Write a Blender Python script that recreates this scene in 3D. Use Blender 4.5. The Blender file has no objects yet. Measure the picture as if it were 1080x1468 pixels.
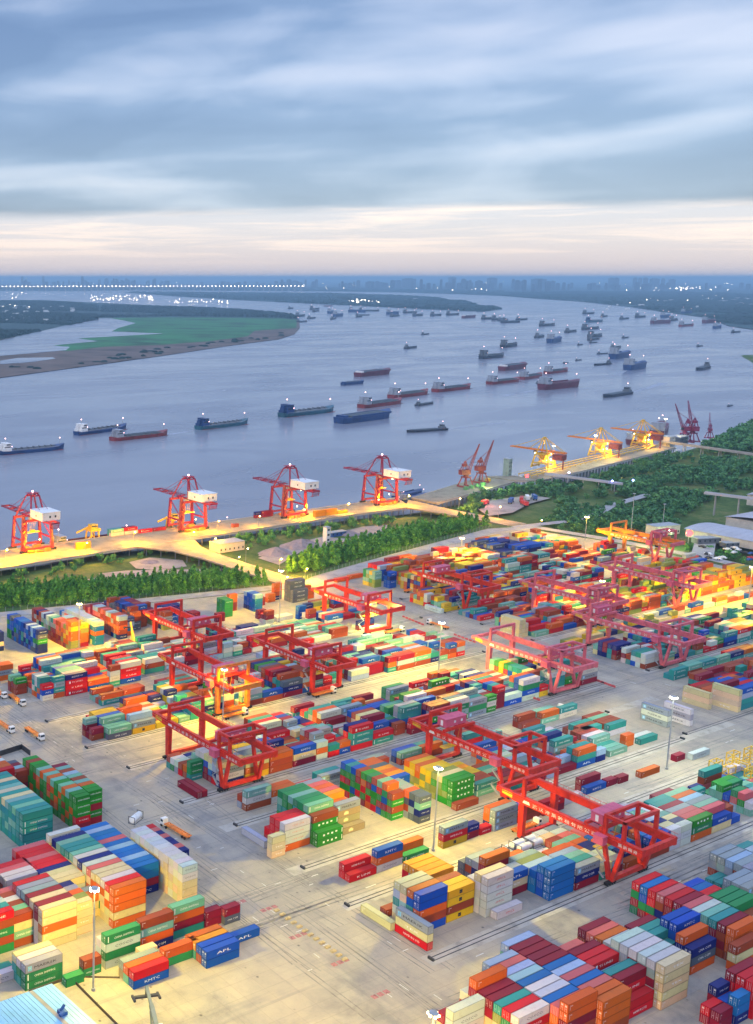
import bpy, math, random
import numpy as np
from mathutils import Vector
from mathutils.bvhtree import BVHTree

R = math.radians
rnd = random.Random(7)
SC = bpy.context.scene
COL = SC.collection

# ------------------------------------------------------------------ camera
CAM_H = 197.0
F_PX, PX, PY, HZ = 1612.0, 20.0, 662.0, 398.0
PITCH = math.atan2(PY - HZ, F_PX)
HEAD = R(60.63)
cd = bpy.data.cameras.new('camera')
cam = bpy.data.objects.new('camera', cd)
COL.objects.link(cam)
cam.location = (0, 0, CAM_H)
cam.rotation_euler = (R(90) - PITCH, 0, HEAD - R(90))
cd.sensor_fit = 'HORIZONTAL'
cd.sensor_width = 36
cd.lens = 36 * F_PX / 1080
cd.shift_x = (540 - PX) / 1080
cd.shift_y = -(734 - PY) / 1080
cd.clip_start = 1
cd.clip_end = 200000
SC.camera = cam

_Fh = np.array([math.cos(HEAD), math.sin(HEAD), 0])
_R = np.array([math.sin(HEAD), -math.cos(HEAD), 0])
_F = math.cos(PITCH) * _Fh + np.array([0, 0, -math.sin(PITCH)])
_U = math.sin(PITCH) * _Fh + np.array([0, 0, math.cos(PITCH)])


def G(x, y, z=0.0):
    """where the line of sight through a point of the photograph meets the level z"""
    d = (x - PX) * _R - (y - PY) * _U + F_PX * _F
    t = (z - CAM_H) / d[2]
    return float(d[0] * t), float(d[1] * t)


def project(p):
    v = np.array([p[0], p[1], p[2] - CAM_H])
    dz = float(v @ _F)
    if dz < 1: return None
    return PX + F_PX * float(v @ _R) / dz, PY - F_PX * float(v @ _U) / dz


# ------------------------------------------------------------------ exposure, world, sun
SC.view_settings.view_transform = 'Standard'
SC.view_settings.look = 'None'
SC.view_settings.gamma = 1
SC.view_settings.exposure = 0.15
SC.cycles.use_denoising = True
SC.cycles.max_bounces = 6
SC.cycles.diffuse_bounces = 3
SC.cycles.volume_bounces = 0

SUN_EL, SUN_AZ = R(32), HEAD + R(150)      # soft dusk light from the sky behind the camera
W = bpy.data.worlds.new('World')
SC.world = W
W.use_nodes = True
nt = W.node_tree
nt.nodes.clear()


class N:
    """small helper around a node tree"""
    def __init__(s, nt): s.nt = nt
    def new(s, t, **kw):
        n = s.nt.nodes.new(t)
        for k, v in kw.items(): setattr(n, k, v)
        return n
    def link(s, a, b): s.nt.links.new(a, b)
    def val(s, sock, v):
        if hasattr(v, 'is_linked') or isinstance(v, bpy.types.NodeSocket): s.link(v, sock)
        else: sock.default_value = v
    def math(s, op, a, b=0.0, c=0.0, clamp=False):
        n = s.new('ShaderNodeMath', operation=op, use_clamp=clamp)
        s.val(n.inputs[0], a); s.val(n.inputs[1], b); s.val(n.inputs[2], c)
        return n.outputs[0]
    def mapr(s, v, a, b, c=0.0, d=1.0, smooth=True):
        n = s.new('ShaderNodeMapRange', interpolation_type='SMOOTHSTEP' if smooth else 'LINEAR')
        s.val(n.inputs[0], v)
        for i, q in enumerate((a, b, c, d)): n.inputs[i + 1].default_value = q
        return n.outputs[0]
    def mix(s, f, a, b, blend='MIX'):
        n = s.new('ShaderNodeMix', data_type='RGBA', blend_type=blend)
        s.val(n.inputs['Factor'], f)
        for sock, v in ((n.inputs[6], a), (n.inputs[7], b)):
            if isinstance(v, bpy.types.NodeSocket): s.link(v, sock)
            else: sock.default_value = (*v[:3], 1)
        return n.outputs[2]
    def noise(s, vec, scale, detail=4, rough=0.5, dist=0.0):
        n = s.new('ShaderNodeTexNoise')
        if vec is not None: s.link(vec, n.inputs['Vector'])
        n.inputs['Scale'].default_value = scale; n.inputs['Detail'].default_value = detail
        n.inputs['Roughness'].default_value = rough; n.inputs['Distortion'].default_value = dist
        return n.outputs[0]
    def ramp(s, f, stops):
        n = s.new('ShaderNodeValToRGB')
        e = n.color_ramp.elements
        while len(e) < len(stops): e.new(0.5)
        for q, (p, c) in zip(e, stops):
            q.position = p; q.color = (*c, 1)
        s.link(f, n.inputs[0])
        return n.outputs[0]


n = N(nt)
out = n.new('ShaderNodeOutputWorld')
sky = n.new('ShaderNodeTexSky', sky_type='NISHITA')
sky.sun_disc = False
sky.sun_elevation = SUN_EL
sky.sun_rotation = R(90) - SUN_AZ
bg1 = n.new('ShaderNodeBackground')
n.link(sky.outputs[0], bg1.inputs[0])
bg1.inputs[1].default_value = 0.05
tc = n.new('ShaderNodeTexCoord')
mp = n.new('ShaderNodeMapping', vector_type='POINT')
mp.inputs['Rotation'].default_value = (0, 0, R(90) - HEAD)    # y looks the way the camera looks
n.link(tc.outputs['Generated'], mp.inputs[0])
sep = n.new('ShaderNodeSeparateXYZ')
n.link(mp.outputs[0], sep.inputs[0])
zz = sep.outputs[2]
den = n.math('ADD', n.math('MAXIMUM', zz, 0.0), 0.075)
u = n.math('DIVIDE', sep.outputs[0], den)
v = n.math('DIVIDE', sep.outputs[1], den)
def comb(a, b, c=0.0):
    q = n.new('ShaderNodeCombineXYZ')
    n.val(q.inputs[0], a); n.val(q.inputs[1], b); n.val(q.inputs[2], c)
    return q.outputs[0]
tilt = n.math('ADD', zz, n.math('MULTIPLY', sep.outputs[0], -0.035))
cv = comb(n.math('MULTIPLY', sep.outputs[0], 2.6), n.math('MULTIPLY', tilt, 17.0), 4.6)
c1 = n.noise(cv, 1.0, 3, 0.42, 0.35)
cv2 = comb(n.math('MULTIPLY', sep.outputs[0], 9.0), n.math('MULTIPLY', tilt, 26.0), 2.1)
c2 = n.noise(cv2, 1.0, 5, 0.5, 0.5)
cm = n.math('ADD', n.math('MULTIPLY', c1, 0.8), n.math('MULTIPLY', c2, 0.2))
base_ = n.math('SUBTRACT', 1.0, n.mapr(tilt, 0.085, 0.125))                      # shaded underside of the deck
mid_ = n.math('MULTIPLY', n.mapr(tilt, 0.165, 0.19), n.math('SUBTRACT', 1.0, n.mapr(tilt, 0.21, 0.235)))
lit_ = n.math('MULTIPLY', n.mapr(tilt, 0.115, 0.14), n.math('SUBTRACT', 1.0, n.mapr(tilt, 0.15, 0.175)))
cm = n.math('ADD', cm, n.math('ADD', n.math('MULTIPLY', base_, -0.085), n.math('ADD', n.math('MULTIPLY', mid_, -0.06), n.math('MULTIPLY', lit_, 0.045))))
cloud = n.ramp(n.mapr(cm, 0.385, 0.615, 0, 1, False), [(0.0, (0.05, 0.095, 0.24)), (0.33, (0.105, 0.16, 0.315)), (0.60, (0.26, 0.305, 0.45)), (1.0, (0.46, 0.465, 0.57))])
# warm strip between the cloud deck and the horizon
edge = n.math('ADD', zz, n.math('MULTIPLY', n.math('SUBTRACT', n.noise(comb(n.math('MULTIPLY', sep.outputs[0], 3.0), n.math('MULTIPLY', zz, 30.0), 0), 1.0, 4, 0.55, 0.2), 0.5), 0.02))
sv = comb(n.math('MULTIPLY', sep.outputs[0], 6.0), n.math('MULTIPLY', zz, 110.0), 1.7)
st = n.mapr(n.noise(sv, 1.0, 5, 0.6, 0.4), 0.42, 0.68)
warm = n.mix(n.mapr(zz, 0.0, 0.06), (0.56, 0.455, 0.49), (0.46, 0.43, 0.52))
warm = n.mix(n.math('MULTIPLY', st, n.mapr(zz, 0.006, 0.03)), warm, (0.80, 0.62, 0.58))
band = n.mapr(edge, 0.050, 0.060)
skyc = n.mix(band, warm, cloud)
skyc = n.mix(n.mapr(zz, 0.27, 0.6), skyc, (0.70, 0.88, 1.34))      # brighter deck overhead
skyc = n.mix(n.mapr(zz, -0.02, 0.0), (0.30, 0.36, 0.45), skyc)
bg2 = n.new('ShaderNodeBackground')
n.link(skyc, bg2.inputs[0])
bg2.inputs[1].default_value = 0.92
add = n.new('ShaderNodeAddShader')
n.link(bg1.outputs[0], add.inputs[0]); n.link(bg2.outputs[0], add.inputs[1])
n.link(add.outputs[0], out.inputs[0])

sl = bpy.data.lights.new('sun', 'SUN')
sl.energy = 0.6; sl.angle = R(25); sl.color = (1.0, 0.93, 0.86)
so = bpy.data.objects.new('sun', sl)
COL.objects.link(so)
so.rotation_euler = (R(90) - SUN_EL, 0, SUN_AZ + R(90))


# ------------------------------------------------------------------ materials
def mat(name, col, rough=0.6, var=0.12, scale=0.4, dark=None, metal=0.0, spec=0.4, obj=False, bump=0.0, bscale=5.0, detail=5):
    """plain surface: base colour broken by two octaves of procedural noise"""
    m = bpy.data.materials.new(name); m.use_nodes = True
    k = N(m.node_tree); b = m.node_tree.nodes['Principled BSDF']
    t = k.new('ShaderNodeTexCoord'); g = k.new('ShaderNodeNewGeometry')
    vec = t.outputs['Object'] if obj else g.outputs['Position']
    f = k.noise(vec, scale, detail, 0.6)
    d = dark or tuple(c * (1 - var * 2.2) for c in col)
    h = tuple(min(1, c * (1 + var)) for c in col)
    c = k.ramp(f, [(0.3, d), (0.5, col), (0.72, h)])
    k.link(c, b.inputs['Base Color'])
    b.inputs['Roughness'].default_value = rough
    b.inputs['Metallic'].default_value = metal
    b.inputs['Specular IOR Level'].default_value = spec
    if bump:
        bp = k.new('ShaderNodeBump'); bp.inputs['Strength'].default_value = bump
        k.link(k.noise(vec, bscale, 4, 0.6), bp.inputs['Height']); k.link(bp.outputs[0], b.inputs['Normal'])
    return m


def glow(name, col, s):
    m = bpy.data.materials.new(name); m.use_nodes = True
    b = m.node_tree.nodes['Principled BSDF']
    b.inputs['Base Color'].default_value = (*col, 1)
    b.inputs['Emission Color'].default_value = (*col, 1)
    b.inputs['Emission Strength'].default_value = s
    return m


def paint_mat():
    """painted steel, colour from the per-face attribute, with rust and dirt"""
    m = bpy.data.materials.new('container_paint'); m.use_nodes = True
    k = N(m.node_tree); b = m.node_tree.nodes['Principled BSDF']
    a = k.new('ShaderNodeAttribute'); a.attribute_name = 'paint'
    g = k.new('ShaderNodeNewGeometry')
    f = k.noise(g.outputs['Position'], 0.55, 5, 0.65)
    f2 = k.noise(g.outputs['Position'], 2.2, 3, 0.7)
    c = k.mix(k.mapr(f, 0.48, 0.78, 0, 0.22), a.outputs['Color'], (0.10, 0.075, 0.06))
    c = k.mix(k.mapr(f2, 0.64, 0.82, 0, 0.45), c, (0.16, 0.07, 0.035))
    k.link(c, b.inputs['Base Color'])
    b.inputs['Roughness'].default_value = 0.6
    b.inputs['Specular IOR Level'].default_value = 0.08
    return m


M = {}
M['paint'] = paint_mat()
M['crane_red'] = mat('crane_red', (0.60, 0.026, 0.010), 0.45, 0.15, 0.5)
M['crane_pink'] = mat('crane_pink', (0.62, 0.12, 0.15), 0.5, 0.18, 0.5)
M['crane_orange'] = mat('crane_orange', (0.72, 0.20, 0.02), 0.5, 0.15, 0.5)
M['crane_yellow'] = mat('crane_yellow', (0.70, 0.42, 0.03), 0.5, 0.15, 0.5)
M['quay_red'] = mat('quay_crane_red', (0.26, 0.010, 0.045), 0.5, 0.15, 0.5)
M['bridge_grey'] = mat('ship_house_grey', (0.30, 0.33, 0.38), 0.6, 0.1, 0.2)
M['house_pink'] = mat('house_pink', (0.60, 0.10, 0.17), 0.5, 0.1, 0.5)
M['white'] = mat('white_paint', (0.75, 0.75, 0.73), 0.5, 0.08, 0.3)
M['dark'] = mat('dark_steel', (0.035, 0.035, 0.04), 0.5, 0.2, 0.7)
M['steel'] = mat('galvanised_steel', (0.33, 0.35, 0.36), 0.5, 0.12, 0.6)
M['glass'] = mat('dark_glass', (0.03, 0.045, 0.06), 0.08, 0.1, 0.5, spec=0.8)
M['yellow'] = mat('yellow_paint', (0.72, 0.45, 0.03), 0.5, 0.12, 0.5)
M['rubber'] = mat('rubber', (0.02, 0.02, 0.02), 0.8)
M['concrete'] = mat('concrete', (0.36, 0.34, 0.31), 0.85, 0.14, 0.15)
M['redpaint'] = mat('red_paint', (0.5, 0.04, 0.04), 0.5, 0.12, 0.5)
M['rust'] = mat('rusty_red', (0.30, 0.06, 0.045), 0.6, 0.25, 0.4)
M['purple'] = mat('purple_red_paint', (0.22, 0.03, 0.09), 0.5, 0.2, 0.4)
M['hull_blue'] = mat('hull_blue', (0.012, 0.05, 0.17), 0.45, 0.2, 0.08)
M['hull_red'] = mat('hull_red', (0.22, 0.03, 0.04), 0.5, 0.2, 0.08)
M['hull_dark'] = mat('hull_dark', (0.025, 0.035, 0.06), 0.5, 0.2, 0.08)
M['hull_maroon'] = mat('hull_maroon', (0.13, 0.025, 0.05), 0.5, 0.2, 0.08)
M['hull_teal'] = mat('hull_teal', (0.02, 0.10, 0.15), 0.5, 0.2, 0.08)
M['deck_grey'] = mat('deck_grey', (0.12, 0.14, 0.17), 0.6, 0.2, 0.1)
M['cargo'] = mat('cargo_hold', (0.06, 0.08, 0.10), 0.8, 0.2, 0.1)
M['roof_blue'] = mat('roof_blue', (0.22, 0.46, 0.72), 0.45, 0.08, 0.12)
M['roof_grey'] = mat('roof_grey', (0.42, 0.42, 0.46), 0.6, 0.08, 0.05)
M['wall_pale'] = mat('wall_pale', (0.55, 0.50, 0.44), 0.8, 0.1, 0.2)
M['tower'] = mat('tower_wall', (0.10, 0.11, 0.14), 0.8, 0.12, 0.004)
M['sand'] = mat('sand', (0.34, 0.29, 0.25), 0.9, 0.14, 0.08)
M['gravel'] = mat('gravel_heap', (0.27, 0.22, 0.22), 0.95, 0.15, 0.3)
M['bark'] = mat('bark', (0.10, 0.075, 0.05), 0.9)
M['kerb'] = mat('kerb', (0.40, 0.38, 0.35), 0.85, 0.1, 0.3)
M['mark_red'] = mat('barrier_red', (0.5, 0.06, 0.06), 0.6)
M['blue_kit'] = mat('blue_kit', (0.03, 0.10, 0.32), 0.5)
M['green_kit'] = mat('green_kit', (0.10, 0.30, 0.12), 0.6)
M['l_yellow'] = glow('sodium_lamp', (1.0, 0.70, 0.26), 25)
M['l_white'] = glow('white_lamp', (1.0, 0.95, 0.80), 25)
M['l_pink'] = glow('ship_lamp', (1.0, 0.55, 0.55), 6)
M['l_blue'] = glow('blue_lamp', (0.25, 0.3, 1.0), 30)
M['l_red'] = glow('red_sign', (1.0, 0.05, 0.06), 6)
M['l_town'] = glow('town_lamp', (1.0, 0.84, 0.62), 22)


def foliage_mat(name, dark, mid, light):
    m = bpy.data.materials.new(name); m.use_nodes = True
    k = N(m.node_tree); b = m.node_tree.nodes['Principled BSDF']
    g = k.new('ShaderNodeNewGeometry')
    f = k.noise(g.outputs['Position'], 0.16, 2, 0.5)
    f2 = k.noise(g.outputs['Position'], 0.9, 3, 0.6)
    x = k.math('ADD', k.math('MULTIPLY', f, 0.6), k.math('MULTIPLY', f2, 0.4))
    k.link(k.ramp(x, [(0.34, dark), (0.5, mid), (0.66, light)]), b.inputs['Base Color'])
    b.inputs['Roughness'].default_value = 0.7
    b.inputs['Specular IOR Level'].default_value = 0.25
    return m


M['leaf'] = foliage_mat('plantation_leaves', (0.02, 0.085, 0.012), (0.08, 0.26, 0.025), (0.27, 0.52, 0.06))
M['leaf2'] = foliage_mat('bush_leaves', (0.025, 0.11, 0.03), (0.08, 0.26, 0.055), (0.20, 0.43, 0.08))
M['leaf3'] = foliage_mat('woodland_leaves', (0.02, 0.075, 0.035), (0.055, 0.18, 0.06), (0.16, 0.34, 0.10))


def ground_mats():
    # yard paving: patched concrete with darker worn lanes
    m = bpy.data.materials.new('yard_concrete'); m.use_nodes = True
    k = N(m.node_tree); b = m.node_tree.nodes['Principled BSDF']
    g = k.new('ShaderNodeNewGeometry'); P = g.outputs['Position']
    big = k.noise(P, 0.018, 4, 0.55, 0.6)
    mid = k.noise(P, 0.11, 5, 0.65, 0.3)
    fine = k.noise(P, 0.9, 4, 0.7)
    stv = k.new('ShaderNodeMapping'); stv.inputs['Scale'].default_value = (0.012, 0.25, 1); k.link(P, stv.inputs[0])
    streak = k.noise(stv.outputs[0], 1.0, 4, 0.6)
    stw = k.new('ShaderNodeMapping'); stw.inputs['Scale'].default_value = (0.22, 0.012, 1); k.link(P, stw.inputs[0])
    streak2 = k.noise(stw.outputs[0], 1.0, 4, 0.6)
    br = k.new('ShaderNodeTexBrick'); br.offset = 0.0
    k.link(P, br.inputs['Vector'])
    br.inputs['Scale'].default_value = 1.0
    br.inputs['Brick Width'].default_value = 7.5; br.inputs['Row Height'].default_value = 6.0
    br.inputs['Mortar Size'].default_value = 0.10; br.inputs['Mortar Smooth'].default_value = 0.2
    br.inputs['Color1'].default_value = (0.44, 0.44, 0.44, 1); br.inputs['Color2'].default_value = (0.56, 0.56, 0.56, 1); br.inputs['Mortar'].default_value = (0.3, 0.3, 0.3, 1)
    c = k.ramp(k.math('ADD', k.math('MULTIPLY', big, 0.55), k.math('MULTIPLY', mid, 0.45)),
               [(0.36, (0.20, 0.19, 0.185)), (0.47, (0.32, 0.29, 0.245)), (0.58, (0.39, 0.34, 0.265)), (0.7, (0.42, 0.38, 0.305))])
    c = k.mix(0.36, c, br.outputs['Color'], 'OVERLAY')
    c = k.mix(k.mapr(streak, 0.52, 0.72, 0, 0.55), c, (0.19, 0.185, 0.185))
    c = k.mix(k.mapr(streak2, 0.54, 0.74, 0, 0.45), c, (0.19, 0.185, 0.185))
    c = k.mix(k.mapr(fine, 0.58, 0.78, 0, 0.5), c, (0.15, 0.14, 0.13))
    vo = k.new('ShaderNodeTexVoronoi'); vo.inputs['Scale'].default_value = 0.16; k.link(P, vo.inputs['Vector'])
    c = k.mix(k.mapr(vo.outputs['Distance'], 0.10, 0.03, 0, 0.8), c, (0.06, 0.055, 0.055))
    k.link(c, b.inputs['Base Color']); b.inputs['Roughness'].default_value = 0.75
    b.inputs['Specular IOR Level'].default_value = 0.3
    M['yard'] = m
    M['asphalt'] = mat('road_surface', (0.33, 0.32, 0.32), 0.85, 0.14, 0.12)
    # bank: grass, scrub and bare soil
    m = bpy.data.materials.new('bank_ground'); m.use_nodes = True
    k = N(m.node_tree); b = m.node_tree.nodes['Principled BSDF']
    g = k.new('ShaderNodeNewGeometry'); P = g.outputs['Position']
    f = k.math('ADD', k.math('MULTIPLY', k.noise(P, 0.02, 4, 0.6), 0.6), k.math('MULTIPLY', k.noise(P, 0.25, 4, 0.7), 0.4))
    c = k.ramp(f, [(0.36, (0.035, 0.075, 0.02)), (0.5, (0.085, 0.135, 0.035)), (0.6, (0.16, 0.17, 0.06)), (0.7, (0.24, 0.21, 0.13))])
    k.link(c, b.inputs['Base Color']); b.inputs['Roughness'].default_value = 0.95
    b.inputs['Specular IOR Level'].default_value = 0.1
    M['bank'] = m
    # water
    m = bpy.data.materials.new('river_water'); m.use_nodes = True
    k = N(m.node_tree); b = m.node_tree.nodes['Principled BSDF']
    g = k.new('ShaderNodeNewGeometry'); P = g.outputs['Position']
    mpp = k.new('ShaderNodeMapping'); mpp.inputs['Rotation'].default_value = (0, 0, R(20)); mpp.inputs['Scale'].default_value = (0.35, 1.0, 1); k.link(P, mpp.inputs[0])
    big = k.noise(mpp.outputs[0], 0.006, 5, 0.6, 1.0)
    k.link(k.ramp(big, [(0.35, (0.18, 0.20, 0.25)), (0.65, (0.245, 0.26, 0.305))]), b.inputs['Base Color'])
    k.link(k.mapr(big, 0.35, 0.65, 0.28, 0.16), b.inputs['Roughness'])
    b.inputs['IOR'].default_value = 1.33
    w = k.math('ADD', k.math('MULTIPLY', k.noise(mpp.outputs[0], 0.12, 4, 0.6, 0.5), 0.7), k.math('MULTIPLY', k.noise(mpp.outputs[0], 0.5, 3, 0.6), 0.3))
    bp = k.new('ShaderNodeBump'); bp.inputs['Strength'].default_value = 0.25; bp.inputs['Distance'].default_value = 0.8
    k.link(w, bp.inputs['Height']); k.link(bp.outputs[0], b.inputs['Normal'])
    M['water'] = m
    M['deck'] = mat('wharf_deck', (0.29, 0.25, 0.17), 0.8, 0.16, 0.12)
    M['field'] = mat('green_field', (0.022, 0.15, 0.04), 0.9, 0.38, 0.006)
    M['mud'] = mat('mud_shore', (0.13, 0.09, 0.07), 0.9, 0.35, 0.008)
    M['plain'] = mat('far_plain', (0.02, 0.055, 0.055), 0.95, 0.35, 0.002)
    M['farwood'] = mat('far_woodland', (0.008, 0.032, 0.03), 0.95, 0.3, 0.02)


ground_mats()


# ------------------------------------------------------------------ mesh helpers
class MB:
    """collects boxes, bars, quads and tubes, builds ONE mesh object"""
    def __init__(s): s.v, s.f, s.c, s.m = [], [], [], []
    def _add(s, vs, fs, col=None, mi=0):
        o = len(s.v); s.v += vs
        for f in fs:
            s.f.append(tuple(o + i for i in f)); s.c.append(col); s.m.append(mi)
    def box(s, a, b, col=None, mi=0, top=None):
        x0, y0, z0 = a; x1, y1, z1 = b
        vs = [(x0, y0, z0), (x1, y0, z0), (x1, y1, z0), (x0, y1, z0), (x0, y0, z1), (x1, y0, z1), (x1, y1, z1), (x0, y1, z1)]
        s._add(vs, [(0, 3, 2, 1), (0, 1, 5, 4), (1, 2, 6, 5), (2, 3, 7, 6), (3, 0, 4, 7)], col, mi)
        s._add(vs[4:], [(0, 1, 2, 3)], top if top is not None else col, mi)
        return s
    def bar(s, p, q, w=0.3, h=None, w2=None, col=None, mi=0):
        h = h or w; p = Vector(p); q = Vector(q); d = (q - p).normalized()
        a = Vector((0, 0, 1)) if abs(d.z) < 0.95 else Vector((1, 0, 0))
        r = d.cross(a).normalized(); t = r.cross(d)
        k = (w2 / w) if w2 else 1
        vs = [tuple(p + r * i * w / 2 + t * j * h / 2) for i, j in ((-1, -1), (1, -1), (1, 1), (-1, 1))]
        vs += [tuple(q + r * i * w * k / 2 + t * j * h * k / 2) for i, j in ((-1, -1), (1, -1), (1, 1), (-1, 1))]
        s._add(vs, [(3, 2, 1, 0), (4, 5, 6, 7), (0, 1, 5, 4), (1, 2, 6, 5), (2, 3, 7, 6), (3, 0, 4, 7)], col, mi)
        return s
    def tube(s, p, q, r0, r1=None, n=8, col=None, mi=0):
        r1 = r0 if r1 is None else r1
        p = Vector(p); q = Vector(q); d = (q - p).normalized()
        a = Vector((0, 0, 1)) if abs(d.z) < 0.95 else Vector((1, 0, 0))
        r = d.cross(a).normalized(); t = r.cross(d)
        vs = []
        for c, rr in ((p, r0), (q, r1)):
            for i in range(n):
                an = 2 * math.pi * i / n
                vs.append(tuple(c + (r * math.cos(an) + t * math.sin(an)) * rr))
        fs = [(i, (i + 1) % n, n + (i + 1) % n, n + i) for i in range(n)]
        fs += [tuple(reversed(range(n))), tuple(range(n, 2 * n))]
        s._add(vs, fs, col, mi)
        return s
    def prism(s, pts, z0, z1, col=None, mi=0, top=None):
        n_ = len(pts)
        ar = sum(pts[i][0] * pts[(i + 1) % n_][1] - pts[(i + 1) % n_][0] * pts[i][1] for i in range(n_))
        if ar < 0: pts = pts[::-1]
        vs = [(x, y, z0) for x, y in pts] + [(x, y, z1) for x, y in pts]
        s._add(vs, [(i, (i + 1) % n_, n_ + (i + 1) % n_, n_ + i) for i in range(n_)] + [tuple(reversed(range(n_)))], col, mi)
        s._add(vs[n_:], [tuple(range(n_))], top if top is not None else col, mi)
        return s
    def quad(s, a, b, c, d, col=None, mi=0):
        s._add([a, b, c, d], [(0, 1, 2, 3)], col, mi); return s
    def ball(s, c, r, col=None, mi=0):
        n1, n2 = 4, 8; vs = [(c[0], c[1], c[2] + r)]
        for i in range(1, n1):
            for j in range(n2):
                p, t = math.pi * i / n1, 2 * math.pi * j / n2
                vs.append((c[0] + r * math.sin(p) * math.cos(t), c[1] + r * math.sin(p) * math.sin(t), c[2] + r * math.cos(p)))
        vs.append((c[0], c[1], c[2] - r)); fs = []
        for j in range(n2):
            fs.append((0, 1 + j, 1 + (j + 1) % n2))
            for i in range(n1 - 2):
                a = 1 + i * n2
                fs.append((a + j, a + n2 + j, a + n2 + (j + 1) % n2, a + (j + 1) % n2))
            a = 1 + (n1 - 2) * n2
            fs.append((a + j, len(vs) - 1, a + (j + 1) % n2))
        s._add(vs, fs, col, mi); return s
    def glyphs(s, word, org, right, up, height, width=None, col=None, mi=0):
        """lettering centred on org, spread along right/up"""
        vs, fs, w = text_shape(word)
        org, right, up = Vector(org), Vector(right), Vector(up)
        sx = height if width is None else width / w
        s._add([tuple(org + right * (x - w / 2) * sx + up * (y - 0.36) * height) for x, y in vs], fs, col, mi)
        return s
    def mesh(s, name, mats):
        me = bpy.data.meshes.new(name)
        me.from_pydata(s.v, [], s.f)
        for m in mats: me.materials.append(m)
        if any(s.m): me.polygons.foreach_set('material_index', s.m)
        if any(c is not None for c in s.c):
            at = me.color_attributes.new('paint', 'FLOAT_COLOR', 'CORNER')
            ls = np.empty(len(me.polygons), np.int32); me.polygons.foreach_get('loop_total', ls)
            cols = np.array([(c if c is not None else (0.5, 0.5, 0.5)) + (1.0,) for c in s.c], np.float32)
            at.data.foreach_set('color', np.repeat(cols, ls, axis=0).ravel())
        me.update()
        return me
    def build(s, name, mats, parent=None):
        if not isinstance(mats, (list, tuple)): mats = [mats]
        o = bpy.data.objects.new(name, s.mesh(name, mats))
        COL.objects.link(o)
        if parent is not None: o.parent = parent
        return o


_TXT = {}
def text_shape(word):
    if word not in _TXT:
        c = bpy.data.curves.new('t', 'FONT'); c.body = word; c.resolution_u = 1; c.size = 1.0; c.fill_mode = 'FRONT'
        o = bpy.data.objects.new('t', c); COL.objects.link(o)
        dg = bpy.context.evaluated_depsgraph_get()
        me = bpy.data.meshes.new_from_object(o.evaluated_get(dg))
        vs = [(q.co.x, q.co.y) for q in me.vertices]; fs = [tuple(p.vertices) for p in me.polygons]
        bpy.data.objects.remove(o); bpy.data.meshes.remove(me); bpy.data.curves.remove(c)
        if vs:
            x0 = min(a for a, _ in vs); x1 = max(a for a, _ in vs)
            vs = [(a - x0, b) for a, b in vs]
        else: x0, x1 = 0, 1
        _TXT[word] = (vs, fs, max(x1 - x0, 0.01))
    return _TXT[word]


def tag(o, label=None, cat=None, group=None, kind=None):
    if label: o['label'] = label
    if cat: o['category'] = cat
    if group: o['group'] = group
    if kind: o['kind'] = kind
    return o


def empty(name, loc, rz=0.0, label=None, cat=None, group=None, scale=1.0):
    o = bpy.data.objects.new(name, None); COL.objects.link(o)
    o.location = loc; o.rotation_euler = (0, 0, rz); o.scale = (scale,) * 3
    o.empty_display_size = 0.5
    return tag(o, label, cat, group)


def dup(src, loc, rz=0.0, label=None, group=None, scale=None):
    r = src.copy(); COL.objects.link(r); r.location = loc; r.rotation_euler = (0, 0, rz)
    if scale: r.scale = scale if isinstance(scale, tuple) else (scale,) * 3
    if label: r['label'] = label
    if group: r['group'] = group
    for ch in list(src.children):
        c = ch.copy(); COL.objects.link(c); c.parent = r
        for g in list(ch.children):
            d = g.copy(); COL.objects.link(d); d.parent = c
    return r


def sheet(name, pts, z, m, kind='structure'):
    b = MB()
    n_ = len(pts)
    ar = sum(pts[i][0] * pts[(i + 1) % n_][1] - pts[(i + 1) % n_][0] * pts[i][1] for i in range(n_))
    if ar < 0: pts = pts[::-1]
    b._add([(x, y, z) for x, y in pts], [tuple(range(n_))])
    o = b.build(name, m)
    if kind: o['kind'] = kind
    return o


def lerp_tab(x, tab):
    if x <= tab[0][0]: return tab[0][1]
    for (a, p), (b, q) in zip(tab, tab[1:]):
        if x <= b: return p + (q - p) * (x - a) / (b - a)
    return tab[-1][1]


ORD = ['zeroth', 'first', 'second', 'third', 'fourth', 'fifth', 'sixth', 'seventh', 'eighth', 'ninth', 'tenth', 'eleventh', 'twelfth', 'thirteenth', 'fourteenth', 'fifteenth', 'sixteenth',
       'seventeenth', 'eighteenth', 'nineteenth', 'twentieth']


# ------------------------------------------------------------------ terrain, river, roads
WATER_Z = -10.0
SHORE = [(0, 690), (350, 699), (560, 699), (700, 699), (790, 694), (854, 697), (1000, 712), (1312, 768), (1715, 880), (2300, 1120), (3200, 1700)]
PERIM = [(-50, 610), (310, 568), (494, 532), (515, 529), (533, 537), (624, 554), (757, 576), (781, 579)]


def bank_z(x, y):
    d = lerp_tab(x, SHORE) - y
    yl = lerp_tab(x, PERIM) + 6 if x < 800 else 300 + min(x - 800, 500) * 0.5
    low = max(0.0, min(1.0, (y - yl) / 28.0))
    z = -0.35 - 5.9 * low
    if d < 22: z = min(z, -8.3 - (22 - d) * 0.19)
    z += 0.5 * low * math.sin(x * 0.05) * math.sin(y * 0.06 + 1)
    return z


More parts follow.
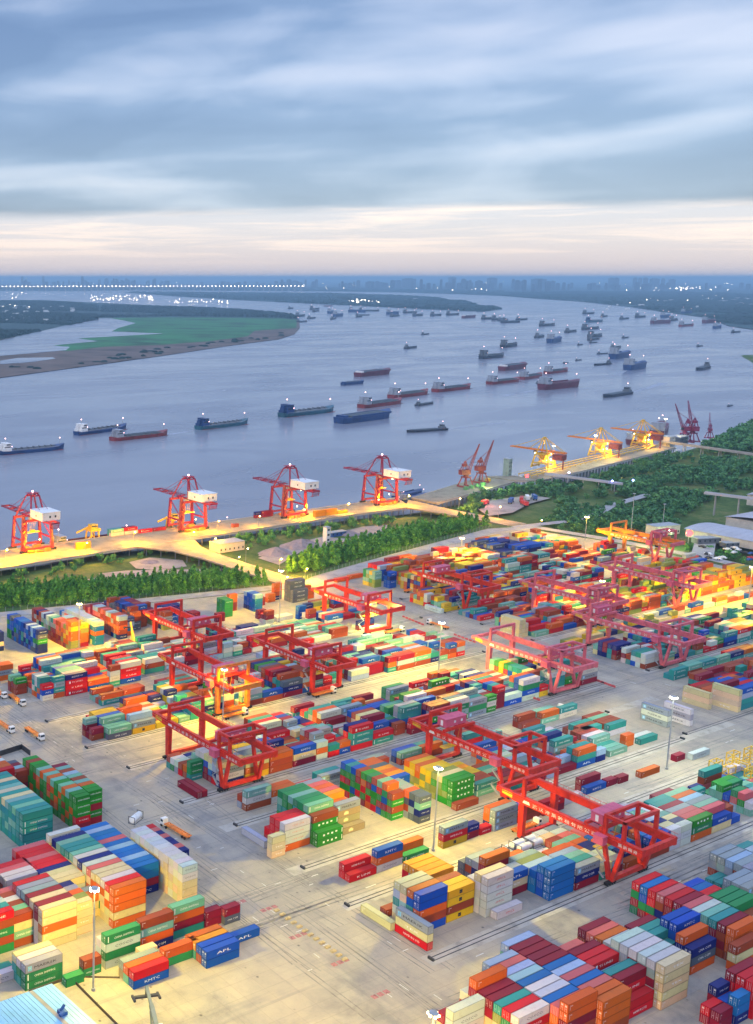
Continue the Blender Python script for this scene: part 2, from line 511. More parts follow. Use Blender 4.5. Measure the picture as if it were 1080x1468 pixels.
b = MB()
xs = list(range(-100, 1500, 20)) + list(range(1500, 3300, 100))
rows = 46
for x in xs:
    ys = lerp_tab(x, SHORE) + 12
    for j in range(rows):
        t = j / (rows - 1)
        y = -300 + (ys + 300) * (t ** 0.75)
        b.v.append((x, y, bank_z(x, y)))
for i in range(len(xs) - 1):
    for j in range(rows - 1):
        a = i * rows + j
        b.f.append((a, a + rows, a + rows + 1, a + 1)); b.c.append(None); b.m.append(0)
tag(b.build('ground', M['bank']), kind='structure')

sheet('river_water', [(-60000, -60000), (90000, -60000), (90000, 90000), (-60000, 90000)], WATER_Z, M['water'])

yard = [(40, 20), (700, 20), (800, 380), (798, 505), (781, 566), (757, 566), (624, 544), (533, 527), (494, 522), (310, 558), (40, 590)]
sheet('yard_pavement', yard, 0.0, M['yard'])


def strip(name, pts, w, z, m, kerb=False):
    """a road of width w along a list of points, with raised kerbs"""
    P = [Vector((x, y, 0)) for x, y in pts]; L, Rr = [], []
    for i, p in enumerate(P):
        a = P[max(i - 1, 0)]; c = P[min(i + 1, len(P) - 1)]
        d = (c - a).normalized(); nn = Vector((-d.y, d.x, 0))
        L.append(p + nn * w / 2); Rr.append(p - nn * w / 2)
    bb = MB()
    for i in range(len(P) - 1):
        bb.quad((Rr[i].x, Rr[i].y, z), (Rr[i + 1].x, Rr[i + 1].y, z), (L[i + 1].x, L[i + 1].y, z), (L[i].x, L[i].y, z))
    o = bb.build(name, m); o['kind'] = 'structure'
    if kerb:
        kb = MB()
        for side in (L, Rr):
            for i in range(len(P) - 1):
                kb.bar((side[i].x, side[i].y, z + 0.03), (side[i + 1].x, side[i + 1].y, z + 0.03), 0.35, 0.24)
        k_ = kb.build('kerb', M['kerb']); k_['kind'] = 'structure'
    return L, Rr


strip('perimeter_road', [(20, 602), (310, 563), (494, 528), (515, 524)], 9, 0.05, M['asphalt'], True)
strip('perimeter_road', [(515, 524), (533, 532), (624, 549), (757, 571), (795, 560), (806, 505), (812, 430), (800, 330)], 10, 0.06, M['asphalt'], True)
strip('side_road', [(780, 570), (860, 560), (930, 585), (1010, 600)], 8, 0.07, M['asphalt'])
strip('side_road', [(812, 440), (870, 470), (905, 455), (1000, 430)], 14, 0.075, M['asphalt'])

# far banks, islands and the plain to the horizon ---------------------------------
def far_poly(name, px, z, m):
    return sheet(name, [G(x, y, z) for x, y in px], z, m)


far_poly('far_plain', [(-500, 401.2), (-500, 417), (100, 417), (180, 416), (380, 416), (480, 417.5), (560, 418.6), (640, 421), (720, 424), (770, 428), (830, 432), (905, 440), (960, 448), (1020, 456), (1045, 467), (1080, 472), (1250, 490), (1800, 560), (2200, 560), (2200, 401.2)], -8.0, M['plain'])
far_poly('river_island', [(175, 419), (250, 424.5), (360, 431), (500, 437.5), (600, 442.5), (690, 446.5), (718, 443), (655, 430), (600, 424.5), (520, 421.2), (380, 419), (230, 418)], -8.4, M['plain'])
far_poly('peninsula_shore', [(-300, 575), (0, 541), (60, 533), (150, 521), (250, 507), (330, 495), (400, 486), (422, 479), (430, 470), (429, 460), (418, 452), (360, 444), (280, 441), (190, 436), (60, 430), (-300, 430)], -8.8, M['mud'])
far_poly('green_field', [(60, 503), (95, 503), (150, 497), (235, 494), (300, 489), (355, 482), (365, 474), (425, 470), (426, 458), (360, 452), (150, 455), (110, 478), (80, 494)], -8.5, M['field'])
far_poly('lagoon_water', [(-300, 545), (0, 510), (50, 506), (95, 502), (100, 497), (75, 495), (140, 489), (112, 485), (235, 478), (160, 475), (170, 470), (195, 463), (160, 456), (140, 456), (0, 488), (-300, 520)], -8.2, M['water'])
far_poly('lagoon_water', [(0, 517), (25, 513), (75, 512), (80, 514), (45, 519), (0, 522)], -8.15, M['water'])
far_poly('peninsula_plain', [(-300, 519), (0, 487), (138, 459), (160, 455.5), (250, 455), (400, 456), (427, 459), (420, 452), (360, 444), (280, 441), (190, 436), (60, 430), (-300, 430)], -8.3, M['plain'])


def wood_mass(name, px, zb, hgt, step, seed, label, m=None, dens=1.0):
    """far woodland: many small crowns that read as one mass"""
    rr = random.Random(seed)
    P = [G(x, y, zb) for x, y in px]
    def inside(x, y):
        c = False; j = len(P) - 1
        for i in range(len(P)):
            if (P[i][1] > y) != (P[j][1] > y) and x < (P[j][0] - P[i][0]) * (y - P[i][1]) / (P[j][1] - P[i][1]) + P[i][0]: c = not c
            j = i
        return c
    x0, x1 = min(p[0] for p in P), max(p[0] for p in P); y0, y1 = min(p[1] for p in P), max(p[1] for p in P)
    V, Fc = [], []
    n_ = int((x1 - x0) * (y1 - y0) / step ** 2 * dens)
    for _ in range(n_):
        x, y = rr.uniform(x0, x1), rr.uniform(y0, y1)
        q = math.sin(x * 0.004 + seed) + math.sin(y * 0.0031 + x * 0.0017)
        if q < -0.9 or not inside(x, y): continue
        h = hgt * rr.uniform(0.5, 1.15) * (1 + 0.2 * q); r = step * rr.uniform(0.45, 0.85)
        o = len(V)
        V.append((x, y, zb + h))
        k = 6; a0 = rr.random() * 6
        for i in range(k):
            a = a0 + i * math.tau / k; s = rr.uniform(0.75, 1.2)
            V.append((x + r * s * 0.75 * math.cos(a), y + r * s * 0.75 * math.sin(a), zb + h * rr.uniform(0.6, 0.8)))
        for i in range(k):
            a = a0 + i * math.tau / k
            V.append((x + r * math.cos(a), y + r * math.sin(a), zb - 0.2))
        for i in range(k):
            j = (i + 1) % k
            Fc.append((o, o + 1 + i, o + 1 + j)); Fc.append((o + 1 + i, o + 1 + k + i, o + 1 + k + j, o + 1 + j))
    me = bpy.data.meshes.new(name); me.from_pydata(V, [], Fc); me.materials.append(m or M['farwood'])
    o = bpy.data.objects.new(name, me); COL.objects.link(o)
    return tag(o, label, 'woodland', kind='stuff')


wood_mass('island_woodland', [(185, 419), (250, 424), (360, 430.5), (500, 437), (600, 442), (690, 446), (716, 443), (655, 431), (600, 425.5), (520, 422), (380, 419.6)], -8.4, 16, 42, 1, 'dark blue woodland covering the long river island')
wood_mass('peninsula_woodland', [(-60, 496), (0, 486), (138, 458), (140, 438), (60, 432), (-60, 432)], -8.3, 13, 20, 2, 'dark woodland on the bank left of the pale lagoon')
wood_mass('peninsula_woodland', [(142, 455), (250, 453), (400, 455), (427, 458), (418, 452.5), (360, 445.5), (280, 442), (150, 437)], -8.3, 14, 28, 3, 'dark woodland band behind the green peninsula field')
wood_mass('far_bank_woodland', [(720, 424), (830, 431), (905, 439), (960, 447), (1020, 455), (1045, 466), (1080, 471), (1160, 480), (1160, 425), (960, 418), (720, 419)], -8.0, 14, 40, 4, 'blue woodland along the far right river bank')
wood_mass('far_bank_woodland', [(-60, 416), (180, 415.4), (560, 418), (720, 423), (720, 417), (400, 411.5), (-60, 410)], -8.0, 18, 105, 5, 'hazy woodland on the plain beyond the long island')
wood_mass('shore_scrub', [(0, 537), (150, 519), (330, 494), (400, 483), (420, 474), (400, 478), (330, 488), (150, 507), (60, 513), (0, 525)], -8.8, 6, 16, 6, 'scattered scrub along the brown peninsula shore', dens=0.06)


# ------------------------------------------------------------------ skyline, bridge, town lights
tw = []
def tower_px(x, w, top, base, zb=-8.0):
    X, Y = G(x, base, zb)
    D = math.hypot(X, Y)
    h = min(max(base - top, 3) * D / F_PX, 240)
    return X, Y, w * D / F_PX, h
tb = MB()
tb.box((-0.5, -0.5, 0), (0.5, 0.5, 0.94)).box((-0.3, -0.3, 0.94), (0.25, 0.3, 1.0))
for i in range(14):
    tb.box((-0.505, -0.38, 0.05 + i * 0.064), (-0.5, 0.38, 0.075 + i * 0.064), mi=1)
    tb.box((-0.38, -0.505, 0.05 + i * 0.064), (0.38, -0.5, 0.075 + i * 0.064), mi=1)
proto = empty('apartment_tower', (0, 0, 0), 0, 'x', 'building', 'tower blocks along the hazy skyline')
tb.build('wall', [M['tower'], M['glass']], proto)
rs = random.Random(12)
specs = []
for x0, x1, k, b0, hmin, hmax in ((30, 250, 34, 408.5, 3, 9), (250, 470, 20, 409, 2, 6), (395, 462, 12, 410.5, 5, 10), (480, 600, 20, 411.5, 5, 9.5), (600, 740, 26, 413.5, 5, 13), (740, 800, 14, 414.5, 6, 13), (800, 960, 18, 413, 3, 7), (140, 225, 14, 409, 6, 10), (920, 1075, 10, 412, 2, 6)):
    for _ in range(k):
        w_ = rs.uniform(2, 6)
        specs.append((rs.uniform(x0, x1), w_, b0 - rs.uniform(hmin, hmax) * 1.0, b0 + rs.uniform(0.5, 4.0)))
specs += [(118, 3.5, 394, 412), (62, 3, 396, 411), (32, 3, 396, 411), (586, 18, 400, 413), (876, 6, 400, 413), (883, 5, 400, 413), (910, 4, 400, 413), (917, 4, 400.5, 413), (925, 5, 400, 413), (938, 9, 401, 413), (950, 4, 401, 413), (963, 6, 402, 413), (545, 12, 405, 414), (648, 8, 398, 412), (705, 10, 399.5, 413), (772, 16, 401, 414)]
named = {118: 'tallest tower with a spire rising from the hazy skyline', 586: 'broad square block standing out in the mid skyline', 62: 'slim tower at the far left of the skyline'}
used = False
for i, (x, w_, t_, b_) in enumerate(specs):
    X, Y, ww, h = tower_px(x, w_, t_, b_)
    lab = named.get(x, 'pale blue tower block fading into the hazy skyline')
    o = proto if not used else dup(proto, (0, 0, 0))
    used = True
    o.location = (X, Y, -6); o.scale = (ww, ww * rs.uniform(0.5, 1.0), h); o.rotation_euler = (0, 0, HEAD - R(90) + rs.uniform(-0.4, 0.4))
    o['label'] = lab; o['group'] = 'tower blocks along the hazy skyline'
    if x in named: del o['group']

# road bridge far up the river
A_, B_ = Vector((*G(-120, 418.6, WATER_Z), WATER_Z)), Vector((*G(436, 417.8, WATER_Z), WATER_Z))
br = empty('road_bridge', A_, 0, 'long low road bridge across the far river under a row of lamps', 'bridge')
dv = B_ - A_; Ln = dv.length; dv.normalize(); nv = Vector((-dv.y, dv.x, 0)); zd = 66.0
k_ = MB()
k_.bar((0, 0, zd), dv * Ln + Vector((0, 0, zd)), 26, 7); k_.build('deck', M['concrete'], br)
k_ = MB(); pier = None
npier = 60
for i in range(npier):
    p = dv * Ln * (i + 0.5) / npier
    if pier is None:
        pier = MB().box((-6, -6, 0), (6, 6, zd - 3.5)).build('pier', M['concrete'], br); pier.location = p
    else:
        q = pier.copy(); COL.objects.link(q); q.parent = br; q.location = p
k_ = MB(); nl = 100
for i in range(nl):
    p = dv * Ln * (i + 0.5) / nl
    if i == 0:
        lamp0 = MB().tube((0, 0, zd + 3), (0, 0, zd + 15), 0.8, 0.6, 5).ball((0, 0, zd + 17), 5.5, mi=1).build('bridge_lamp', [M['steel'], M['l_town']], br); lamp0.location = p
    else:
        q = lamp0.copy(); COL.objects.link(q); q.parent = br; q.location = p

k_ = MB(); rs = random.Random(5)
def town(x0, x1, y0, y1, cnt, s=1.0):
    for _ in range(cnt):
        x, y = rs.uniform(x0, x1), rs.uniform(y0, y1)
        X, Y = G(x, y, -8.0); D = math.hypot(X, Y)
        k_.ball((X, Y, 10), s * rs.uniform(0.18, 0.5) * D / F_PX)
town(130, 220, 425, 433, 55); town(240, 330, 431, 438, 26); town(500, 545, 431, 437, 22); town(0, 120, 397, 404, 18)
town(0, 1080, 402, 412, 46, 0.8); town(380, 560, 409, 416, 20); town(560, 720, 412, 418, 14); town(940, 1005, 412, 415.5, 34); town(720, 1080, 404, 418, 34)
town(0, 60, 420, 450, 8); town(1000, 1080, 398, 404, 10); town(30, 60, 398, 402, 12); town(900, 1080, 424, 440, 10, 0.6)
tag(k_.build('town_lights', M['l_town']), 'scattered town lights twinkling along the far banks', 'lights', kind='stuff')
# pale roofs of the villages
k_ = MB()
for x0, x1, y0, y1, c in ((0, 70, 440, 462, 26), (1000, 1080, 428, 436, 16), (560, 600, 428, 433, 5), (860, 1080, 430, 445, 18), (30, 110, 440, 452, 10)):
    for _ in range(c):
        X, Y = G(rs.uniform(x0, x1), rs.uniform(y0, y1), -8.0); D = math.hypot(X, Y); w_ = rs.uniform(2, 7) * D / F_PX
        k_.box((X - w_ / 2, Y - w_ / 4, -6), (X + w_ / 2, Y + w_ / 4, 5))
tag(k_.build('village_roofs', M['white']), 'tiny pale shed roofs scattered over the hazy far banks', 'roofs', kind='stuff')


# ------------------------------------------------------------------ wharf and jetties
def pier(name, inner, outer, z, th, label, cat, npile, piler=0.45, mat_=None, pile_rows=(0.06, 0.35, 0.7), mp=None):
    """deck between two polylines with rows of piles under it"""
    pts = inner + outer[::-1]
    o = inner[0]
    root = empty(name, (o[0], o[1], 0), 0, label, cat)
    rel = lambda p: (p[0] - o[0], p[1] - o[1])
    MB().prism([rel(p) for p in pts], z - th, z).build('deck', mat_ or M['deck'], root)
    eb = MB()
    for i in range(len(inner) - 1):
        a, c = rel(inner[i]), rel(inner[i + 1]); eb.bar((*a, z - th * 0.5 - 0.35), (*c, z - th * 0.5 - 0.35), 0.5, th * 0.9)
        eb.bar((a[0], a[1], z + 0.12), (c[0], c[1], z + 0.12), 0.35, 0.25)
    for i in range(len(outer) - 1):
        a, c = rel(outer[i]), rel(outer[i + 1]); eb.bar((a[0], a[1], z + 0.12), (c[0], c[1], z + 0.12), 0.4, 0.25)
    eb.build('edge_beam', M['kerb'], root)
    def along(pl, t):
        L = [math.dist(pl[i], pl[i + 1]) for i in range(len(pl) - 1)]; s = t * sum(L)
        for i, l in enumerate(L):
            if s <= l or i == len(L) - 1:
                k = s / l; return (pl[i][0] + (pl[i + 1][0] - pl[i][0]) * k, pl[i][1] + (pl[i + 1][1] - pl[i][1]) * k)
            s -= l
    src = None
    for i in range(npile):
        t = (i + 0.5) / npile
        a, c = along(inner, t), along(outer, t)
        m_ = MB()
        for k in pile_rows:
            p = (a[0] + (c[0] - a[0]) * k - a[0], a[1] + (c[1] - a[1]) * k - a[1])
            m_.tube((*p, WATER_Z - 3), (*p, z - th), piler, n=6)
        p0 = (0, 0); p1 = ((c[0] - a[0]) * 0.95, (c[1] - a[1]) * 0.95)
        m_.bar((p1[0] * .06, p1[1] * .06, z - th - 0.45), (p1[0], p1[1], z - th - 0.45), 0.9, 0.9)
        if src is None or len(inner) > 2:
            q = m_.build('pile_bent', mp or M['concrete'], root); src = q
        else:
            q = src.copy(); COL.objects.link(q); q.parent = root
        r_ = rel(a); q.location = (r_[0], r_[1], 0)
    return root


pier('container_wharf', [(300, 655), (417, 661), (481, 664), (560, 666), (700, 668), (772, 667)], [(300, 702), (417, 703), (481, 703), (560, 703), (700, 703), (795, 703)], 0.0, 1.3,
     'long container wharf on piles carrying the four red quay cranes', 'wharf', 34, 0.4, mp=M['concrete'], pile_rows=(0.1, 0.4, 0.8))
pier('access_causeway', [(517.5, 524), (516.5, 560), (516, 610), (519, 640), (532, 666)], [(499.5, 528), (499, 560), (498.5, 610), (494, 640), (478, 664)], 0.02, 1.0,
     'straight access causeway lit yellow, running from the yard to the wharf', 'causeway', 12, 0.4, pile_rows=(0.05, 0.95), mp=M['deck_grey'])
pier('access_causeway', [(799, 573), (797, 600), (793, 640), (795, 690)], [(781, 577), (779, 600), (773, 640), (766, 667)], 0.03, 1.0,
     'access causeway at the right end of the wharf, beside parked lorries', 'causeway', 10, 0.4, pile_rows=(0.05, 0.95), mp=M['deck_grey'])
J0, J1 = Vector((813, 667, 0)), Vector((961, 704, 0))
bi = [(806, 668), (961, 704)]; bo = [(806, 696), (955, 738)]
pier('bulk_jetty', bi, bo, 0.0, 1.6, 'tall dark-piled bulk jetty under the two red slewing cranes', 'jetty', 20, 0.6, pile_rows=(0.02, 0.5, 0.97), mp=M['deck_grey'])
ci = [(985, 690), (1100, 711), (1261, 741), (1310, 752)]; co = [(985, 714), (1100, 735), (1255, 765), (1300, 777)]
pier('ore_jetty', ci, co, 1.5, 1.6, 'long yellow-lit ore jetty on dark piles below three yellow unloaders', 'jetty', 44, 0.55, mp=M['deck_grey'], pile_rows=(0.03, 0.4))
ei = [(961, 704), (985, 690)]; eo = [(957, 734), (985, 722)]
pier('jetty_link', ei, eo, 0.7, 1.4, 'short link deck joining the two jetties beside the green tower', 'jetty', 4, 0.5, mp=M['deck_grey'])


# ------------------------------------------------------------------ quay cranes (ship-to-shore)
def quay_crane(label, paint):
    r = empty('quay_crane', (0, 0, 0), 0, label, 'quay crane', 'ship-to-shore cranes on the container wharf')
    Xs, Ys = 12.0, 8.5                       # half leg spacing along the quay, half rail gauge
    for sx in (-1, 1):
        for sy in (-1, 1):
            l = MB(); l.bar((sx * Xs, sy * Ys, 1.6), (sx * Xs * 0.86, sy * Ys, 24.5), 2.0, 1.8, 1.8)
            lo = l.build('leg', paint, r)
            w = MB(); w.box((sx * Xs - 3.2, sy * Ys - 0.6, 0.35), (sx * Xs + 3.2, sy * Ys + 0.6, 1.6))
            for q in (-2.4, -0.8, 0.8, 2.4): w.tube((sx * Xs + q, sy * Ys - 0.5, 0.42), (sx * Xs + q, sy * Ys + 0.5, 0.42), 0.42, n=8)
            w.build('bogie', M['rubber'], lo)
    s = MB()
    for sy in (-1, 1):
        s.bar((-Xs, sy * Ys, 2.6), (Xs, sy * Ys, 2.6), 1.2, 1.5)
        s.bar((-Xs * 0.86, sy * Ys, 23.6), (Xs * 0.86, sy * Ys, 23.6), 1.3, 1.7)
    for sx in (-1, 1):
        s.bar((sx * Xs, -Ys, 9.0), (sx * Xs, Ys, 9.0), 1.0, 1.2)
        s.bar((sx * Xs * 0.97, -Ys, 9.4), (sx * Xs * 0.87, Ys, 23.0), 0.55, 0.55)
    s.build('portal_frame', paint, r)
    g = MB()
    for sx in (-1, 1):
        x = sx * 3.3
        g.bar((x, -32, 25.3), (x, Ys, 25.3), 0.9, 1.5)
        for zz in (24.7, 26.0): g.bar((x, Ys, zz), (x, 41, zz * .5 + 12.9), 0.5, 0.4)
        for i in range(11): g.bar((x, Ys + i * 3, 24.7 if i % 2 else 26.0), (x, Ys + i * 3 + 3, 26.0 if i % 2 else 24.7), 0.25)
        for yy in range(-30, 41, 3): g.bar((x * 1.35, yy, 25.9), (x * 1.35, yy, 27.0), 0.09)
        g.bar((x * 1.35, -32, 27.0), (x * 1.35, 41, 27.0), 0.1)
    for yy in (-32, -20, -8, 8.5, 20, 30, 41): g.bar((-3.3, yy, 25.3), (3.3, yy, 25.3), 0.8, 1.2)
    for i, z in enumerate((23.6, 22.4, 21.2)): g.bar((-3.6, -31.5 + i, z), (3.6, -31.5 + i, z), 0.8, 0.35)
    g.bar((-3.4, -31, 21.2), (-3.4, -31, 25), .3).bar((3.4, -31, 21.2), (3.4, -31, 25), .3)
    g.build('boom', paint, r)
    a = MB()
    for sx in (-1, 1):
        x = sx * 9.6; xt = sx * 3.4
        a.bar((x * 0.95, Ys, 24.5), (xt, Ys - 5.0, 39.6), 1.1, 1.1, 0.8)
        a.bar((xt, Ys - 5.0, 39.6), (xt, Ys - 8.6, 41.6), 0.9, 0.9)
        a.bar((xt, Ys - 8.6, 41.6), (xt, Ys - 12.4, 40.4), 0.9, 0.9)
        a.bar((xt, Ys - 12.4, 40.4), (x * 0.6, -Ys + 1.0, 25.6), 0.9, 0.9)
        a.bar((xt, Ys - 5.5, 39.9), (sx * 3.3, 28, 26.4), 0.22)
        a.bar((xt, Ys - 5.5, 39.9), (sx * 3.3, 18, 26.4), 0.22)
        a.bar((xt, Ys - 10.5, 40.9), (sx * 3.3, -26, 26.2), 0.22)
    for y, z in ((Ys - 5.0, 39.6), (Ys - 8.6, 41.6), (Ys - 12.4, 40.4)): a.bar((-3.4, y, z), (3.4, y, z), 0.8, 0.8)
    a.box((-4.4, Ys - 11.5, 42.0), (4.4, Ys - 5.5, 42.2))
    ao = a.build('top_frame', paint, r)
    MB().ball((0, Ys - 8.6, 43.2), 0.75).build('top_lamp', M['l_pink'], ao)
    h = MB(); h.box((-7.5, -26.5, 26.4), (7.5, -9.5, 32.2)); h.box((-7.8, -26.8, 32.2), (7.8, -9.2, 32.45))
    ho = h.build('machinery_house', M['white'], r)
    for yy in (-18,): MB().box((-7.57, yy - 0.6, 28.6), (-7.52, yy + 0.6, 29.8)).build('window', M['glass'], ho)
    for xx in (-1, 3.5): MB().box((xx - 0.7, -26.55, 28.4), (xx + 0.7, -26.5, 30.0)).build('window', M['glass'], ho)
    t = MB(); t.box((-3.6, -3.0, 24.8), (3.6, 3.0, 26.2)); t.box((-3.2, -2.0, 21.4), (-0.8, 1.2, 24.3)).box((-3.4, -2.2, 24.3), (-0.6, 1.4, 24.6))
    t.build('trolley_cab', M['steel'], r)
    sp = MB(); sp.box((-6.1, -1.2, 12.6), (6.1, 1.2, 13.3)); sp.box((-1.6, -1.3, 13.3), (1.6, 1.3, 14.6))
    for sx in (-1.2, 1.2):
        for sy in (-1, 1): sp.bar((sx, sy, 14.6), (sx * 1.4, sy * 1.6, 24.8), 0.1)
    sp.build('spreader', M['yellow'], r)
    fl = None
    for q in ((8, -6, 21.6), (-8, -6, 21.6), (0, -10.5, 9.4)):
        if fl is None: p_ = fl = MB().ball((0, 0, 0), .4).build('flood_lamp', M['l_yellow'], r)
        else: p_ = fl.copy(); COL.objects.link(p_); p_.parent = r
        p_.location = q
    st = MB()
    for i in range(7):
        x0, x1 = (-Xs - 0.9, -Xs - 0.9); z0 = 2 + i * 3.1
        y0, y1 = (-Ys - 0.4, -Ys - 3.4) if i % 2 == 0 else (-Ys - 3.4, -Ys - 0.4)
        st.bar((x0, y0, z0), (x1, y1, z0 + 3.1), 0.7, 0.25); st.bar((x0, y0, z0 + 1), (x1, y1, z0 + 4.1), 0.08)
    st.bar((-Xs * .95 - 1.2, -Ys + 1.6, 0.2), (-Xs * .88 - 1.0, -Ys + 1.6, 27.5), 1.9, 1.9)
    st.build('stairway', M['rust'], r)
    eq = MB()
    for (a, c_, w_, d_, h_) in ((-7, -Ys - 2, 5, 2.4, 1.8), (0, -Ys - 2.2, 6, 2.6, 1.2), (7, -Ys - 1.8, 4, 2.2, 2.2), (-4, 3, 5, 3, 1.6), (5, 2, 6, 3, 2.4)): eq.box((a - w_ / 2, c_ - d_ / 2, .02), (a + w_ / 2, c_ + d_ / 2, h_)); eq.bar((a - w_ / 2, c_, h_ + .4), (a + w_ / 2, c_, h_ + .4), .3)
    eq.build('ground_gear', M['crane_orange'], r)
    return r


qc = quay_crane('first quay crane at the far left, flooded yellow-orange, bright lamps on top', M['quay_red'])
QX = [(407, 695.5), (549, 694.5), (655, 694), (763, 694)]
QL = ['first quay crane at the far left, flooded yellow-orange, bright lamps on top', 'maroon quay crane with white machinery house beside the causeway junction', 'maroon quay crane near the middle of the wharf, right leg lit orange',
      'last quay crane at the right end of the wharf, near blue barges']
for i, (x, y) in enumerate(QX):
    o = qc if i == 0 else dup(qc, (0, 0, 0), 0, QL[i])
    o.location = (x, y, 0.0)


# ------------------------------------------------------------------ yellow grab unloaders, slewing cranes
def unloader(label):
    r = empty('grab_unloader', (0, 0, 0), 0, label, 'unloader', 'yellow grab unloaders on the ore jetty')
    y_ = M['crane_yellow']
    for sx in (-1, 1):
        for sy in (-1, 1):
            MB().bar((sx * 8, sy * 9, 0.8), (sx * 6.2, sy * 6.5, 15), 1.5, 1.5, 1.1).build('leg', y_, r)
    p = MB()
    for sy in (-1, 1):
        p.bar((-8, sy * 9, 2), (8, sy * 9, 2), 1.3, 1.5); p.bar((-6.2, sy * 6.5, 15), (6.2, sy * 6.5, 15), 1.2, 1.6)
    for sx in (-1, 1):
        p.bar((sx * 7.5, -8.4, 6), (sx * 7.5, 8.4, 6), 1.2, 1.4); p.bar((sx * 6.2, -6.5, 15), (sx * 6.2, 6.5, 15), 1.2, 1.6)
        p.bar((sx * 8, -9, 2), (sx * 6.4, 6.3, 14.6), 0.6, 0.6)
    p.box((-6, -5, 7), (6, 4, 7.4))
    for x in (-6, -2, 2, 6): p.bar((x, -5, 7.4), (x, -5, 8.6), 0.1)
    p.build('portal_frame', y_, r)
    hp = MB(); s4 = [(-4.5, -4, 14), (4.5, -4, 14), (4.5, 4, 14), (-4.5, 4, 14)]; s5 = [(-1.6, -1.6, 8.6), (1.6, -1.6, 8.6), (1.6, 1.6, 8.6), (-1.6, 1.6, 8.6)]
    hp._add(s5 + s4, [(0, 1, 5, 4), (1, 2, 6, 5), (2, 3, 7, 6), (3, 0, 4, 7)])
    hp.build('hopper', y_, r)
    bm = MB()
    for sx in (-1, 1):
        bm.bar((sx * 2, -22, 18), (sx * 2, 36, 19.2), 0.9, 1.5, 0.7)
        for yy in range(-20, 36, 4): bm.bar((sx * 2.9, yy, 18.9), (sx * 2.9, yy, 20.2), 0.1)
    for yy in (-22, -10, 0, 10, 22, 36): bm.bar((-2, yy, 18.3 + yy * 0.02), (2, yy, 18.3 + yy * 0.02), 0.6, 0.9)
    bm.build('boom', M['crane_orange'], r)
    a = MB()
    for sx in (-1, 1):
        a.bar((sx * 6, 6, 15), (sx * 1.3, 1.5, 32), 1.0, 1.0, 0.7); a.bar((sx * 6, -6.5, 15), (sx * 1.3, 0.5, 32), 0.9, 0.9, 0.7)
        a.bar((sx * 1.3, 1, 32), (sx * 2, 32, 19.8), 0.35); a.bar((sx * 1.3, 1, 32), (sx * 2, 16, 19.3), 0.35); a.bar((sx * 1.3, 1, 32), (sx * 2, -20, 18.8), 0.45)
    a.box((-1.8, -0.2, 31.6), (1.8, 2.2, 32.6))
    a.build('top_frame', y_, r)
    mh = MB(); mh.box((-4.5, -21, 10.5), (4.5, -10.5, 15.8)); mh.box((-4.8, -21.3, 15.8), (4.8, -10.2, 16.1)); mh.bar((0, -20, 1), (0, -20, 10.5), 1.0)
    mh.build('machinery_house', M['rust'], r)
    c = MB().box((-1.4, 8, 15.2), (1.4, 11, 17.6)).build('cab', M['glass'], r)
    lp = MB()
    for q in ((-4, -5.2, 9.2), (4, -5.2, 9.2), (0, -7, 15.5), (-6, 7, 15.8)): lp.ball(q, 0.55)
    lp.build('flood_lamp', M['l_yellow'], r)
    return r


un = unloader('x')
for i, (x, y, l) in enumerate([(1046, 752, 'nearest yellow grab unloader beside the green tower'), (1168, 770, 'middle yellow grab unloader of three on the ore jetty'), (1276, 789, 'farthest yellow grab unloader near the white lamp mast and pale hut')]):
    o = un if i == 0 else dup(un, (0, 0, 0), 0, l)
    o.location = (x, y - 17, 1.5); o.rotation_euler = (0, 0, R(9)); o['label'] = l


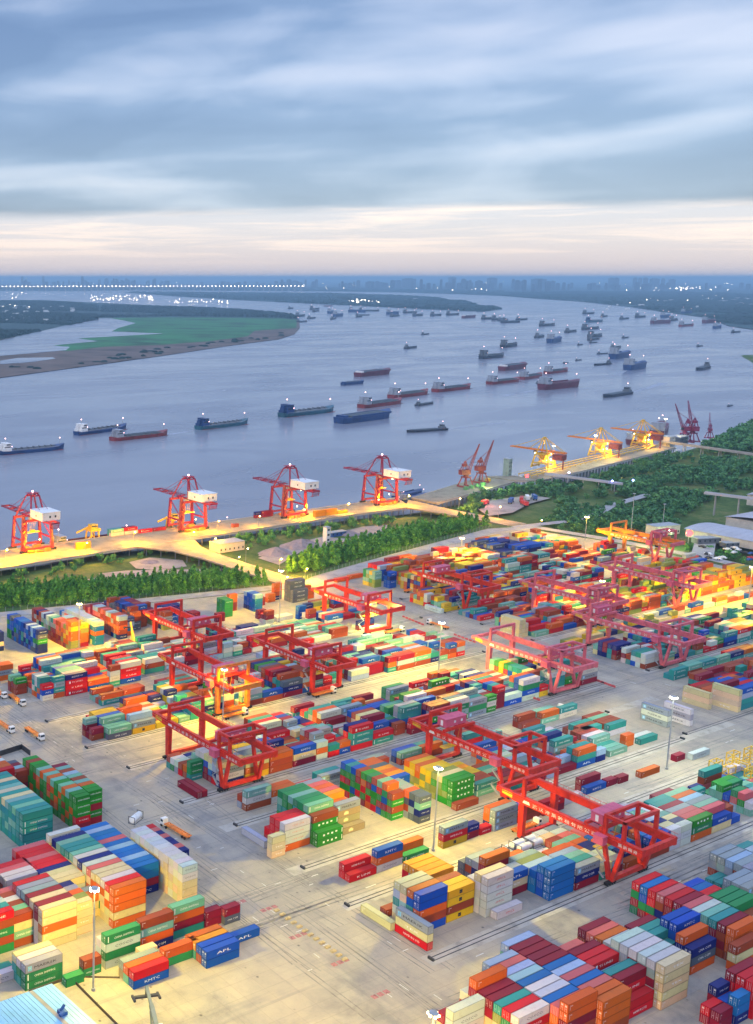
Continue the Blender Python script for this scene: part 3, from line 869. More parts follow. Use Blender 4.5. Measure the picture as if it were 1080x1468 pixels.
def slewing_crane(label, paint, head):
    r = empty('slewing_crane', (0, 0, 0), 0, label, 'slewing crane')
    for sx in (-1, 1):
        for sy in (-1, 1): MB().bar((sx * 5, sy * 5, 0.5), (sx * 2.6, sy * 2.6, 9), 1.1, 1.1, 0.8).build('leg', paint, r)
    p = MB(); p.box((-5.6, -5.6, 0.2), (-4.4, 5.6, 1.4)); p.box((4.4, -5.6, 0.2), (5.6, 5.6, 1.4)); p.box((-3.4, -3.4, 9), (3.4, 3.4, 10)); p.tube((0, 0, 10), (0, 0, 12), 2.4, 2.2, 10)
    p.build('portal_frame', paint, r)
    c, s = math.cos(head), math.sin(head)
    w = lambda a, q, z: (a * c - q * s, a * s + q * c, z)
    h = MB(); h.bar(w(-7, 0, 14.2), w(3.0, 0, 14.2), 5.0, 4.2); h.bar(w(-7.5, 0, 16.5), w(3.2, 0, 16.5), 5.4, 0.3); ho = h.build('machinery_house', paint, r)
    k = MB(); k.bar(w(3.0, 1.6, 14.6), w(5.0, 1.6, 14.6), 2.0, 2.6); k.build('cab', M['glass'], ho)
    j = MB()
    for q in (-1, 1):
        j.bar(w(2.5, q * 1.5, 13.5), w(13, q * 0.4, 41), 0.55, 0.55, 0.35); j.bar(w(1.5, q * 1.2, 16.4), w(13, q * 0.4, 41), 0.35, 0.35)
    for i in range(9):
        t = i / 9; j.bar(w(2.5 + 10.5 * t, -1.5 + 1.1 * t, 13.5 + 27.5 * t), w(2.5 + 10.5 * (t + .11), 1.5 - 1.1 * (t + .11), 13.5 + 27.5 * (t + .11)), 0.22)
    j.build('jib', paint, r)
    a = MB()
    for q in (-1, 1):
        a.bar(w(1, q * 1.6, 16.4), w(-1.8, q * 0.5, 25), 0.6); a.bar(w(-6, q * 1.6, 16.4), w(-1.8, q * 0.5, 25), 0.6); a.bar(w(-1.8, q * 0.5, 25), w(9, q * 0.5, 32), 0.18)
    a.box((w(-3, 0, 0)[0] - 1.6, w(-3, 0, 0)[1] - 1.6, 20), (w(-3, 0, 0)[0] + 1.6, w(-3, 0, 0)[1] + 1.6, 22.5))
    a.build('back_frame', paint, r)
    return r


sc1 = slewing_crane('left one of two rusty red slewing cranes with raised jibs', M['rust'], R(-12))
sc1.location = (893, 708, 0)
sc2 = dup(sc1, (925, 716, 0), R(6), 'right one of two rusty red slewing cranes, beside the green tower')
for i, (px_, py_, s_, l_, mm) in enumerate([(981, 634, 1.15, 'purple-red slewing crane at the far dock, jib leaning left', None), (992, 634, 1.2, 'purple-red slewing crane at the far dock, jib upright', None), (1017, 628, 0.75, 'small purple-red slewing crane beside the far docked ship', None)]):
    o = slewing_crane(l_, M['purple'], R((150, 60, 40)[i]))
    x, y = G(px_, py_, 0); o.location = (x, y, 0); o.scale = (s_,) * 3

# green tower, conveyor bridges and huts round the jetties
def box_tower(name, label, cat, loc, sz, m, rz=0):
    r = empty(name, loc, rz, label, cat)
    w, d, h = sz
    MB().box((-w / 2, -d / 2, 0), (w / 2, d / 2, h)).build('wall', m, r)
    MB().box((-w / 2 - .3, -d / 2 - .3, h), (w / 2 + .3, d / 2 + .3, h + .4)).build('roof', M['steel'], r)
    k = None
    for i in range(max(1, int(h / 4))):
        for x in np.linspace(-w / 2 + 1.5, w / 2 - 1.5, max(2, int(w / 4))):
            if k is None: q = k = MB().box((-.6, -.05, 0), (.6, 0, 1.5)).build('window', M['glass'], r)
            else: q = k.copy(); COL.objects.link(q); q.parent = r
            q.location = (x, -d / 2, 1.5 + i * 4)
    return r


box_tower('transfer_tower', 'tall pale green transfer tower left of the yellow unloaders', 'tower', (*G(727, 683), 0), (6, 6, 18), mat('tower_green_grey', (0.26, 0.34, 0.29), 0.7, 0.15, 0.3), R(9))
box_tower('switch_house', 'pale green-lit switch house at the far end of the ore jetty', 'hut', (*G(956, 640), 0), (16, 12, 12), M['wall_pale'], R(9))
box_tower('loading_house', 'dark loading house beside the far purple-red cranes', 'hut', (*G(972, 636), 0), (24, 14, 9), M['deck_grey'], R(9))


def conveyor(label, a, c, z0, z1, w, legs, m=None):
    r = empty('conveyor_bridge', (a[0], a[1], 0), 0, label, 'conveyor bridge')
    d = (c[0] - a[0], c[1] - a[1])
    g = MB(); g.bar((0, 0, z0), (d[0], d[1], z1), w, 0.8); nn = Vector((-d[1], d[0], 0)).normalized() * w * 0.5
    for s in (-1, 1): g.bar((nn.x * s, nn.y * s, z0 + 1), (d[0] + nn.x * s, d[1] + nn.y * s, z1 + 1), 0.2, 1.1)
    g.build('gallery', m or M['roof_grey'], r)
    src = None
    for i in range(legs):
        t = (i + 0.5) / legs; p = (d[0] * t, d[1] * t); zt = z0 + (z1 - z0) * t
        l = MB(); l.bar((nn.x * .9, nn.y * .9, -4), (nn.x * .5, nn.y * .5, zt - .5), 0.7); l.bar((-nn.x * .9, -nn.y * .9, -4), (-nn.x * .5, -nn.y * .5, zt - .5), 0.7); l.bar((-nn.x * .6, -nn.y * .6, zt - 1), (nn.x * .6, nn.y * .6, zt - 1), .6)
        q = l.build('trestle', M['concrete'], r); q.location = (*p, 0)
    return r


conveyor('grey conveyor bridge running from the jetty towards two blue lamps', (985, 690), G(893, 699), 7, 3, 5, 5)
conveyor('long pale road bridge curving right behind the far dock trees', G(945, 640), G(1100, 660), 6, 4, 7, 6, M['concrete'])
conveyor('high grey gallery over the pale warehouse roofs at right', G(1008, 730, 0), G(1110, 742, 0), 14, 13, 4.5, 3)
k = Vector((985, 700, 0)); e_ = Vector((1300, 762, 0)); d_ = (e_ - k)
yb = empty('conveyor_line', (985, 704, 1.5), 0, 'yellow-lit conveyor line along the ore jetty deck', 'conveyor')
g_ = MB()
for off in (0, 7, 13):
    nn = Vector((-d_.y, d_.x, 0)).normalized() * off
    g_.bar((nn.x, nn.y, 2.2), (d_.x + nn.x, d_.y + nn.y, 2.2), 1.6, 0.7)
    for i in range(26):
        t = i / 26; g_.bar((d_.x * t + nn.x, d_.y * t + nn.y, 0), (d_.x * t + nn.x, d_.y * t + nn.y, 2), 0.4)
g_.build('belt_frame', M['crane_yellow'], yb)


# ------------------------------------------------------------------ ships
def hull_mesh(L, Wd, fb, bow_rise, m, stern_w=0.85, draft=2.0):
    """tapered hull, x from stern (-L/2) to bow (+L/2)"""
    st = [(-0.5, stern_w * .8, 0.5, .25), (-0.47, stern_w, 0.35, .2), (-0.40, 1, 0.2, 0), (-0.1, 1, 0, 0), (0.25, 1, 0, 0), (0.36, 0.86, 0.35, 0), (0.44, 0.52, 0.75, 0), (0.485, 0.22, 1.0, 0), (0.5, 0.05, 1.06, 0)]
    b_ = MB(); rings = []
    for x, w, rise, up in st:
        z = fb + bow_rise * rise * (1 if x > 0 else 0.6)
        hw = Wd / 2 * w; wl = hw * (0.92 if abs(x) < .4 else 0.75)
        rings.append([(x * L, -hw, z), (x * L * (0.97 if x > 0.4 else 1), -wl, -draft), (x * L * (0.97 if x > 0.4 else 1), wl, -draft), (x * L, hw, z)])
    vs = [p for r_ in rings for p in r_]; fs = []
    for i in range(len(rings) - 1):
        a = i * 4
        for j in range(3): fs.append((a + j, a + j + 1, a + 4 + j + 1, a + 4 + j)[::-1])
        fs.append((a + 3, a, a + 4, a + 7)[::-1])
    fs += [(0, 1, 2, 3), (len(vs) - 1, len(vs) - 2, len(vs) - 3, len(vs) - 4)]
    b_._add(vs, fs)
    return b_


def make_ship(name, hull_m, house_m, L=80, Wd=13, fb=3.2, kind='cargo'):
    r = empty(name, (0, 0, 0), 0, 'x', 'ship', 'vessels on the river')
    h = hull_mesh(L, Wd, fb, 2.6 if kind != 'flat' else 1.0, hull_m).build('hull', hull_m, r)
    if kind in ('cargo', 'tanker'):
        MB().box((-L * .47, -Wd * .46, -0.4), (L * .44, Wd * .46, 0.25)).build('waterline', M['hull_red'] if hull_m != M['hull_red'] else M['hull_maroon'], h)
    hx = -L * 0.40
    d = MB()
    if kind == 'cargo':
        c = MB(); c.box((-L * .30, -Wd * .38, fb), (L * .33, Wd * .38, fb + 1.5)); c.box((-L * .29, -Wd * .34, fb + 1.5), (L * .32, Wd * .34, fb + 1.55))
        for i in range(9): c.box((-L * .30 + L * .63 * i / 9, -Wd * .40, fb + 1.5), (-L * .30 + L * .63 * i / 9 + .5, Wd * .40, fb + 1.8))
        c.build('cargo_hatch', M['cargo'], r)
    elif kind == 'tanker':
        c = MB(); c.box((-L * .28, -Wd * .3, fb), (L * .33, Wd * .3, fb + .8))
        for y in (-1.2, 0, 1.2): c.tube((-L * .28, y, fb + 1.5), (L * .36, y, fb + 1.5), .28, n=6)
        for i in range(7): c.box((-L * .25 + i * L * .09, -2, fb + .8), (-L * .25 + i * L * .09 + .8, 2, fb + 2.4))
        c.build('pipe_deck', M['deck_grey'], r)
    if kind in ('cargo', 'tanker', 'deep'):
        d.box((hx - 5, -Wd * .42, fb + .4), (hx + 4.5, Wd * .42, fb + 3.0)); d.box((hx - 4, -Wd * .36, fb + 3.0), (hx + 4, Wd * .36, fb + 5.5)); d.box((hx - 2, -Wd * .42, fb + 5.5), (hx + 3.4, Wd * .42, fb + 8.0))
        d.box((hx - 2.4, -Wd * .46, fb + 8.0), (hx + 3.8, Wd * .46, fb + 8.25)); d.box((hx - 6.6, -1.4, fb + 1), (hx - 4.4, 1.4, fb + 7.6))
        dh = d.build('deck_house', house_m, r)
        w = MB(); w.box((hx + 3.4, -Wd * .40, fb + 6.3), (hx + 3.45, Wd * .40, fb + 7.4)); w.box((hx - 1.6, -Wd * .425, fb + 6.3), (hx + 3, -Wd * .42, fb + 7.4)); w.box((hx - 3.5, -Wd * .365, fb + 3.8), (hx + 3.4, -Wd * .36, fb + 4.6))
        w.build('window', M['glass'], dh)
        if kind == 'deep':
            c = MB()
            for s in (-1, 1): c.bar((-L * .36, s * Wd * .45, fb + .9), (L * .36, s * Wd * .45, fb + .9), .5, 1.9)
            c.box((-L * .35, -Wd * .42, fb), (L * .36, Wd * .42, fb + .4)); c.build('bulwark', hull_m, r)
        m = MB(); m.tube((hx, 0, fb + 8.2), (hx, 0, fb + 12.5), .22, .12, 6); m.bar((hx, -2.4, fb + 11), (hx, 2.4, fb + 11), .2); m.tube((L * .43, 0, fb + 2), (L * .43, 0, fb + 8.5), .25, .15, 6); m.bar((L * .43, -1, fb + 7.4), (L * .43, 1, fb + 7.4), .2)
        mo = m.build('mast', M['steel'], r)
        MB().ball((hx, 0, fb + 12.8), .55).ball((L * .43, 0, fb + 8.8), .55).ball((hx + 5.5, -Wd * .3, fb + 4.6), .4).build('mast_lamp', M['l_pink'], mo)
        rl = MB()
        for s in (-1, 1): rl.bar((-L * .47, s * Wd * .47, fb + 1.1), (L * .36, s * Wd * .49, fb + 1.1), .1)
        rl.build('railing', M['white'], r)
    elif kind == 'flat':
        d.box((hx - 3, -Wd * .3, fb), (hx + 4, Wd * .3, fb + 2.4)); d.box((hx - 1, -Wd * .24, fb + 2.4), (hx + 2.6, Wd * .24, fb + 4.6)); d.box((hx - 1.3, -Wd * .28, fb + 4.6), (hx + 2.9, Wd * .28, fb + 4.8))
        dh = d.build('deck_house', house_m, r)
        MB().box((hx + 2.6, -Wd * .22, fb + 3.1), (hx + 2.65, Wd * .22, fb + 4.2)).build('window', M['glass'], dh)
        MB().box((-L * .28, -Wd * .40, fb), (L * .36, Wd * .40, fb + .7)).build('cargo_hatch', M['cargo'], r)
        m = MB(); m.tube((hx, 0, fb + 4.8), (hx, 0, fb + 8), .15, .1, 6); mo = m.build('mast', M['steel'], r)
        MB().ball((hx, 0, fb + 8.4), .4).build('mast_lamp', M['l_pink'], mo)
    elif kind == 'barge':
        d.box((-L * .46, -Wd * .3, fb), (-L * .40, Wd * .3, fb + 2.2)).build('deck_house', house_m, r)
        c = MB(); c.box((-L * .36, -Wd * .4, fb), (L * .38, Wd * .4, fb + 1.3)); c.build('cargo_hatch', M['cargo'], r)
        g = MB()
        for s in (-1, 1): g.bar((-L * .36, s * Wd * .44, fb + .8), (L * .40, s * Wd * .44, fb + .8), .4, 1.6)
        g.build('bulwark', hull_m, r)
    return r


SHIPS = {
    'cargo_red': make_ship('cargo_ship', M['hull_red'], M['bridge_grey'], kind='cargo'),
    'cargo_dark': make_ship('cargo_ship', M['hull_dark'], M['deck_grey'], kind='cargo'),
    'tank_blue': make_ship('tanker_ship', M['hull_blue'], M['white'], kind='tanker'),
    'tank_teal': make_ship('tanker_ship', M['hull_teal'], M['hull_blue'], kind='tanker'),
    'deep_maroon': make_ship('cargo_ship', M['hull_maroon'], M['bridge_grey'], L=80, Wd=15, fb=6.0, kind='deep'),
    'deep_blue': make_ship('cargo_ship', M['hull_blue'], M['bridge_grey'], L=80, Wd=15, fb=6.0, kind='deep'),
    'flat_dark': make_ship('river_boat', M['hull_dark'], M['deck_grey'], L=60, Wd=10, fb=2.0, kind='flat'),
    'barge_blue': make_ship('open_barge', M['hull_blue'], M['hull_blue'], L=70, Wd=14, fb=4.0, kind='barge'),
    'barge_maroon': make_ship('open_barge', M['hull_maroon'], M['white'], L=70, Wd=14, fb=4.0, kind='barge'),
}
SLEN = {'flat_dark': 60, 'barge_blue': 70, 'barge_maroon': 70}
FLEET = [  # stern, bow, kind, label
    ((-2, 652), (92, 643), 'tank_blue', 'blue tanker with white bridge leaving the left edge of the river'),
    ((109, 624), (181, 614), 'tank_blue', 'blue ship partly behind a red-bottomed one at left'),
    ((160, 632), (240, 623), 'cargo_red', 'black and red cargo ship with a lit bow lamp at left'),
    ((283, 616), (355, 607), 'tank_teal', 'teal ship with four lamps, alone above the second quay crane'),
    ((403, 598), (478, 589), 'tank_teal', 'long teal-grey ship with white bridge, third row of river'),
    ((485, 607), (558, 597), 'barge_blue', 'big unlit navy blue barge with red deck edge'),
    ((640, 616), (583, 620), 'flat_dark', 'low dark blue pusher boat heading left, nearest the jetty'),
    ((517, 585), (575, 577), 'cargo_red', 'red-hulled cargo ship with stern lamps behind the navy barge'),
    ((560, 571), (613, 564), 'cargo_red', 'dark green-decked ship with two bright lamps above the red one'),
    ((597, 582), (621, 578), 'flat_dark', 'small dark boat below the lamp-lit ship, mid river'),
    ((623, 562), (674, 556), 'cargo_red', 'ship with four bright pink lamps, mid river'),
    ((512, 540), (558, 535), 'barge_maroon', 'maroon and navy barge above a small dark one'),
    ((491, 552), (521, 549), 'barge_blue', 'small dark barge below the maroon barge'),
    ((581, 500), (597, 498), 'flat_dark', 'lone small dark boat on the open water, upper of centre'),
    ((605, 480), (615, 479), 'flat_dark', 'tiny lone boat higher up the open water'),
    ((687, 515), (724, 511), 'cargo_dark', 'dark ship with one lamp left of the moored pair'),
    ((716, 499), (744, 495), 'cargo_dark', 'dark ship just above the lamp-topped one'),
    ((714, 532), (757, 526), 'barge_maroon', 'wide maroon and blue barge with a red lamp'),
    ((701, 551), (744, 546), 'cargo_red', 'dark ship with red stern house and white bow lamp'),
    ((748, 544), (776, 539), 'cargo_red', 'small red ship with red stern lamp'),
    ((783, 536), (813, 532), 'cargo_red', 'white-topped ship with cream bulwarks'),
    ((773, 559), (832, 553), 'deep_maroon', 'large high-sided maroon ship with pink lamps'),
    ((903, 564), (866, 570), 'flat_dark', 'low dark pusher boat with a white wake behind it'),
    ((875, 522), (852, 524), 'flat_dark', 'blue tug towing a low raft'),
    ((876, 515), (902, 511), 'deep_blue', 'blue ship with pale bridge in the right group'),
    ((898, 531), (924, 526), 'deep_blue', 'grey-blue open ship with a pale bow wave'),
    ((857, 508), (872, 507), 'flat_dark', 'small blue boat left of the blue ship with pale bridge'),
    ((877, 500), (889, 498), 'flat_dark', 'small blue boat above the right group'),
    ((826, 517), (834, 516), 'flat_dark', 'tiny blue boat near the middle of the right group'),
    ((786, 492), (804, 489), 'deep_blue', 'bright blue high ship, upper middle'),
    ((768, 485), (779, 482), 'flat_dark', 'small lamp-topped boat left of the bright blue ship'),
    ((811, 477), (826, 475), 'flat_dark', 'small dark blue boat above the bright blue ship'),
    ((767, 468), (803, 466), 'cargo_dark', 'long low dark ship, sixth row of river'),
    ((829, 473), (865, 471), 'cargo_dark', 'long low dark ship right of the sixth row one'),
    ((845, 484), (862, 482), 'cargo_dark', 'pale-roofed ship on top of a moored cluster of three'),
    ((845, 488), (858, 486), 'flat_dark', 'middle boat of the moored cluster of three'),
    ((846, 492), (856, 491), 'flat_dark', 'white-hulled lowest boat of the moored cluster of three'),
    ((820, 451), (868, 449), 'cargo_dark', 'long dark ship below the far shore, right of middle'),
    ((838, 462), (867, 461), 'tank_teal', 'teal low ship with a white stern lamp'),
    ((860, 455), (873, 453), 'flat_dark', 'tiny brown boat beside the teal low ship'),
    ((741, 459), (756, 458), 'flat_dark', 'small dark boat above the long low ships'),
    ((715, 463), (750, 462), 'cargo_dark', 'dark ship in the row by the island tip'),
    ((715, 460), (728, 459), 'flat_dark', 'boat moored on top of the row by the island tip'),
    ((706, 459), (724, 458), 'cargo_dark', 'left boat of the row by the island tip'),
    ((690, 458), (712, 457), 'cargo_dark', 'dark ship at the left end of the island row'),
    ((662, 456), (683, 455), 'barge_maroon', 'brownish barge left of the island row'),
    ((637, 452), (662, 451), 'cargo_dark', 'thin dark ship in the far row under the island'),
    ((617, 453), (634, 452), 'cargo_dark', 'ship with pale mast in the far row under the island'),
    ((592, 453), (607, 452), 'cargo_dark', 'dark ship in the middle of the far row'),
    ((571, 449), (606, 448), 'cargo_dark', 'long dark ship moored with others in the far row'),
    ((552, 451), (575, 450), 'deep_blue', 'blue ship at the left of the middle moored group'),
    ((560, 454), (573, 453), 'flat_dark', 'small boat under the middle moored group'),
    ((512, 446), (546, 446), 'cargo_dark', 'long dark ship of the left moored group'),
    ((497, 447), (528, 448), 'deep_blue', 'blue ship of the left moored group'),
    ((510, 452), (530, 452), 'cargo_dark', 'lower dark ship of the left moored group'),
    ((512, 455), (518, 454), 'flat_dark', 'tiny boat hanging below the left moored group'),
    ((479, 454), (491, 453), 'deep_blue', 'blue ship with square house left of the groups'),
    ((468, 450), (480, 448), 'deep_blue', 'second blue ship with square house left of the groups'),
    ((475, 458), (481, 457), 'flat_dark', 'tiny boat below the square-housed blue ships'),
    ((441, 444), (462, 443), 'cargo_dark', 'thin dark ship near the peninsula tip'),
    ((448, 447), (458, 446), 'flat_dark', 'small boat under the thin ship near the peninsula'),
    ((442, 457), (452, 456), 'flat_dark', 'small dark boat right of the peninsula point'),
    ((426, 462), (440, 461), 'flat_dark', 'dark red boat moored at the peninsula point'),
    ((425, 454), (437, 453), 'cargo_dark', 'dark ship moored just off the peninsula point'),
    ((413, 443), (421, 442), 'flat_dark', 'boat off the peninsula woods'),
    ((464, 439), (477, 439), 'barge_maroon', 'faint reddish barge near the island shore'),
    ((890, 458), (901, 457), 'flat_dark', 'small boat left of the right-bank moorings'),
    ((903, 456), (934, 454), 'cargo_dark', 'dark ship of the right-bank moorings, leftmost'),
    ((928, 464), (968, 463), 'deep_maroon', 'long ship with an orange lamp in the right-bank moorings'),
    ((943, 456), (965, 454), 'deep_blue', 'blue moored ship on top of the right-bank moorings'),
    ((955, 461), (977, 458), 'cargo_dark', 'dark ship at the right of the right-bank moorings'),
    ((975, 468), (994, 467), 'cargo_red', 'low reddish ship right of the moorings'),
    ((974, 450), (996, 449), 'deep_blue', 'blue ship close under the right bank woods'),
    ((1009, 463), (1025, 462), 'deep_maroon', 'small dark red ship close to the right bank'),
    ((1024, 471), (1033, 470), 'deep_blue', 'dark stubby boat near the right bank quay'),
    ((1050, 477), (1061, 476), 'flat_dark', 'small low boat off the right bank'),
    ((1015, 527), (1001, 531), 'flat_dark', 'lone motor boat with a short wake at the right'),
    ((1000, 497), (1007, 496), 'flat_dark', 'tiny lone boat on the open water at the right'),
    ((1044, 583), (1050, 581), 'flat_dark', 'tiny boat near the far docked ships'),
    ((829, 495), (835, 494), 'flat_dark', 'tiny white-topped boat in mid channel'),
    ((893, 485), (901, 484), 'flat_dark', 'tiny white boat right of the moored cluster'),
    ((808, 521), (815, 520), 'flat_dark', 'tiny square dark boat right of the maroon barge'),
    ((770, 550), (782, 548), 'flat_dark', 'small grey boat at the stern of the large maroon ship'),
    ((642, 440), (660, 440), 'flat_dark', 'tiny boat on the strip of river beyond the island tip'),
]
used = set()
for (s, b_, k, lab) in FLEET:
    a = Vector((*G(*s, WATER_Z), WATER_Z)); c = Vector((*G(*b_, WATER_Z), WATER_Z))
    d = c - a; L = min(d.length, 130); sc_ = max(L, 16) / SLEN.get(k, 80)
    if k not in used:
        o = SHIPS[k]; used.add(k)
    else: o = dup(SHIPS[k], (0, 0, 0))
    mid = (a + c) / 2; vz = max(sc_, 0.33 if L > 28 else 0.24)
    far = min(1.25, max(1.0, mid.length / 2600))
    o.location = mid; o.rotation_euler = (0, 0, math.atan2(d.y, d.x)); o.scale = (sc_, max(sc_, vz * .9), vz * far)
    o['label'] = lab; o['group'] = 'vessels on the river'
    o['category'] = 'barge' if 'barge' in k else ('boat' if k == 'flat_dark' else 'ship')
# vessels at the wharf
for (x, y, rz, k, sc_, lab) in [(470, 712, 0, 'deep_maroon', .95, 'moored cargo ship behind the wharf with yellow deck gear, left'), (578, 713, 0, 'cargo_red', .8, 'moored ship with a white bridge showing behind the second crane'),
                               (690, 712, 0, 'cargo_dark', .6, 'moored boat with an orange-lit bridge right of the third crane'), (716, 713, 0, 'flat_dark', .9, 'small moored boat with a lamp left of the last quay crane'),
                               (846, 735, R(12), 'deep_blue', .62, 'blue moored barge alongside the slewing crane jetty'), (838, 722, R(12), 'deep_blue', .55, 'second blue moored barge alongside the slewing crane jetty'),
                               (792, 713, 0, 'deep_maroon', .5, 'rusty moored boat at the right end of the wharf'),
                               (1395, 850, R(20), 'deep_maroon', 1.0, 'purple-red docked ship below the far red cranes'), (1500, 885, R(28), 'deep_maroon', 1.3, 'large purple docked ship at the far right bank')]:
    o = dup(SHIPS[k], (x, y, WATER_Z), rz, lab, 'vessels on the river', sc_)
def deck_gantry(label):
    r = empty('ship_gantry', (0, 0, 0), 0, label, 'ship crane')
    f = MB()
    for x in (-4, 4):
        for y in (-4, 4): f.bar((x, y, 0), (x * .8, y * .8, 9), 1.0)
    f.box((-4.5, -4.5, 9), (4.5, 4.5, 11)); f.build('portal_frame', M['crane_yellow'], r)
    k = MB(); k.box((-3, -3, 11), (3, 2, 14)); k.bar((0, 0, 13), (-13, 3, 8), 1.0, 1.2); k.bar((-2, -3, 6), (-9, -3, 1), .9); k.build('machinery_house', M['crane_yellow'], r)
    MB().box((-2.6, -3.05, 12), (2.6, -3, 13.4)).build('window', M['glass'], r)
    return r
deck_gantry('yellow deck gantry of the vessel moored left of the second crane').location = (470, 711, -5)
deck_gantry('yellow gear standing behind the second quay crane').location = (548, 712, -5)
# wakes: pale disturbed water, flat sheets on the surface
def wake(px, w0, w1):
    P = [Vector((*G(*p, WATER_Z), 0)) for p in px]; bb = MB()
    for i in range(len(P) - 1):
        d = (P[i + 1] - P[i]).normalized(); nn = Vector((-d.y, d.x, 0)); a, c = w0 + (w1 - w0) * i / (len(P) - 1), w0 + (w1 - w0) * (i + 1) / (len(P) - 1)
        q = [P[i] - nn * a, P[i + 1] - nn * c, P[i + 1] + nn * c, P[i] + nn * a]
        bb.quad(*[(v_.x, v_.y, WATER_Z + 0.06) for v_ in q])
    o = bb.build('water_wake', M['wake']); o['kind'] = 'structure'
M['wake'] = mat('wake_foam', (0.30, 0.33, 0.38), 0.6, 0.15, 0.05)
wake([(904, 563), (930, 556), (952, 549)], 2.5, 9)
wake([(772, 558), (748, 563), (722, 567)], 3, 7)
wake([(640, 616), (680, 611), (720, 606)], 2, 3.5)
wake([(1012, 527), (1020, 523)], 2, 6)
wake([(898, 531), (884, 537)], 3, 7)
wake([(281, 616), (262, 620), (240, 623)], 2, 5)


# ------------------------------------------------------------------ crane rails and yard markings
LANES = [(202.5, 235.5), (259.5, 294), (318, 353), (378, 411), (437, 470)]
rb = MB()
def rail(x0, x1, y):
    for o in (-0.75, 0.75):
        rb.box((x0, y + o - .1, 0.0), (x1, y + o + .1, 0.12))
    for s in (x0, x1): rb.box((s - .3, y - 1.0, 0), (s + .3, y + 1.0, .8))
for y in LANES[0]: rail(254, 560, y)
for y in LANES[1]: rail(258, 478, y)
rail(484, 700, 262); rail(540, 700, 292)
for y in LANES[2]: rail(252, 512, y); rail(548, 720, y)
for y in LANES[3]: rail(248, 500, y); rail(540, 760, y)
for y in LANES[4]: rail(262, 520, y); rail(540, 770, y)
tag(rb.build('crane_rails', M['dark']), 'dark crane rails running along the container lanes', 'rails', kind='structure')
cb = MB()
for y in LANES[0] + LANES[1] + LANES[2] + LANES[3] + LANES[4]:
    for (x0, x1) in ((252, 515), (545, 720)):
        cb.quad((x0, y - 2.4, .012), (x1, y - 2.4, .012), (x1, y + 2.4, .012), (x0, y + 2.4, .012))
o = cb.build('rail_beam_strip', mat('rail_beam_concrete', (0.40, 0.37, 0.32), 0.85, 0.16, 0.2)); o['kind'] = 'structure'

# painted marks, worn
mk = MB(); rk = MB()
r_ = random.Random(3)
for i in range(130):
    x, y = r_.uniform(215, 262), r_.uniform(150, 520)
    if i % 3 == 0: mk.box((x, y, .016), (x + r_.uniform(1, 3), y + .25, .02))
    elif i % 3 == 1: mk.box((x, y, .016), (x + .25, y + r_.uniform(1, 4), .02))
for i in range(60):
    x = r_.uniform(255, 520); y = r_.choice([186, 192, 197, 240, 248, 254, 305, 312, 362, 370, 422, 428]); mk.box((x, y, .016), (x + r_.uniform(2, 5), y + .3, .02))
for i in range(12):
    x, y = 519 + r_.uniform(-6, 22), r_.uniform(200, 470); mk.box((x, y, .016), (x + .3, y + 3.0, .02))
o = mk.build('lane_markings', mat('worn_white_marking', (0.62, 0.61, 0.57), 0.8, 0.2, 1.5)); o['kind'] = 'structure'
for px in ((340, 1295), (385, 1303), (427, 1342), (487, 1380), (545, 1426)):
    x, y = G(*px)
    for j in range(3): rk.box((x - 3 + j * 2.3, y - .8, .018), (x - 1.2 + j * 2.3, y + .8, .022))
o = rk.build('red_markings', mat('worn_red_marking', (0.36, 0.14, 0.14), 0.8, 0.25, 1.2)); o['kind'] = 'structure'
M['kerb_yellow'] = mat('worn_kerb_yellow', (0.44, 0.35, 0.18), 0.8, 0.2, 1.0)
ty = MB(); r_ = random.Random(8)
for i in range(46):
    x0, y0, L_ = r_.uniform(216, 262), r_.uniform(130, 470), r_.uniform(18, 80); dx = r_.uniform(-3, 3)
    for o in (0, 1.9): ty.quad((x0 + o, y0, .006), (x0 + o + .32, y0, .006), (x0 + o + dx + .32, y0 + L_, .006), (x0 + o + dx, y0 + L_, .006))
for i in range(34):
    x0, y0, L_ = r_.uniform(514, 540), r_.uniform(150, 480), r_.uniform(18, 70); dx = r_.uniform(-2, 2)
    for o in (0, 1.9): ty.quad((x0 + o, y0, .006), (x0 + o + .32, y0, .006), (x0 + o + dx + .32, y0 + L_, .006), (x0 + o + dx, y0 + L_, .006))
for i in range(70):
    y0 = r_.choice([188, 192, 197, 240, 249, 253, 299, 309, 313, 358, 366, 372, 418, 428]) + r_.uniform(-2, 2); x0, L_ = r_.uniform(180, 480), r_.uniform(20, 90); dy = r_.uniform(-2, 2)
    for o in (0, 1.9): ty.quad((x0, y0 + o, .007), (x0 + L_, y0 + o + dy, .007), (x0 + L_, y0 + o + dy + .32, .007), (x0, y0 + o + .32, .007))
o = ty.build('tyre_tracks', mat('tyre_track_rubber', (0.22, 0.205, 0.185), 0.8, 0.25, 0.3)); o['kind'] = 'structure'
# row of yellow kerb stones
for i in range(13):
    t = i / 12; x, y = G(397 + t * 97, 1306 + t * 70)
    tag(MB().prism([(x - .9, y - .5), (x + .9, y - .5), (x + .9, y + .5), (x - .9, y + .5)], 0, .45).bar((x - .5, y, .45), (x + .5, y, .45), .5, .2).build('kerb_stone', M['kerb_yellow']),
        'worn yellow kerb stone in the diagonal row on the yard', 'kerb stone', 'yellow kerb stones on the yard')
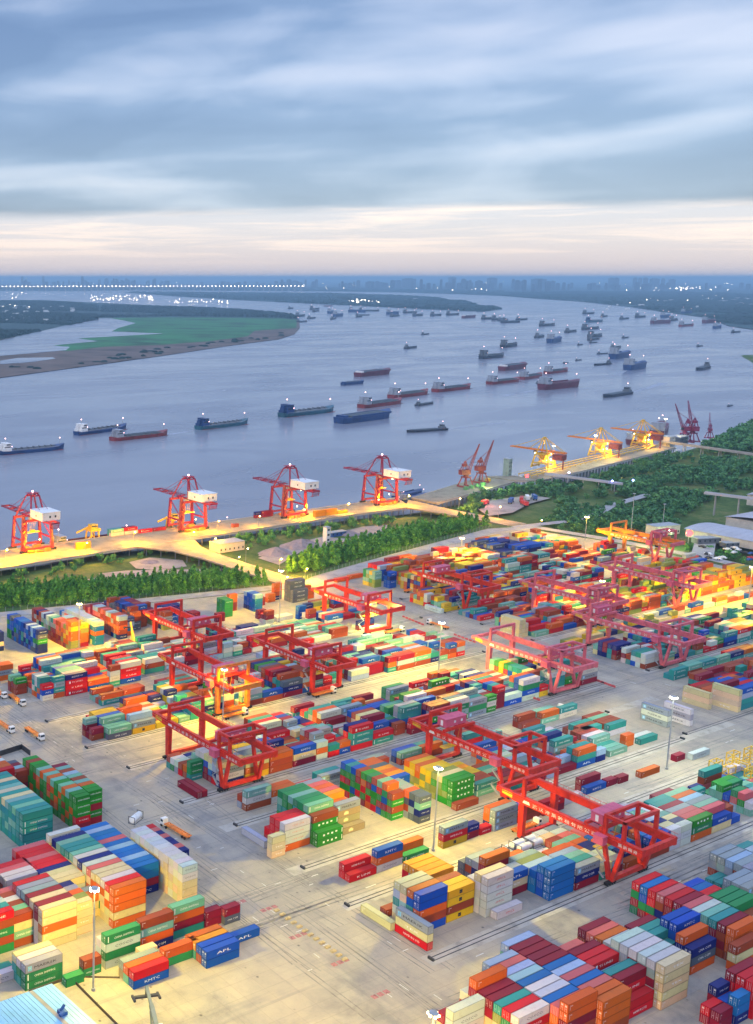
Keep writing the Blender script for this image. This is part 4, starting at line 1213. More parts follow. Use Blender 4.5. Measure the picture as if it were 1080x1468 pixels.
# red and white water barriers
def barrier_row(p, q, cnt, lab):
    for i in range(cnt):
        t = i / (cnt - 1); x, y = G(p[0] + (q[0] - p[0]) * t, p[1] + (q[1] - p[1]) * t)
        b_ = MB(); b_._add([(-.9, -.35, 0), (.9, -.35, 0), (.9, .35, 0), (-.9, .35, 0), (-.8, -.12, .95), (.8, -.12, .95), (.8, .12, .95), (-.8, .12, .95)], [(0, 1, 5, 4), (1, 2, 6, 5), (2, 3, 7, 6), (3, 0, 4, 7), (4, 5, 6, 7)])
        o = b_.build('road_barrier', M['mark_red']); o.location = (x, y, 0); o.rotation_euler = (0, 0, R(90)); tag(o, lab, 'barrier', lab.replace('red plastic barrier in', 'red barriers of'))
barrier_row((836, 969), (880, 985), 9, 'red plastic barrier in the row right of the pink crane')
barrier_row((579, 885), (606, 896), 7, 'red plastic barrier in the upper yard road row')
barrier_row((653, 911), (680, 921), 6, 'red plastic barrier in the row left of the pink crane')
barrier_row((760, 1092 - 92), (772, 1004), 3, 'red plastic barrier in the short row beside rust containers')


# ------------------------------------------------------------------ rail-mounted gantry cranes
def gantry(style, span, mred, mtie, label, trolley=-0.3, lit=False):
    """origin on the ground in the middle of the four legs, rails along x, girders along y"""
    r = empty('gantry_crane', (0, 0, 0), 0, label, 'gantry crane', 'rail-mounted gantry cranes of the yard')
    X, Y = 8.75, span / 2; zg = 14.0
    for sx in (-1, 1):
        l = MB().bar((sx * X, Y, 1.4), (sx * X, Y, zg), 1.7, 1.7, 2.1).build('leg', mred, r)
        w = MB()
        def bogie(w, x, y):
            w.box((x - 2.6, y - .55, .5), (x + 2.6, y + .55, 1.4))
            for q in (-1.9, -.6, .6, 1.9): w.tube((x + q, y - .5, .5), (x + q, y + .5, .5), .42, n=8)
        bogie(w, sx * X, Y); w.build('bogie', M['rubber'], l)
        if style == 'V':
            for k in (-1, 1):
                q = MB().bar((sx * X, -Y + k * .5, 1.6), (sx * X, -Y + k * 3.2, zg), 1.25, 1.25, 1.15).build('leg', mtie, r)
                if k == 1:
                    w = MB(); bogie(w, sx * X, -Y); w.build('bogie', M['rubber'], q)
        else:
            q = MB().bar((sx * X, -Y, 1.4), (sx * X, -Y, zg), 1.7, 1.7, 2.1).build('leg', mtie, r)
            w = MB(); bogie(w, sx * X, -Y); w.build('bogie', M['rubber'], q)
    sb = MB(); sb.bar((-X, -Y, 1.9), (X, -Y, 1.9), 1.3, 1.5); so_ = sb.build('sill_beam', mtie, r)
    sb = MB(); sb.bar((-X, Y, 1.9), (X, Y, 1.9), 1.3, 1.5); sb.build('sill_beam', mred, r)
    y0, y1 = -Y - 10.0, Y + 10.5
    for sx in (-1, 1):
        g = MB(); x = sx * X
        g.box((x - .75, y0, zg), (x + .75, Y + 3, zg + 2.7))
        g.prism([(x - .75, Y + 3), (x + .75, Y + 3), (x + .75, Y + 3.2), (x - .75, Y + 3.2)], zg, zg + 2.7)
        vs = [(x - .75, Y + 3.2, zg), (x + .75, Y + 3.2, zg), (x + .75, y1, zg + 1.1), (x - .75, y1, zg + 1.1), (x - .75, Y + 3.2, zg + 2.7), (x + .75, Y + 3.2, zg + 2.7), (x + .75, y1, zg + 2.7), (x - .75, y1, zg + 2.7)]
        g._add(vs, [(0, 3, 2, 1), (0, 1, 5, 4), (1, 2, 6, 5), (2, 3, 7, 6), (3, 0, 4, 7), (4, 5, 6, 7)])
        for i in range(int(y1 - y0) // 2):
            g.bar((x + sx * 1.0, y0 + 1 + i * 2, zg + 2.2), (x + sx * 1.0, y0 + 1 + i * 2, zg + 3.6), .07)
        g.bar((x + sx * 1.0, y0, zg + 3.6), (x + sx * 1.0, y1, zg + 3.6), .09); g.box((min(x + sx * .75, x + sx * 1.2), y0, zg + 2.0), (max(x + sx * .75, x + sx * 1.2), y1, zg + 2.15))
        go = g.build('girder', mred, r)
        if sx == -1:
            t = MB(); word = '武汉港集装箱有限公司'
            xs_ = x - .76; ny = (Y - 3.0) - (-Y + 4.5)
            for i, chx in enumerate(word):
                yy = Y - 5.6 - i * (ny - 4) / (len(word) - 1) + .6
                t.glyphs(chx, (xs_, yy, zg + 1.25), (0, -1, 0), (0, 0, 1), 1.9, 1.75)
            for i, chx in enumerate('集装箱港'):
                t.glyphs(chx, (xs_, -Y - 2.6 - i * 1.7, zg + 1.2), (0, -1, 0), (0, 0, 1), 1.4, 1.35)
            t.quad((xs_, Y - .2, zg + .7), (xs_, Y - 3.1, zg + .7), (xs_, Y - 2.6, zg + 1.9), (xs_, Y - .7, zg + 1.9))
            t.build('lettering', M['white'], go)
            MB().quad((xs_, Y + 8.2, zg + 1.0), (xs_, Y + 4.0, zg + .6), (xs_, Y + 4.0, zg + 2.4), (xs_, Y + 8.2, zg + 2.4)).build('yellow_panel', M['yellow'], go)
    e = MB(); e.box((-X + .75, y0, zg + .3), (X - .75, y0 + 1.3, zg + 2.5)); e.build('end_tie', mtie, r)
    e = MB(); e.box((-X + .75, y1 - 1.2, zg + 1.2), (X - .75, y1, zg + 2.6)); e.build('end_tie', mred, r)
    def top(yp, m):
        p = MB()
        for sx in (-1, 1): p.bar((sx * X, yp, zg + 2.7), (sx * X, yp, zg + 8.6), 1.1, 1.1)
        p.bar((-X - .5, yp, zg + 8.9), (X + .5, yp, zg + 8.9), 1.0, 1.2)
        return p
    top(Y, mred).build('portal_frame', mred, r)
    if style == 'V':
        p = top(-Y - 3.2, mtie)
        for sx in (-1, 1):
            p.bar((sx * X, -Y + 3.2, zg + 2.7), (sx * X, -Y + 3.2, zg + 8.6), 1.1, 1.1)
            p.bar((sx * X, -Y - 3.7, zg + 8.9), (sx * X, -Y + 3.7, zg + 8.9), 1.0, 1.1)
        p.bar((-X + .5, -Y + 3.2, zg + 8.9), (X - .5, -Y + 3.2, zg + 8.9), 1.0, 1.1)
        p.build('portal_frame', mtie, r)
    else: top(-Y, mtie).build('portal_frame', mtie, r)
    yt = trolley * Y * 2
    tr = MB()
    for q in (-2.6, 2.6): tr.box((-X - .3, yt + q - .5, zg + 2.95), (X + .3, yt + q + .5, zg + 4.0))
    for q in (-5, 0, 5): tr.box((q - .4, yt - 2.2, zg + 3.1), (q + .4, yt + 2.2, zg + 3.9))
    to = tr.build('trolley', mred, r)
    h = MB(); h.box((-7.2, yt - 2.1, zg + 4.2), (4.8, yt + 2.1, zg + 7.4)); h.box((-7.4, yt - 2.3, zg + 7.4), (5.0, yt + 2.3, zg + 7.65))
    ho = h.build('machinery_house', M['house_pink'] if mtie is not M['crane_yellow'] else M['crane_yellow'], r)
    d = MB(); d.box((-7.26, yt - .6, zg + 4.6), (-7.2, yt + .5, zg + 6.8)); d.box((-2.5, yt - 2.15, zg + 5.4), (-1.4, yt - 2.1, zg + 6.4)); d.box((1.5, yt - 2.15, zg + 5.4), (2.6, yt - 2.1, zg + 6.4))
    d.build('door', M['white'], ho)
    c = MB(); c.box((-5.4, yt - 3.4, zg - 2.4), (-2.6, yt - .8, zg + .6)); c.box((-4.6, yt - 2.6, zg + .6), (-3.4, yt - 1.6, zg + 3)); co_ = c.build('cab', M['steel'], r)
    MB().box((-5.3, yt - 3.46, zg - 2.2), (-2.7, yt - 3.4, zg - .3)).box((-5.46, yt - 3.2, zg - 2.2), (-5.4, yt - 1.0, zg - .3)).build('window', M['glass'], co_)
    eh = MB(); eh.box((-X - 3.4, -Y + 1.6, zg - .4), (-X - .9, -Y + 5.0, zg + 2.4)); eh.box((-X - 3.6, -Y + 1.4, zg + 2.4), (-X - .9, -Y + 5.2, zg + 2.6)); eh.bar((-X - 2.1, -Y + 3.3, zg - 1), (-X - .4, -Y + 3.3, zg + .4), .4)
    eh.build('electrical_house', M['house_pink'] if mtie is not M['crane_yellow'] else M['crane_yellow'], r)
    sp = MB(); zs = 8.6
    sp.box((-6.1, yt - 1.2, zs), (6.1, yt + 1.2, zs + .5)); sp.box((-1.5, yt - 1.2, zs + .5), (1.5, yt + 1.2, zs + 1.5))
    for a in (-1.3, 1.3):
        for q in (-1, 1): sp.bar((a, yt + q, zs + 1.5), (a * 1.5, yt + q * 1.6, zg + 3), .09)
    sp.build('spreader', M['yellow'], r)
    st = MB(); x = -X - 1.4
    for i in range(4):
        ya, yb_ = (-Y + 1.5, -Y + 5) if i % 2 == 0 else (-Y + 5, -Y + 1.5)
        st.bar((x, ya, 2 + i * 3), (x, yb_, 5 + i * 3), .7, .2); st.bar((x, ya, 3 + i * 3), (x, yb_, 6 + i * 3), .08)
    st.build('stairway', M['steel'], r)
    if lit: pass
    return r


CR, CP, CO, CY = M['crane_red'], M['crane_pink'], M['crane_orange'], M['crane_yellow']
GL = [
    ('V', 33.5, CR, CR, (347.5, 219, 0), -.28, 'nearest red gantry crane with V legs, over tank containers at lower right'),
    ('V', 36, CR, CR, (369, 277, 0), .38, 'red V-legged gantry crane just behind the nearest one, trolley at far end'),
    ('V', 35, CR, CR, (281, 335.5, 0), -.34, 'red V-legged gantry crane with long girder at left centre'),
    ('I', 33, CR, CR, (477, 446.5, 0), -.34, 'straight-legged red gantry crane at top centre with empty ground below'),
    ('I', 33, CR, CR, (363, 457, 0), -.32, 'straight-legged red gantry crane at the upper left, farthest of three'),
    ('I', 34, CR, CO, (328, 395.5, 0), -.36, 'red gantry crane whose near end is flooded bright yellow by a lamp'),  # near end gets orange paint standing in for the lamp's yellow flood
    ('I', 33, CR, CR, (384.5, 393.5, 0), -.40, 'straight-legged red gantry crane right of the yellow-flooded one'),
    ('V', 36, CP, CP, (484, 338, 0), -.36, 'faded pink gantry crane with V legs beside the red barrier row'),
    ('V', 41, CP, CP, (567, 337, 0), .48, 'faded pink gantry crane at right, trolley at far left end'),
    ('V', 32, CR, CR, (561, 448.5, 0), .30, 'red V-legged gantry crane among the upper middle stacks'),
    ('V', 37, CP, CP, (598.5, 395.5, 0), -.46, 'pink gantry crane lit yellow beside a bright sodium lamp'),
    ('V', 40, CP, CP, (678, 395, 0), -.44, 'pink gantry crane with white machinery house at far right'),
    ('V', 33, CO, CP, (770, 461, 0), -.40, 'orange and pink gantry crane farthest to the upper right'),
]
for st_, sp_, m1, m2, loc, trl, lab in GL:
    g = gantry(st_, sp_, m1, m2, lab, trl); g.location = loc


# ------------------------------------------------------------------ lamp masts
def mast(h, lit, label, kind='yellow', r=0.32):
    o = empty('lamp_mast', (0, 0, 0), 0, label, 'lamp mast', 'tall lamp masts')
    MB().tube((0, 0, 0), (0, 0, h), r, r * .55, 10).tube((0, 0, 0), (0, 0, .8), r * 1.9, r * 1.9, 8).build('pole', M['steel'], o)
    hd = MB(); hd.tube((0, 0, h - .3), (0, 0, h), 1.15, 1.15, 12)
    hd.build('crown_ring', M['steel'], o)
    l = None
    for i in range(6):
        a = i * math.tau / 6
        if l is None: q = l = MB().ball((0, 0, 0), .34 if lit else .28).build('lamp', (M['l_yellow'] if kind == 'yellow' else M['l_white']) if lit else M['glass'], o)
        else: q = l.copy(); COL.objects.link(q); q.parent = o
        q.location = (1.15 * math.cos(a), 1.15 * math.sin(a), h - .45)
    return o


LAMP = 5.2


def light_at(x, y, z, power, col, rad=1.2, wide=False):
    L_ = bpy.data.lights.new('lamp_light', 'SPOT' if wide else 'POINT'); L_.energy = power * LAMP; L_.color = col; L_.shadow_soft_size = rad
    if wide: L_.spot_size = R(wide); L_.spot_blend = .35
    if wide:                              # mast floodlights are aimed outwards, so their pools spread wide
        L_.use_nodes = True; t_ = L_.node_tree; e_ = t_.nodes['Emission']; f_ = t_.nodes.new('ShaderNodeLightFalloff'); f_.inputs['Strength'].default_value = 1 / 36.0
        t_.links.new(f_.outputs['Linear'], e_.inputs['Strength'])
    o = bpy.data.objects.new('lamp_light', L_); COL.objects.link(o); o.location = (x, y, z)


YEL, WRM, WHT = (1.0, 0.60, 0.0), (1.0, 0.76, 0.12), (1.0, 0.85, 0.4)
KW = 1000.0
MASTS = [  # x, y, height, kind, power, colour, label
    (305, 473, 31, 'yellow', 110, YEL, 'glowing yellow lamp mast among the tall stacks at upper left'),
    (160, 239, 31, 'white', 52, (1.0, .74, .05), 'tall white lamp mast beside the blue-roofed shed'),
    (306, 246, 31, 'white', 60, (1.0, .74, .08), 'bright lamp mast in front of the green and yellow stacks'),
    (442, 245, 31, 'white', 30, (.95, .95, .60), 'white lamp mast behind the two stacks of grey containers'),
    (442, 359, 31, 'white', 95, WRM, 'lamp mast on the lane left of the pink crane'),
    (621, 392, 20, 'yellow', 140, YEL, 'sodium lamp mast glowing between two pink cranes'),
    (745, 486, 28, 'yellow', 110, YEL, 'yellow lamp mast at the upper right edge of the yard'),
    (442, 472, 31, 'white', 75, YEL, 'lamp mast beside the causeway turning at the yard edge'),
    (641, 508, 20, 'yellow', 100, YEL, 'yellow lamp mast beside orange stacks at the upper edge'),
    (317, 372, 25, 'yellow', 90, YEL, 'lamp mast flooding the gantry crane end bright yellow'),
    (700, 350, 28, 'yellow', 170, YEL, 'lamp mast lighting the yellow stacks at far right'),
    (1085, 752, 20, 'white', 30, WHT, 'white lamp mast beside the nearest yellow unloader'),
    (1153, 750, 27, 'white', 30, WHT, 'white lamp mast beside the middle yellow unloader'),
    (1358, 795, 28, 'white', 30, WHT, 'white lamp mast beside the pale switch house'),
]
for x, y, h, kd, pw, col, lab in MASTS:
    o = mast(h, True, lab, kd); o.location = (x, y, 0)
    light_at(x, y, h - 1.6, pw * KW * 0.45, col, 1.2, 166)
o = mast(31, False, 'tall unlit pale mast in front of the right woodland'); o.location = (844, 513, 0)
o = mast(18.5, False, 'shorter unlit mast right of the tall pale one'); o.location = (886, 513, 0)
o = mast(31, True, 'brilliant yellow lamp mast at the bottom edge, right of the paving patch', 'yellow')
X_, Y_ = G(622, 1452, 31); o.location = (X_, Y_, 0); light_at(X_, Y_, 29.4, 62 * KW * .45, (1.0, .66, .10), 1.2, 166)
X_, Y_ = G(963, 760, 9); o = mast(9, True, 'greenish-white floodlight by the little green-lit building', 'white', .2); o.location = (X_, Y_, 0); light_at(X_, Y_, 8, 5 * KW, (.7, 1.0, .35))


def street_lamp(label):
    o = empty('street_lamp', (0, 0, 0), 0, label, 'street lamp', 'small street lamps')
    MB().tube((0, 0, 0), (0, 0, 9), .14, .09, 6).bar((0, 0, 9), (1.6, 0, 9.5), .12).build('pole', M['steel'], o)
    MB().box((1.1, -.25, 9.25), (2.1, .25, 9.5)).ball((1.6, 0, 9.1), .38).build('lamp', M['l_yellow'], o)
    return o


sl0 = None
for (x, y, pw, lab) in [(497.5, 574, 12, 'street lamp halfway along the yellow causeway, left side'), (519, 556, 12, 'street lamp on the causeway right side near the plantation'), (519, 625, 0, 'street lamp on the causeway beside the bushes'), (519, 650, 0, 'street lamp at the causeway top, by the wharf'), (330, 668, 0, 'street lamp at the left end of the wharf edge'), (370, 670, 0, 'street lamp on the wharf edge below the first quay crane'), (480, 671, 0, 'street lamp where the causeway joins the wharf, left side'), (560, 671, 0, 'street lamp on the wharf edge below the second crane'), (650, 671, 0, 'street lamp on the wharf edge below the third crane'), (735, 671, 0, 'street lamp on the wharf edge below the last quay crane'), (490, 519, 9, 'street lamp where the causeway meets the yard road'), (519, 590, 12, 'street lamp on the causeway beside the gravel heaps'),
                       (783, 549, 10, 'street lamp on the right yard road near parked lorries'), (800, 640, 10, 'street lamp by the lorry park at the wharf end'), (800, 600, 0, 'added street lamp halfway along the right causeway'), (515.4, 528, 0, 'street lamp at the foot of the yellow causeway'), (772, 671, 0, 'street lamp on the wharf end ramp'), (430, 660, 10, 'street lamp on the inner edge of the wharf, left'),
                       (600, 669, 12, 'street lamp on the inner wharf edge beside the small hut'), (700, 671, 12, 'street lamp on the inner wharf edge, right of the third crane'), (798, 470, 14, 'yellow street lamp pole at the right edge of the yard road')]:
    if sl0 is None: o = sl0 = street_lamp(lab)
    else: o = dup(sl0, (0, 0, 0), 0, lab)
    o.location = (x, y, 0)
    if pw and (y < 556 or x > 790): light_at(x + 1.6, y, 8.4, pw * KW * .35, YEL, .5)
# lamps of the quay cranes light the deck below them
for (x, y), pw in zip(QX, (95, 45, 60, 40)):
    light_at(x + 8, y - 6, 21, pw * KW * .12, (1.0, .36, .0), 1.0, 128)
for x, q in ((331.6, 30), (371.6, 32), (431.6, 28), (481.6, 26), (561.6, 14), (601.6, 8), (651.6, 11), (701.6, 11), (736.6, 10), (773.6, 15)): light_at(x, 671 if x > 440 else 668, 8.4, q * .58 * KW, (1.0, .47, .0), .4)
for y in (528, 556, 590, 625, 650): light_at(520.6 if y > 550 else 517, y, 8.4, 11 * KW, (1.0, .47, .0), .4)
for y in (600, 640): light_at(801.6, y, 8.4, 8 * KW, (1.0, .37, .0), .4)  # right causeway lights; the halfway street lamp is added to carry one
for x, y in ((1046, 735), (1168, 753), (1276, 772)): light_at(x, y - 8, 12, 24 * KW * .4, (1.0, .55, .05), 1.0)
light_at(400, 684, 9, 14 * KW, (1.0, .42, .0), .6); light_at(545, 684, 8, 8 * KW, (1.0, .42, .0), .6); light_at(668, 684, 8, 8 * KW, (1.0, .42, .0), .6); light_at(752, 684, 8, 5 * KW, (1.0, .42, .0), .6)
light_at(905, 690, 8, 4 * KW, (.85, 1.0, .30), 1.0)
light_at(365, 288, 12.5, 18 * KW, (1.0, .72, .15), .6)      # under the second crane's trolley
light_at(476, 430, 12, 8 * KW, (.9, 1.0, .25), .6)

# small blue lamps on the conveyor trestles and a red round sign
for px, z in (((878, 690), 6), ((908, 689), 6), ((816, 678), 6)):
    x, y = G(*px, z); o = empty('signal_lamp', (x, y, -3), 0, 'small blue signal lamp near the conveyor bridge', 'lamp', 'blue signal lamps'); MB().tube((0, 0, 0), (0, 0, 9), .2).build('pole', M['steel'], o); MB().ball((0, 0, 9.4), .8).build('lamp', M['l_blue'], o)
x, y = G(988, 766, 7); o = empty('round_sign', (x, y, 0), 0, 'round glowing red sign by the far gate', 'sign'); MB().tube((0, 0, 0), (0, 0, 7), .2).build('pole', M['steel'], o)
dsc = MB().tube((0, 0, 8), Vector((-.5, -.85, 8)), 2.2, 2.2, 20).build('sign_disc', M['l_red'], o)
x, y = G(756, 683, 6); o = empty('signal_board', (x, y, 0), 0, 'small red signal board at the near end of the ore jetty', 'sign'); MB().tube((0, 0, 0), (0, 0, 6), .2).build('pole', M['steel'], o); MB().box((-2, -.2, 5), (2, .2, 8)).build('sign_disc', M['l_red'], o)


# ------------------------------------------------------------------ vehicles
def terminal_truck(label, cargo=None):
    r = empty('yard_truck', (0, 0, 0), 0, label, 'truck', 'yard trucks')
    c = MB(); c.box((4.8, -1.2, .9), (7.6, 1.2, 1.3)); c.box((5.9, -1.2, 1.3), (7.6, 1.2, 3.0)); c.box((6.0, -1.1, 3.0), (7.3, 1.1, 3.15)); c.box((7.6, -1.1, .6), (7.8, 1.1, 1.1))
    co_ = c.build('cab', M['white'], r)
    MB().box((7.6, -1.05, 1.9), (7.63, 1.05, 2.8)).box((6.2, -1.23, 1.9), (7.4, -1.2, 2.8)).box((6.2, 1.2, 1.9), (7.4, 1.23, 2.8)).build('window', M['glass'], co_)
    t = MB(); t.box((-6.4, -1.25, 1.25), (5.6, -.95, 1.6)); t.box((-6.4, .95, 1.25), (5.6, 1.25, 1.6)); t.box((-6.4, -.5, 1.1), (5.6, .5, 1.5))
    for i in range(7): t.box((-6.4 + i * 1.95, -1.2, 1.3), (-6.1 + i * 1.95, 1.2, 1.55))
    t.build('trailer', M['crane_orange'], r)
    for x in (-5.2, -3.9, 4.6, 7.0):
        for s in (-1, 1): MB().tube((x, s * 1.25, .5), (x, s * .85, .5), .5, n=12).build('wheel', M['rubber'], r)
    return r


tt = terminal_truck('orange flatbed yard truck with a white cab, nearest of the three')
for i, (s, e, lab) in enumerate([((37, 1046), (60, 1062), 'orange flatbed yard truck with a white cab, nearest of the three'), ((-2, 1038), (14, 1049), 'orange flatbed truck cut by the left edge, cab showing'), ((13, 998), (34, 1013), 'olive-yellow flatbed truck near the rust containers at left'), ((-12, 990), (4, 1000), 'yard truck at the left edge, only its cab showing')]):
    a, c = Vector(G(*s)), Vector(G(*e)); d = c - a
    o = tt if i == 0 else dup(tt, (0, 0, 0))
    o.location = ((a.x + c.x) / 2, (a.y + c.y) / 2, 0); o.rotation_euler = (0, 0, math.atan2(d.y, d.x)); o['label'] = lab
for (x, y, rz, lab) in [(347, 240, 0, 'yard truck waiting under the nearest gantry crane girder'), (300, 357, 0, 'yard truck under the left centre gantry crane'), (325, 374, 0, 'yard truck flooded yellow below the bright crane end'), (484, 425, 0, 'yard truck under the top centre gantry crane'), (380, 374, 0, 'yellow-lit yard truck below the crane right of the flooded one')]:
    dup(tt, (x, y, 0), rz, lab)
for (x, y, rz, lab) in [(236, 300, 95, 'orange truck driving up the diagonal yard road, lower'), (529, 345, -88, 'orange truck on the upper right corridor'), (300, 252, 180, 'orange truck on the lane left of the bright mast'), (455, 306, 0, 'orange truck on the grey lane in front of teal containers'), (515, 420, 92, 'orange truck near the top centre corridor'), (430, 190, 4, 'orange truck on the bluish lane at lower right'), (560, 480, 10, 'orange truck behind the upper middle lanes')]:
    dup(tt, (x, y, 0), R(rz), lab)


def reach_stacker(label, body, boomm):
    r = empty('reach_stacker', (0, 0, 0), 0, label, 'reach stacker')
    b_ = MB(); b_.box((-4, -1.6, .9), (3.2, 1.6, 2.3)); b_.box((-4.6, -1.7, .9), (-3, 1.7, 3.0)); b_.box((-.6, -1.5, 2.3), (2.6, -1.0, 2.7)); b_.box((-.6, 1.0, 2.3), (2.6, 1.5, 2.7)); b_.build('body', body, r)
    c = MB(); c.box((-1.2, -1.55, 2.3), (.6, .2, 4.2)); c.box((-1.3, -1.65, 4.2), (.7, .3, 4.35)); co_ = c.build('cab', M['white'], r)
    MB().box((.6, -1.45, 2.8), (.64, .1, 4.0)).box((-1.0, -1.6, 2.8), (.4, -1.56, 4.0)).build('window', M['glass'], co_)
    m = MB(); m.bar((-3.6, .6, 3.4), (3.5, .6, 8.0), 1.1, 1.2); m.bar((2.5, .6, 7.35), (7.6, .6, 10.6), .8, .9); m.tube((1.2, 0.1, 2.4), (2.6, .1, 7.0), .22); m.tube((1.2, 1.1, 2.4), (2.6, 1.1, 7.0), .22)
    m.build('boom', boomm, r)
    s = MB(); s.bar((7.6, .6, 10.6), (7.6, .6, 8.0), .5); s.box((7.2, -2.6, 7.4), (8.1, 3.8, 7.9)); s.box((6.4, -3.2, 7.1), (8.9, -2.6, 7.7)); s.box((6.4, 3.8, 7.1), (8.9, 4.4, 7.7))
    s.build('spreader', M['dark'], r)
    for x, q in ((2.4, 1.7), (-3.2, 1.5)):
        for sgn in (-1, 1): MB().tube((x, sgn * q, .9), (x, sgn * (q - .7), .9), .9, n=14).build('wheel', M['rubber'], r)
    return r


o = reach_stacker('red reach stacker with a raised grey-green boom at the bottom edge', M['redpaint'], mat('boom_grey', (.22, .26, .22), .5, .1, .5))
a = Vector(G(225, 1492)); o.location = (a.x, a.y, 0); o.rotation_euler = (0, 0, R(72))
o = reach_stacker('yellow reach stacker between tall stacks at the upper left', M['yellow'], M['yellow'])
a = Vector(G(192, 925)); o.location = (a.x, a.y, 0); o.rotation_euler = (0, 0, R(65))


def car(label, m):
    r = empty('parked_car', (0, 0, 0), 0, label, 'car')
    b_ = MB(); b_.box((-2.1, -.85, .35), (2.1, .85, .9)); b_._add([(-1.5, -.8, .9), (1.0, -.8, .9), (1.0, .8, .9), (-1.5, .8, .9), (-1.0, -.68, 1.45), (.5, -.68, 1.45), (.5, .68, 1.45), (-1.0, .68, 1.45)], [(0, 1, 5, 4), (1, 2, 6, 5), (2, 3, 7, 6), (3, 0, 4, 7), (4, 5, 6, 7)])
    b_.build('body', m, r)
    for x in (-1.3, 1.3):
        for s in (-1, 1): MB().tube((x, s * .87, .33), (x, s * .65, .33), .33, n=10).build('wheel', M['rubber'], r)
    return r


cars = {k: car('x', m) for k, m in (('white', M['white']), ('dark', M['dark']), ('red', M['redpaint']), ('blue', M['blue_kit']))}
rc = random.Random(21); uc = set()
for i in range(26):
    px = (rc.uniform(985, 1078), rc.uniform(785, 806)) if i < 18 else (rc.uniform(885, 960), rc.uniform(768, 776))
    x, y = G(*px); k = rc.choice(['white', 'white', 'dark', 'red', 'blue'])
    o = cars[k] if k not in uc else dup(cars[k], (0, 0, 0)); uc.add(k)
    o.location = (x, y, 0.08); o.rotation_euler = (0, 0, rc.choice([0, R(90)]) + rc.uniform(-.1, .1)); o.scale = (1.25,) * 3
    o['label'] = f'{k} car parked among others near the gate at far right'; o['group'] = f'{k} cars parked near the gate'
for k in cars:
    if k not in uc: cars[k].location = (820, 430, .08); cars[k]['label'] = f'{k} car parked alone near the gate at far right'


def lorry(label, m, m2):
    r = empty('parked_lorry', (0, 0, 0), 0, label, 'lorry')
    MB().box((3.2, -1.2, .8), (5.4, 1.2, 3.2)).build('cab', m, r); MB().box((-5.6, -1.25, 1.2), (3.0, 1.25, 3.9)).build('cargo_box', m2, r)
    for x in (-4.4, -3.2, 4.2):
        for s in (-1, 1): MB().tube((x, s * 1.2, .5), (x, s * .8, .5), .5, n=10).build('wheel', M['rubber'], r)
    return r


lo = [lorry('x', M['redpaint'], M['redpaint']), lorry('x', M['white'], M['blue_kit']), lorry('x', M['redpaint'], M['white'])]
lf = [0, 0, 0]
for i, (px, k, lab) in enumerate([((696, 721), 0, 'red lorry with bright lamps in the lorry park, leftmost'), ((733, 718), 1, 'blue and white lorry beside the wood in the lorry park'), ((748, 716), 0, 'red lorry beside the blue and white one'), ((756, 714), 2, 'red-cabbed white lorry in the lorry park'), ((766, 713), 1, 'blue lorry at the right end of the lorry park'), ((752, 722), 0, 'red lorry parked nearest the scrub in the lorry park')]):
    x, y = G(*px, -2); o = lo[k] if not lf[k] else dup(lo[k], (0, 0, 0)); lf[k] = 1
    o.location = (x, y, -3.85); o.rotation_euler = (0, 0, R(20 + i * 7)); o['label'] = lab
    o.scale = (1.2,) * 3
sheet('lorry_park', [G(*p, -4) for p in ((680, 726), (700, 718), (760, 710), (790, 714), (760, 722), (735, 735), (700, 740))], -3.9, M['sand'])
light_at(*G(698, 719, 0), 3, 1.2 * KW, (1, .35, .25), .5)


# ------------------------------------------------------------------ buildings
# blue-roofed shed at the bottom left corner
r = empty('blue_roof_shed', (100, 190, 0), 0, 'shed with a big pale blue metal roof at the bottom left corner', 'shed')
MB().box((-30, -20, 0), (43, 45, 9.2)).build('wall', M['wall_pale'], r)
b_ = MB(); b_._add([(-31, -21, 9.4), (44.3, -21, 9.4), (44.3, 45.6, 9.4), (-31, 45.6, 9.4), (-31, 12, 12.2), (44.3, 12, 12.2)], [(0, 1, 5, 4), (2, 3, 4, 5), (1, 2, 5), (3, 0, 4)])
for i in range(60): b_.bar((-30.5 + i * 1.25, -21, 9.5), (-30.5 + i * 1.25, 12, 12.3), .07, .1).bar((-30.5 + i * 1.25, 45.6, 9.5), (-30.5 + i * 1.25, 12, 12.3), .07, .1)
ro = b_.build('roof', M['roof_blue'], r)
k_ = MB()
for x in (22, 37): k_._add([(x, 45.4, 9.52), (x + 1.2, 45.4, 9.52), (x + 1.2, 12.2, 12.3), (x, 12.2, 12.3)], [(0, 1, 2, 3)])
k_.build('rooflight', M['sand'], ro)
k_ = MB(); k_.box((38.2, 31, 10.3), (40.2, 33, 11.6)); k_.bar((38.6, 32, 11.6), (39.8, 32, 13), .5); k_.tube((37.5, 30.5, 11.6), (39, 31, 11.9), .5)
k_.build('roof_fan', M['blue_kit'], ro)


def wall_line(name, pts, h, t, m, label, cat='wall'):
    r_ = empty(name, (pts[0][0], pts[0][1], 0), 0, label, cat); w = MB()
    for a, c in zip(pts, pts[1:]): w.bar((a[0] - pts[0][0], a[1] - pts[0][1], h / 2), (c[0] - pts[0][0], c[1] - pts[0][1], h / 2), t, h)
    w.build('panel', m, r_)
    p = None
    for a, c in zip(pts, pts[1:]):
        n_ = max(1, int(math.dist(a, c) / 6))
        for i in range(n_ + 1):
            x, y = a[0] + (c[0] - a[0]) * i / n_ - pts[0][0], a[1] + (c[1] - a[1]) * i / n_ - pts[0][1]
            if p is None: q = p = MB().box((-.12, -.12, 0), (.12, .12, h + .12)).build('post', m, r_)
            else: q = p.copy(); COL.objects.link(q); q.parent = r_
            q.location = (x, y, 0)
    return r_


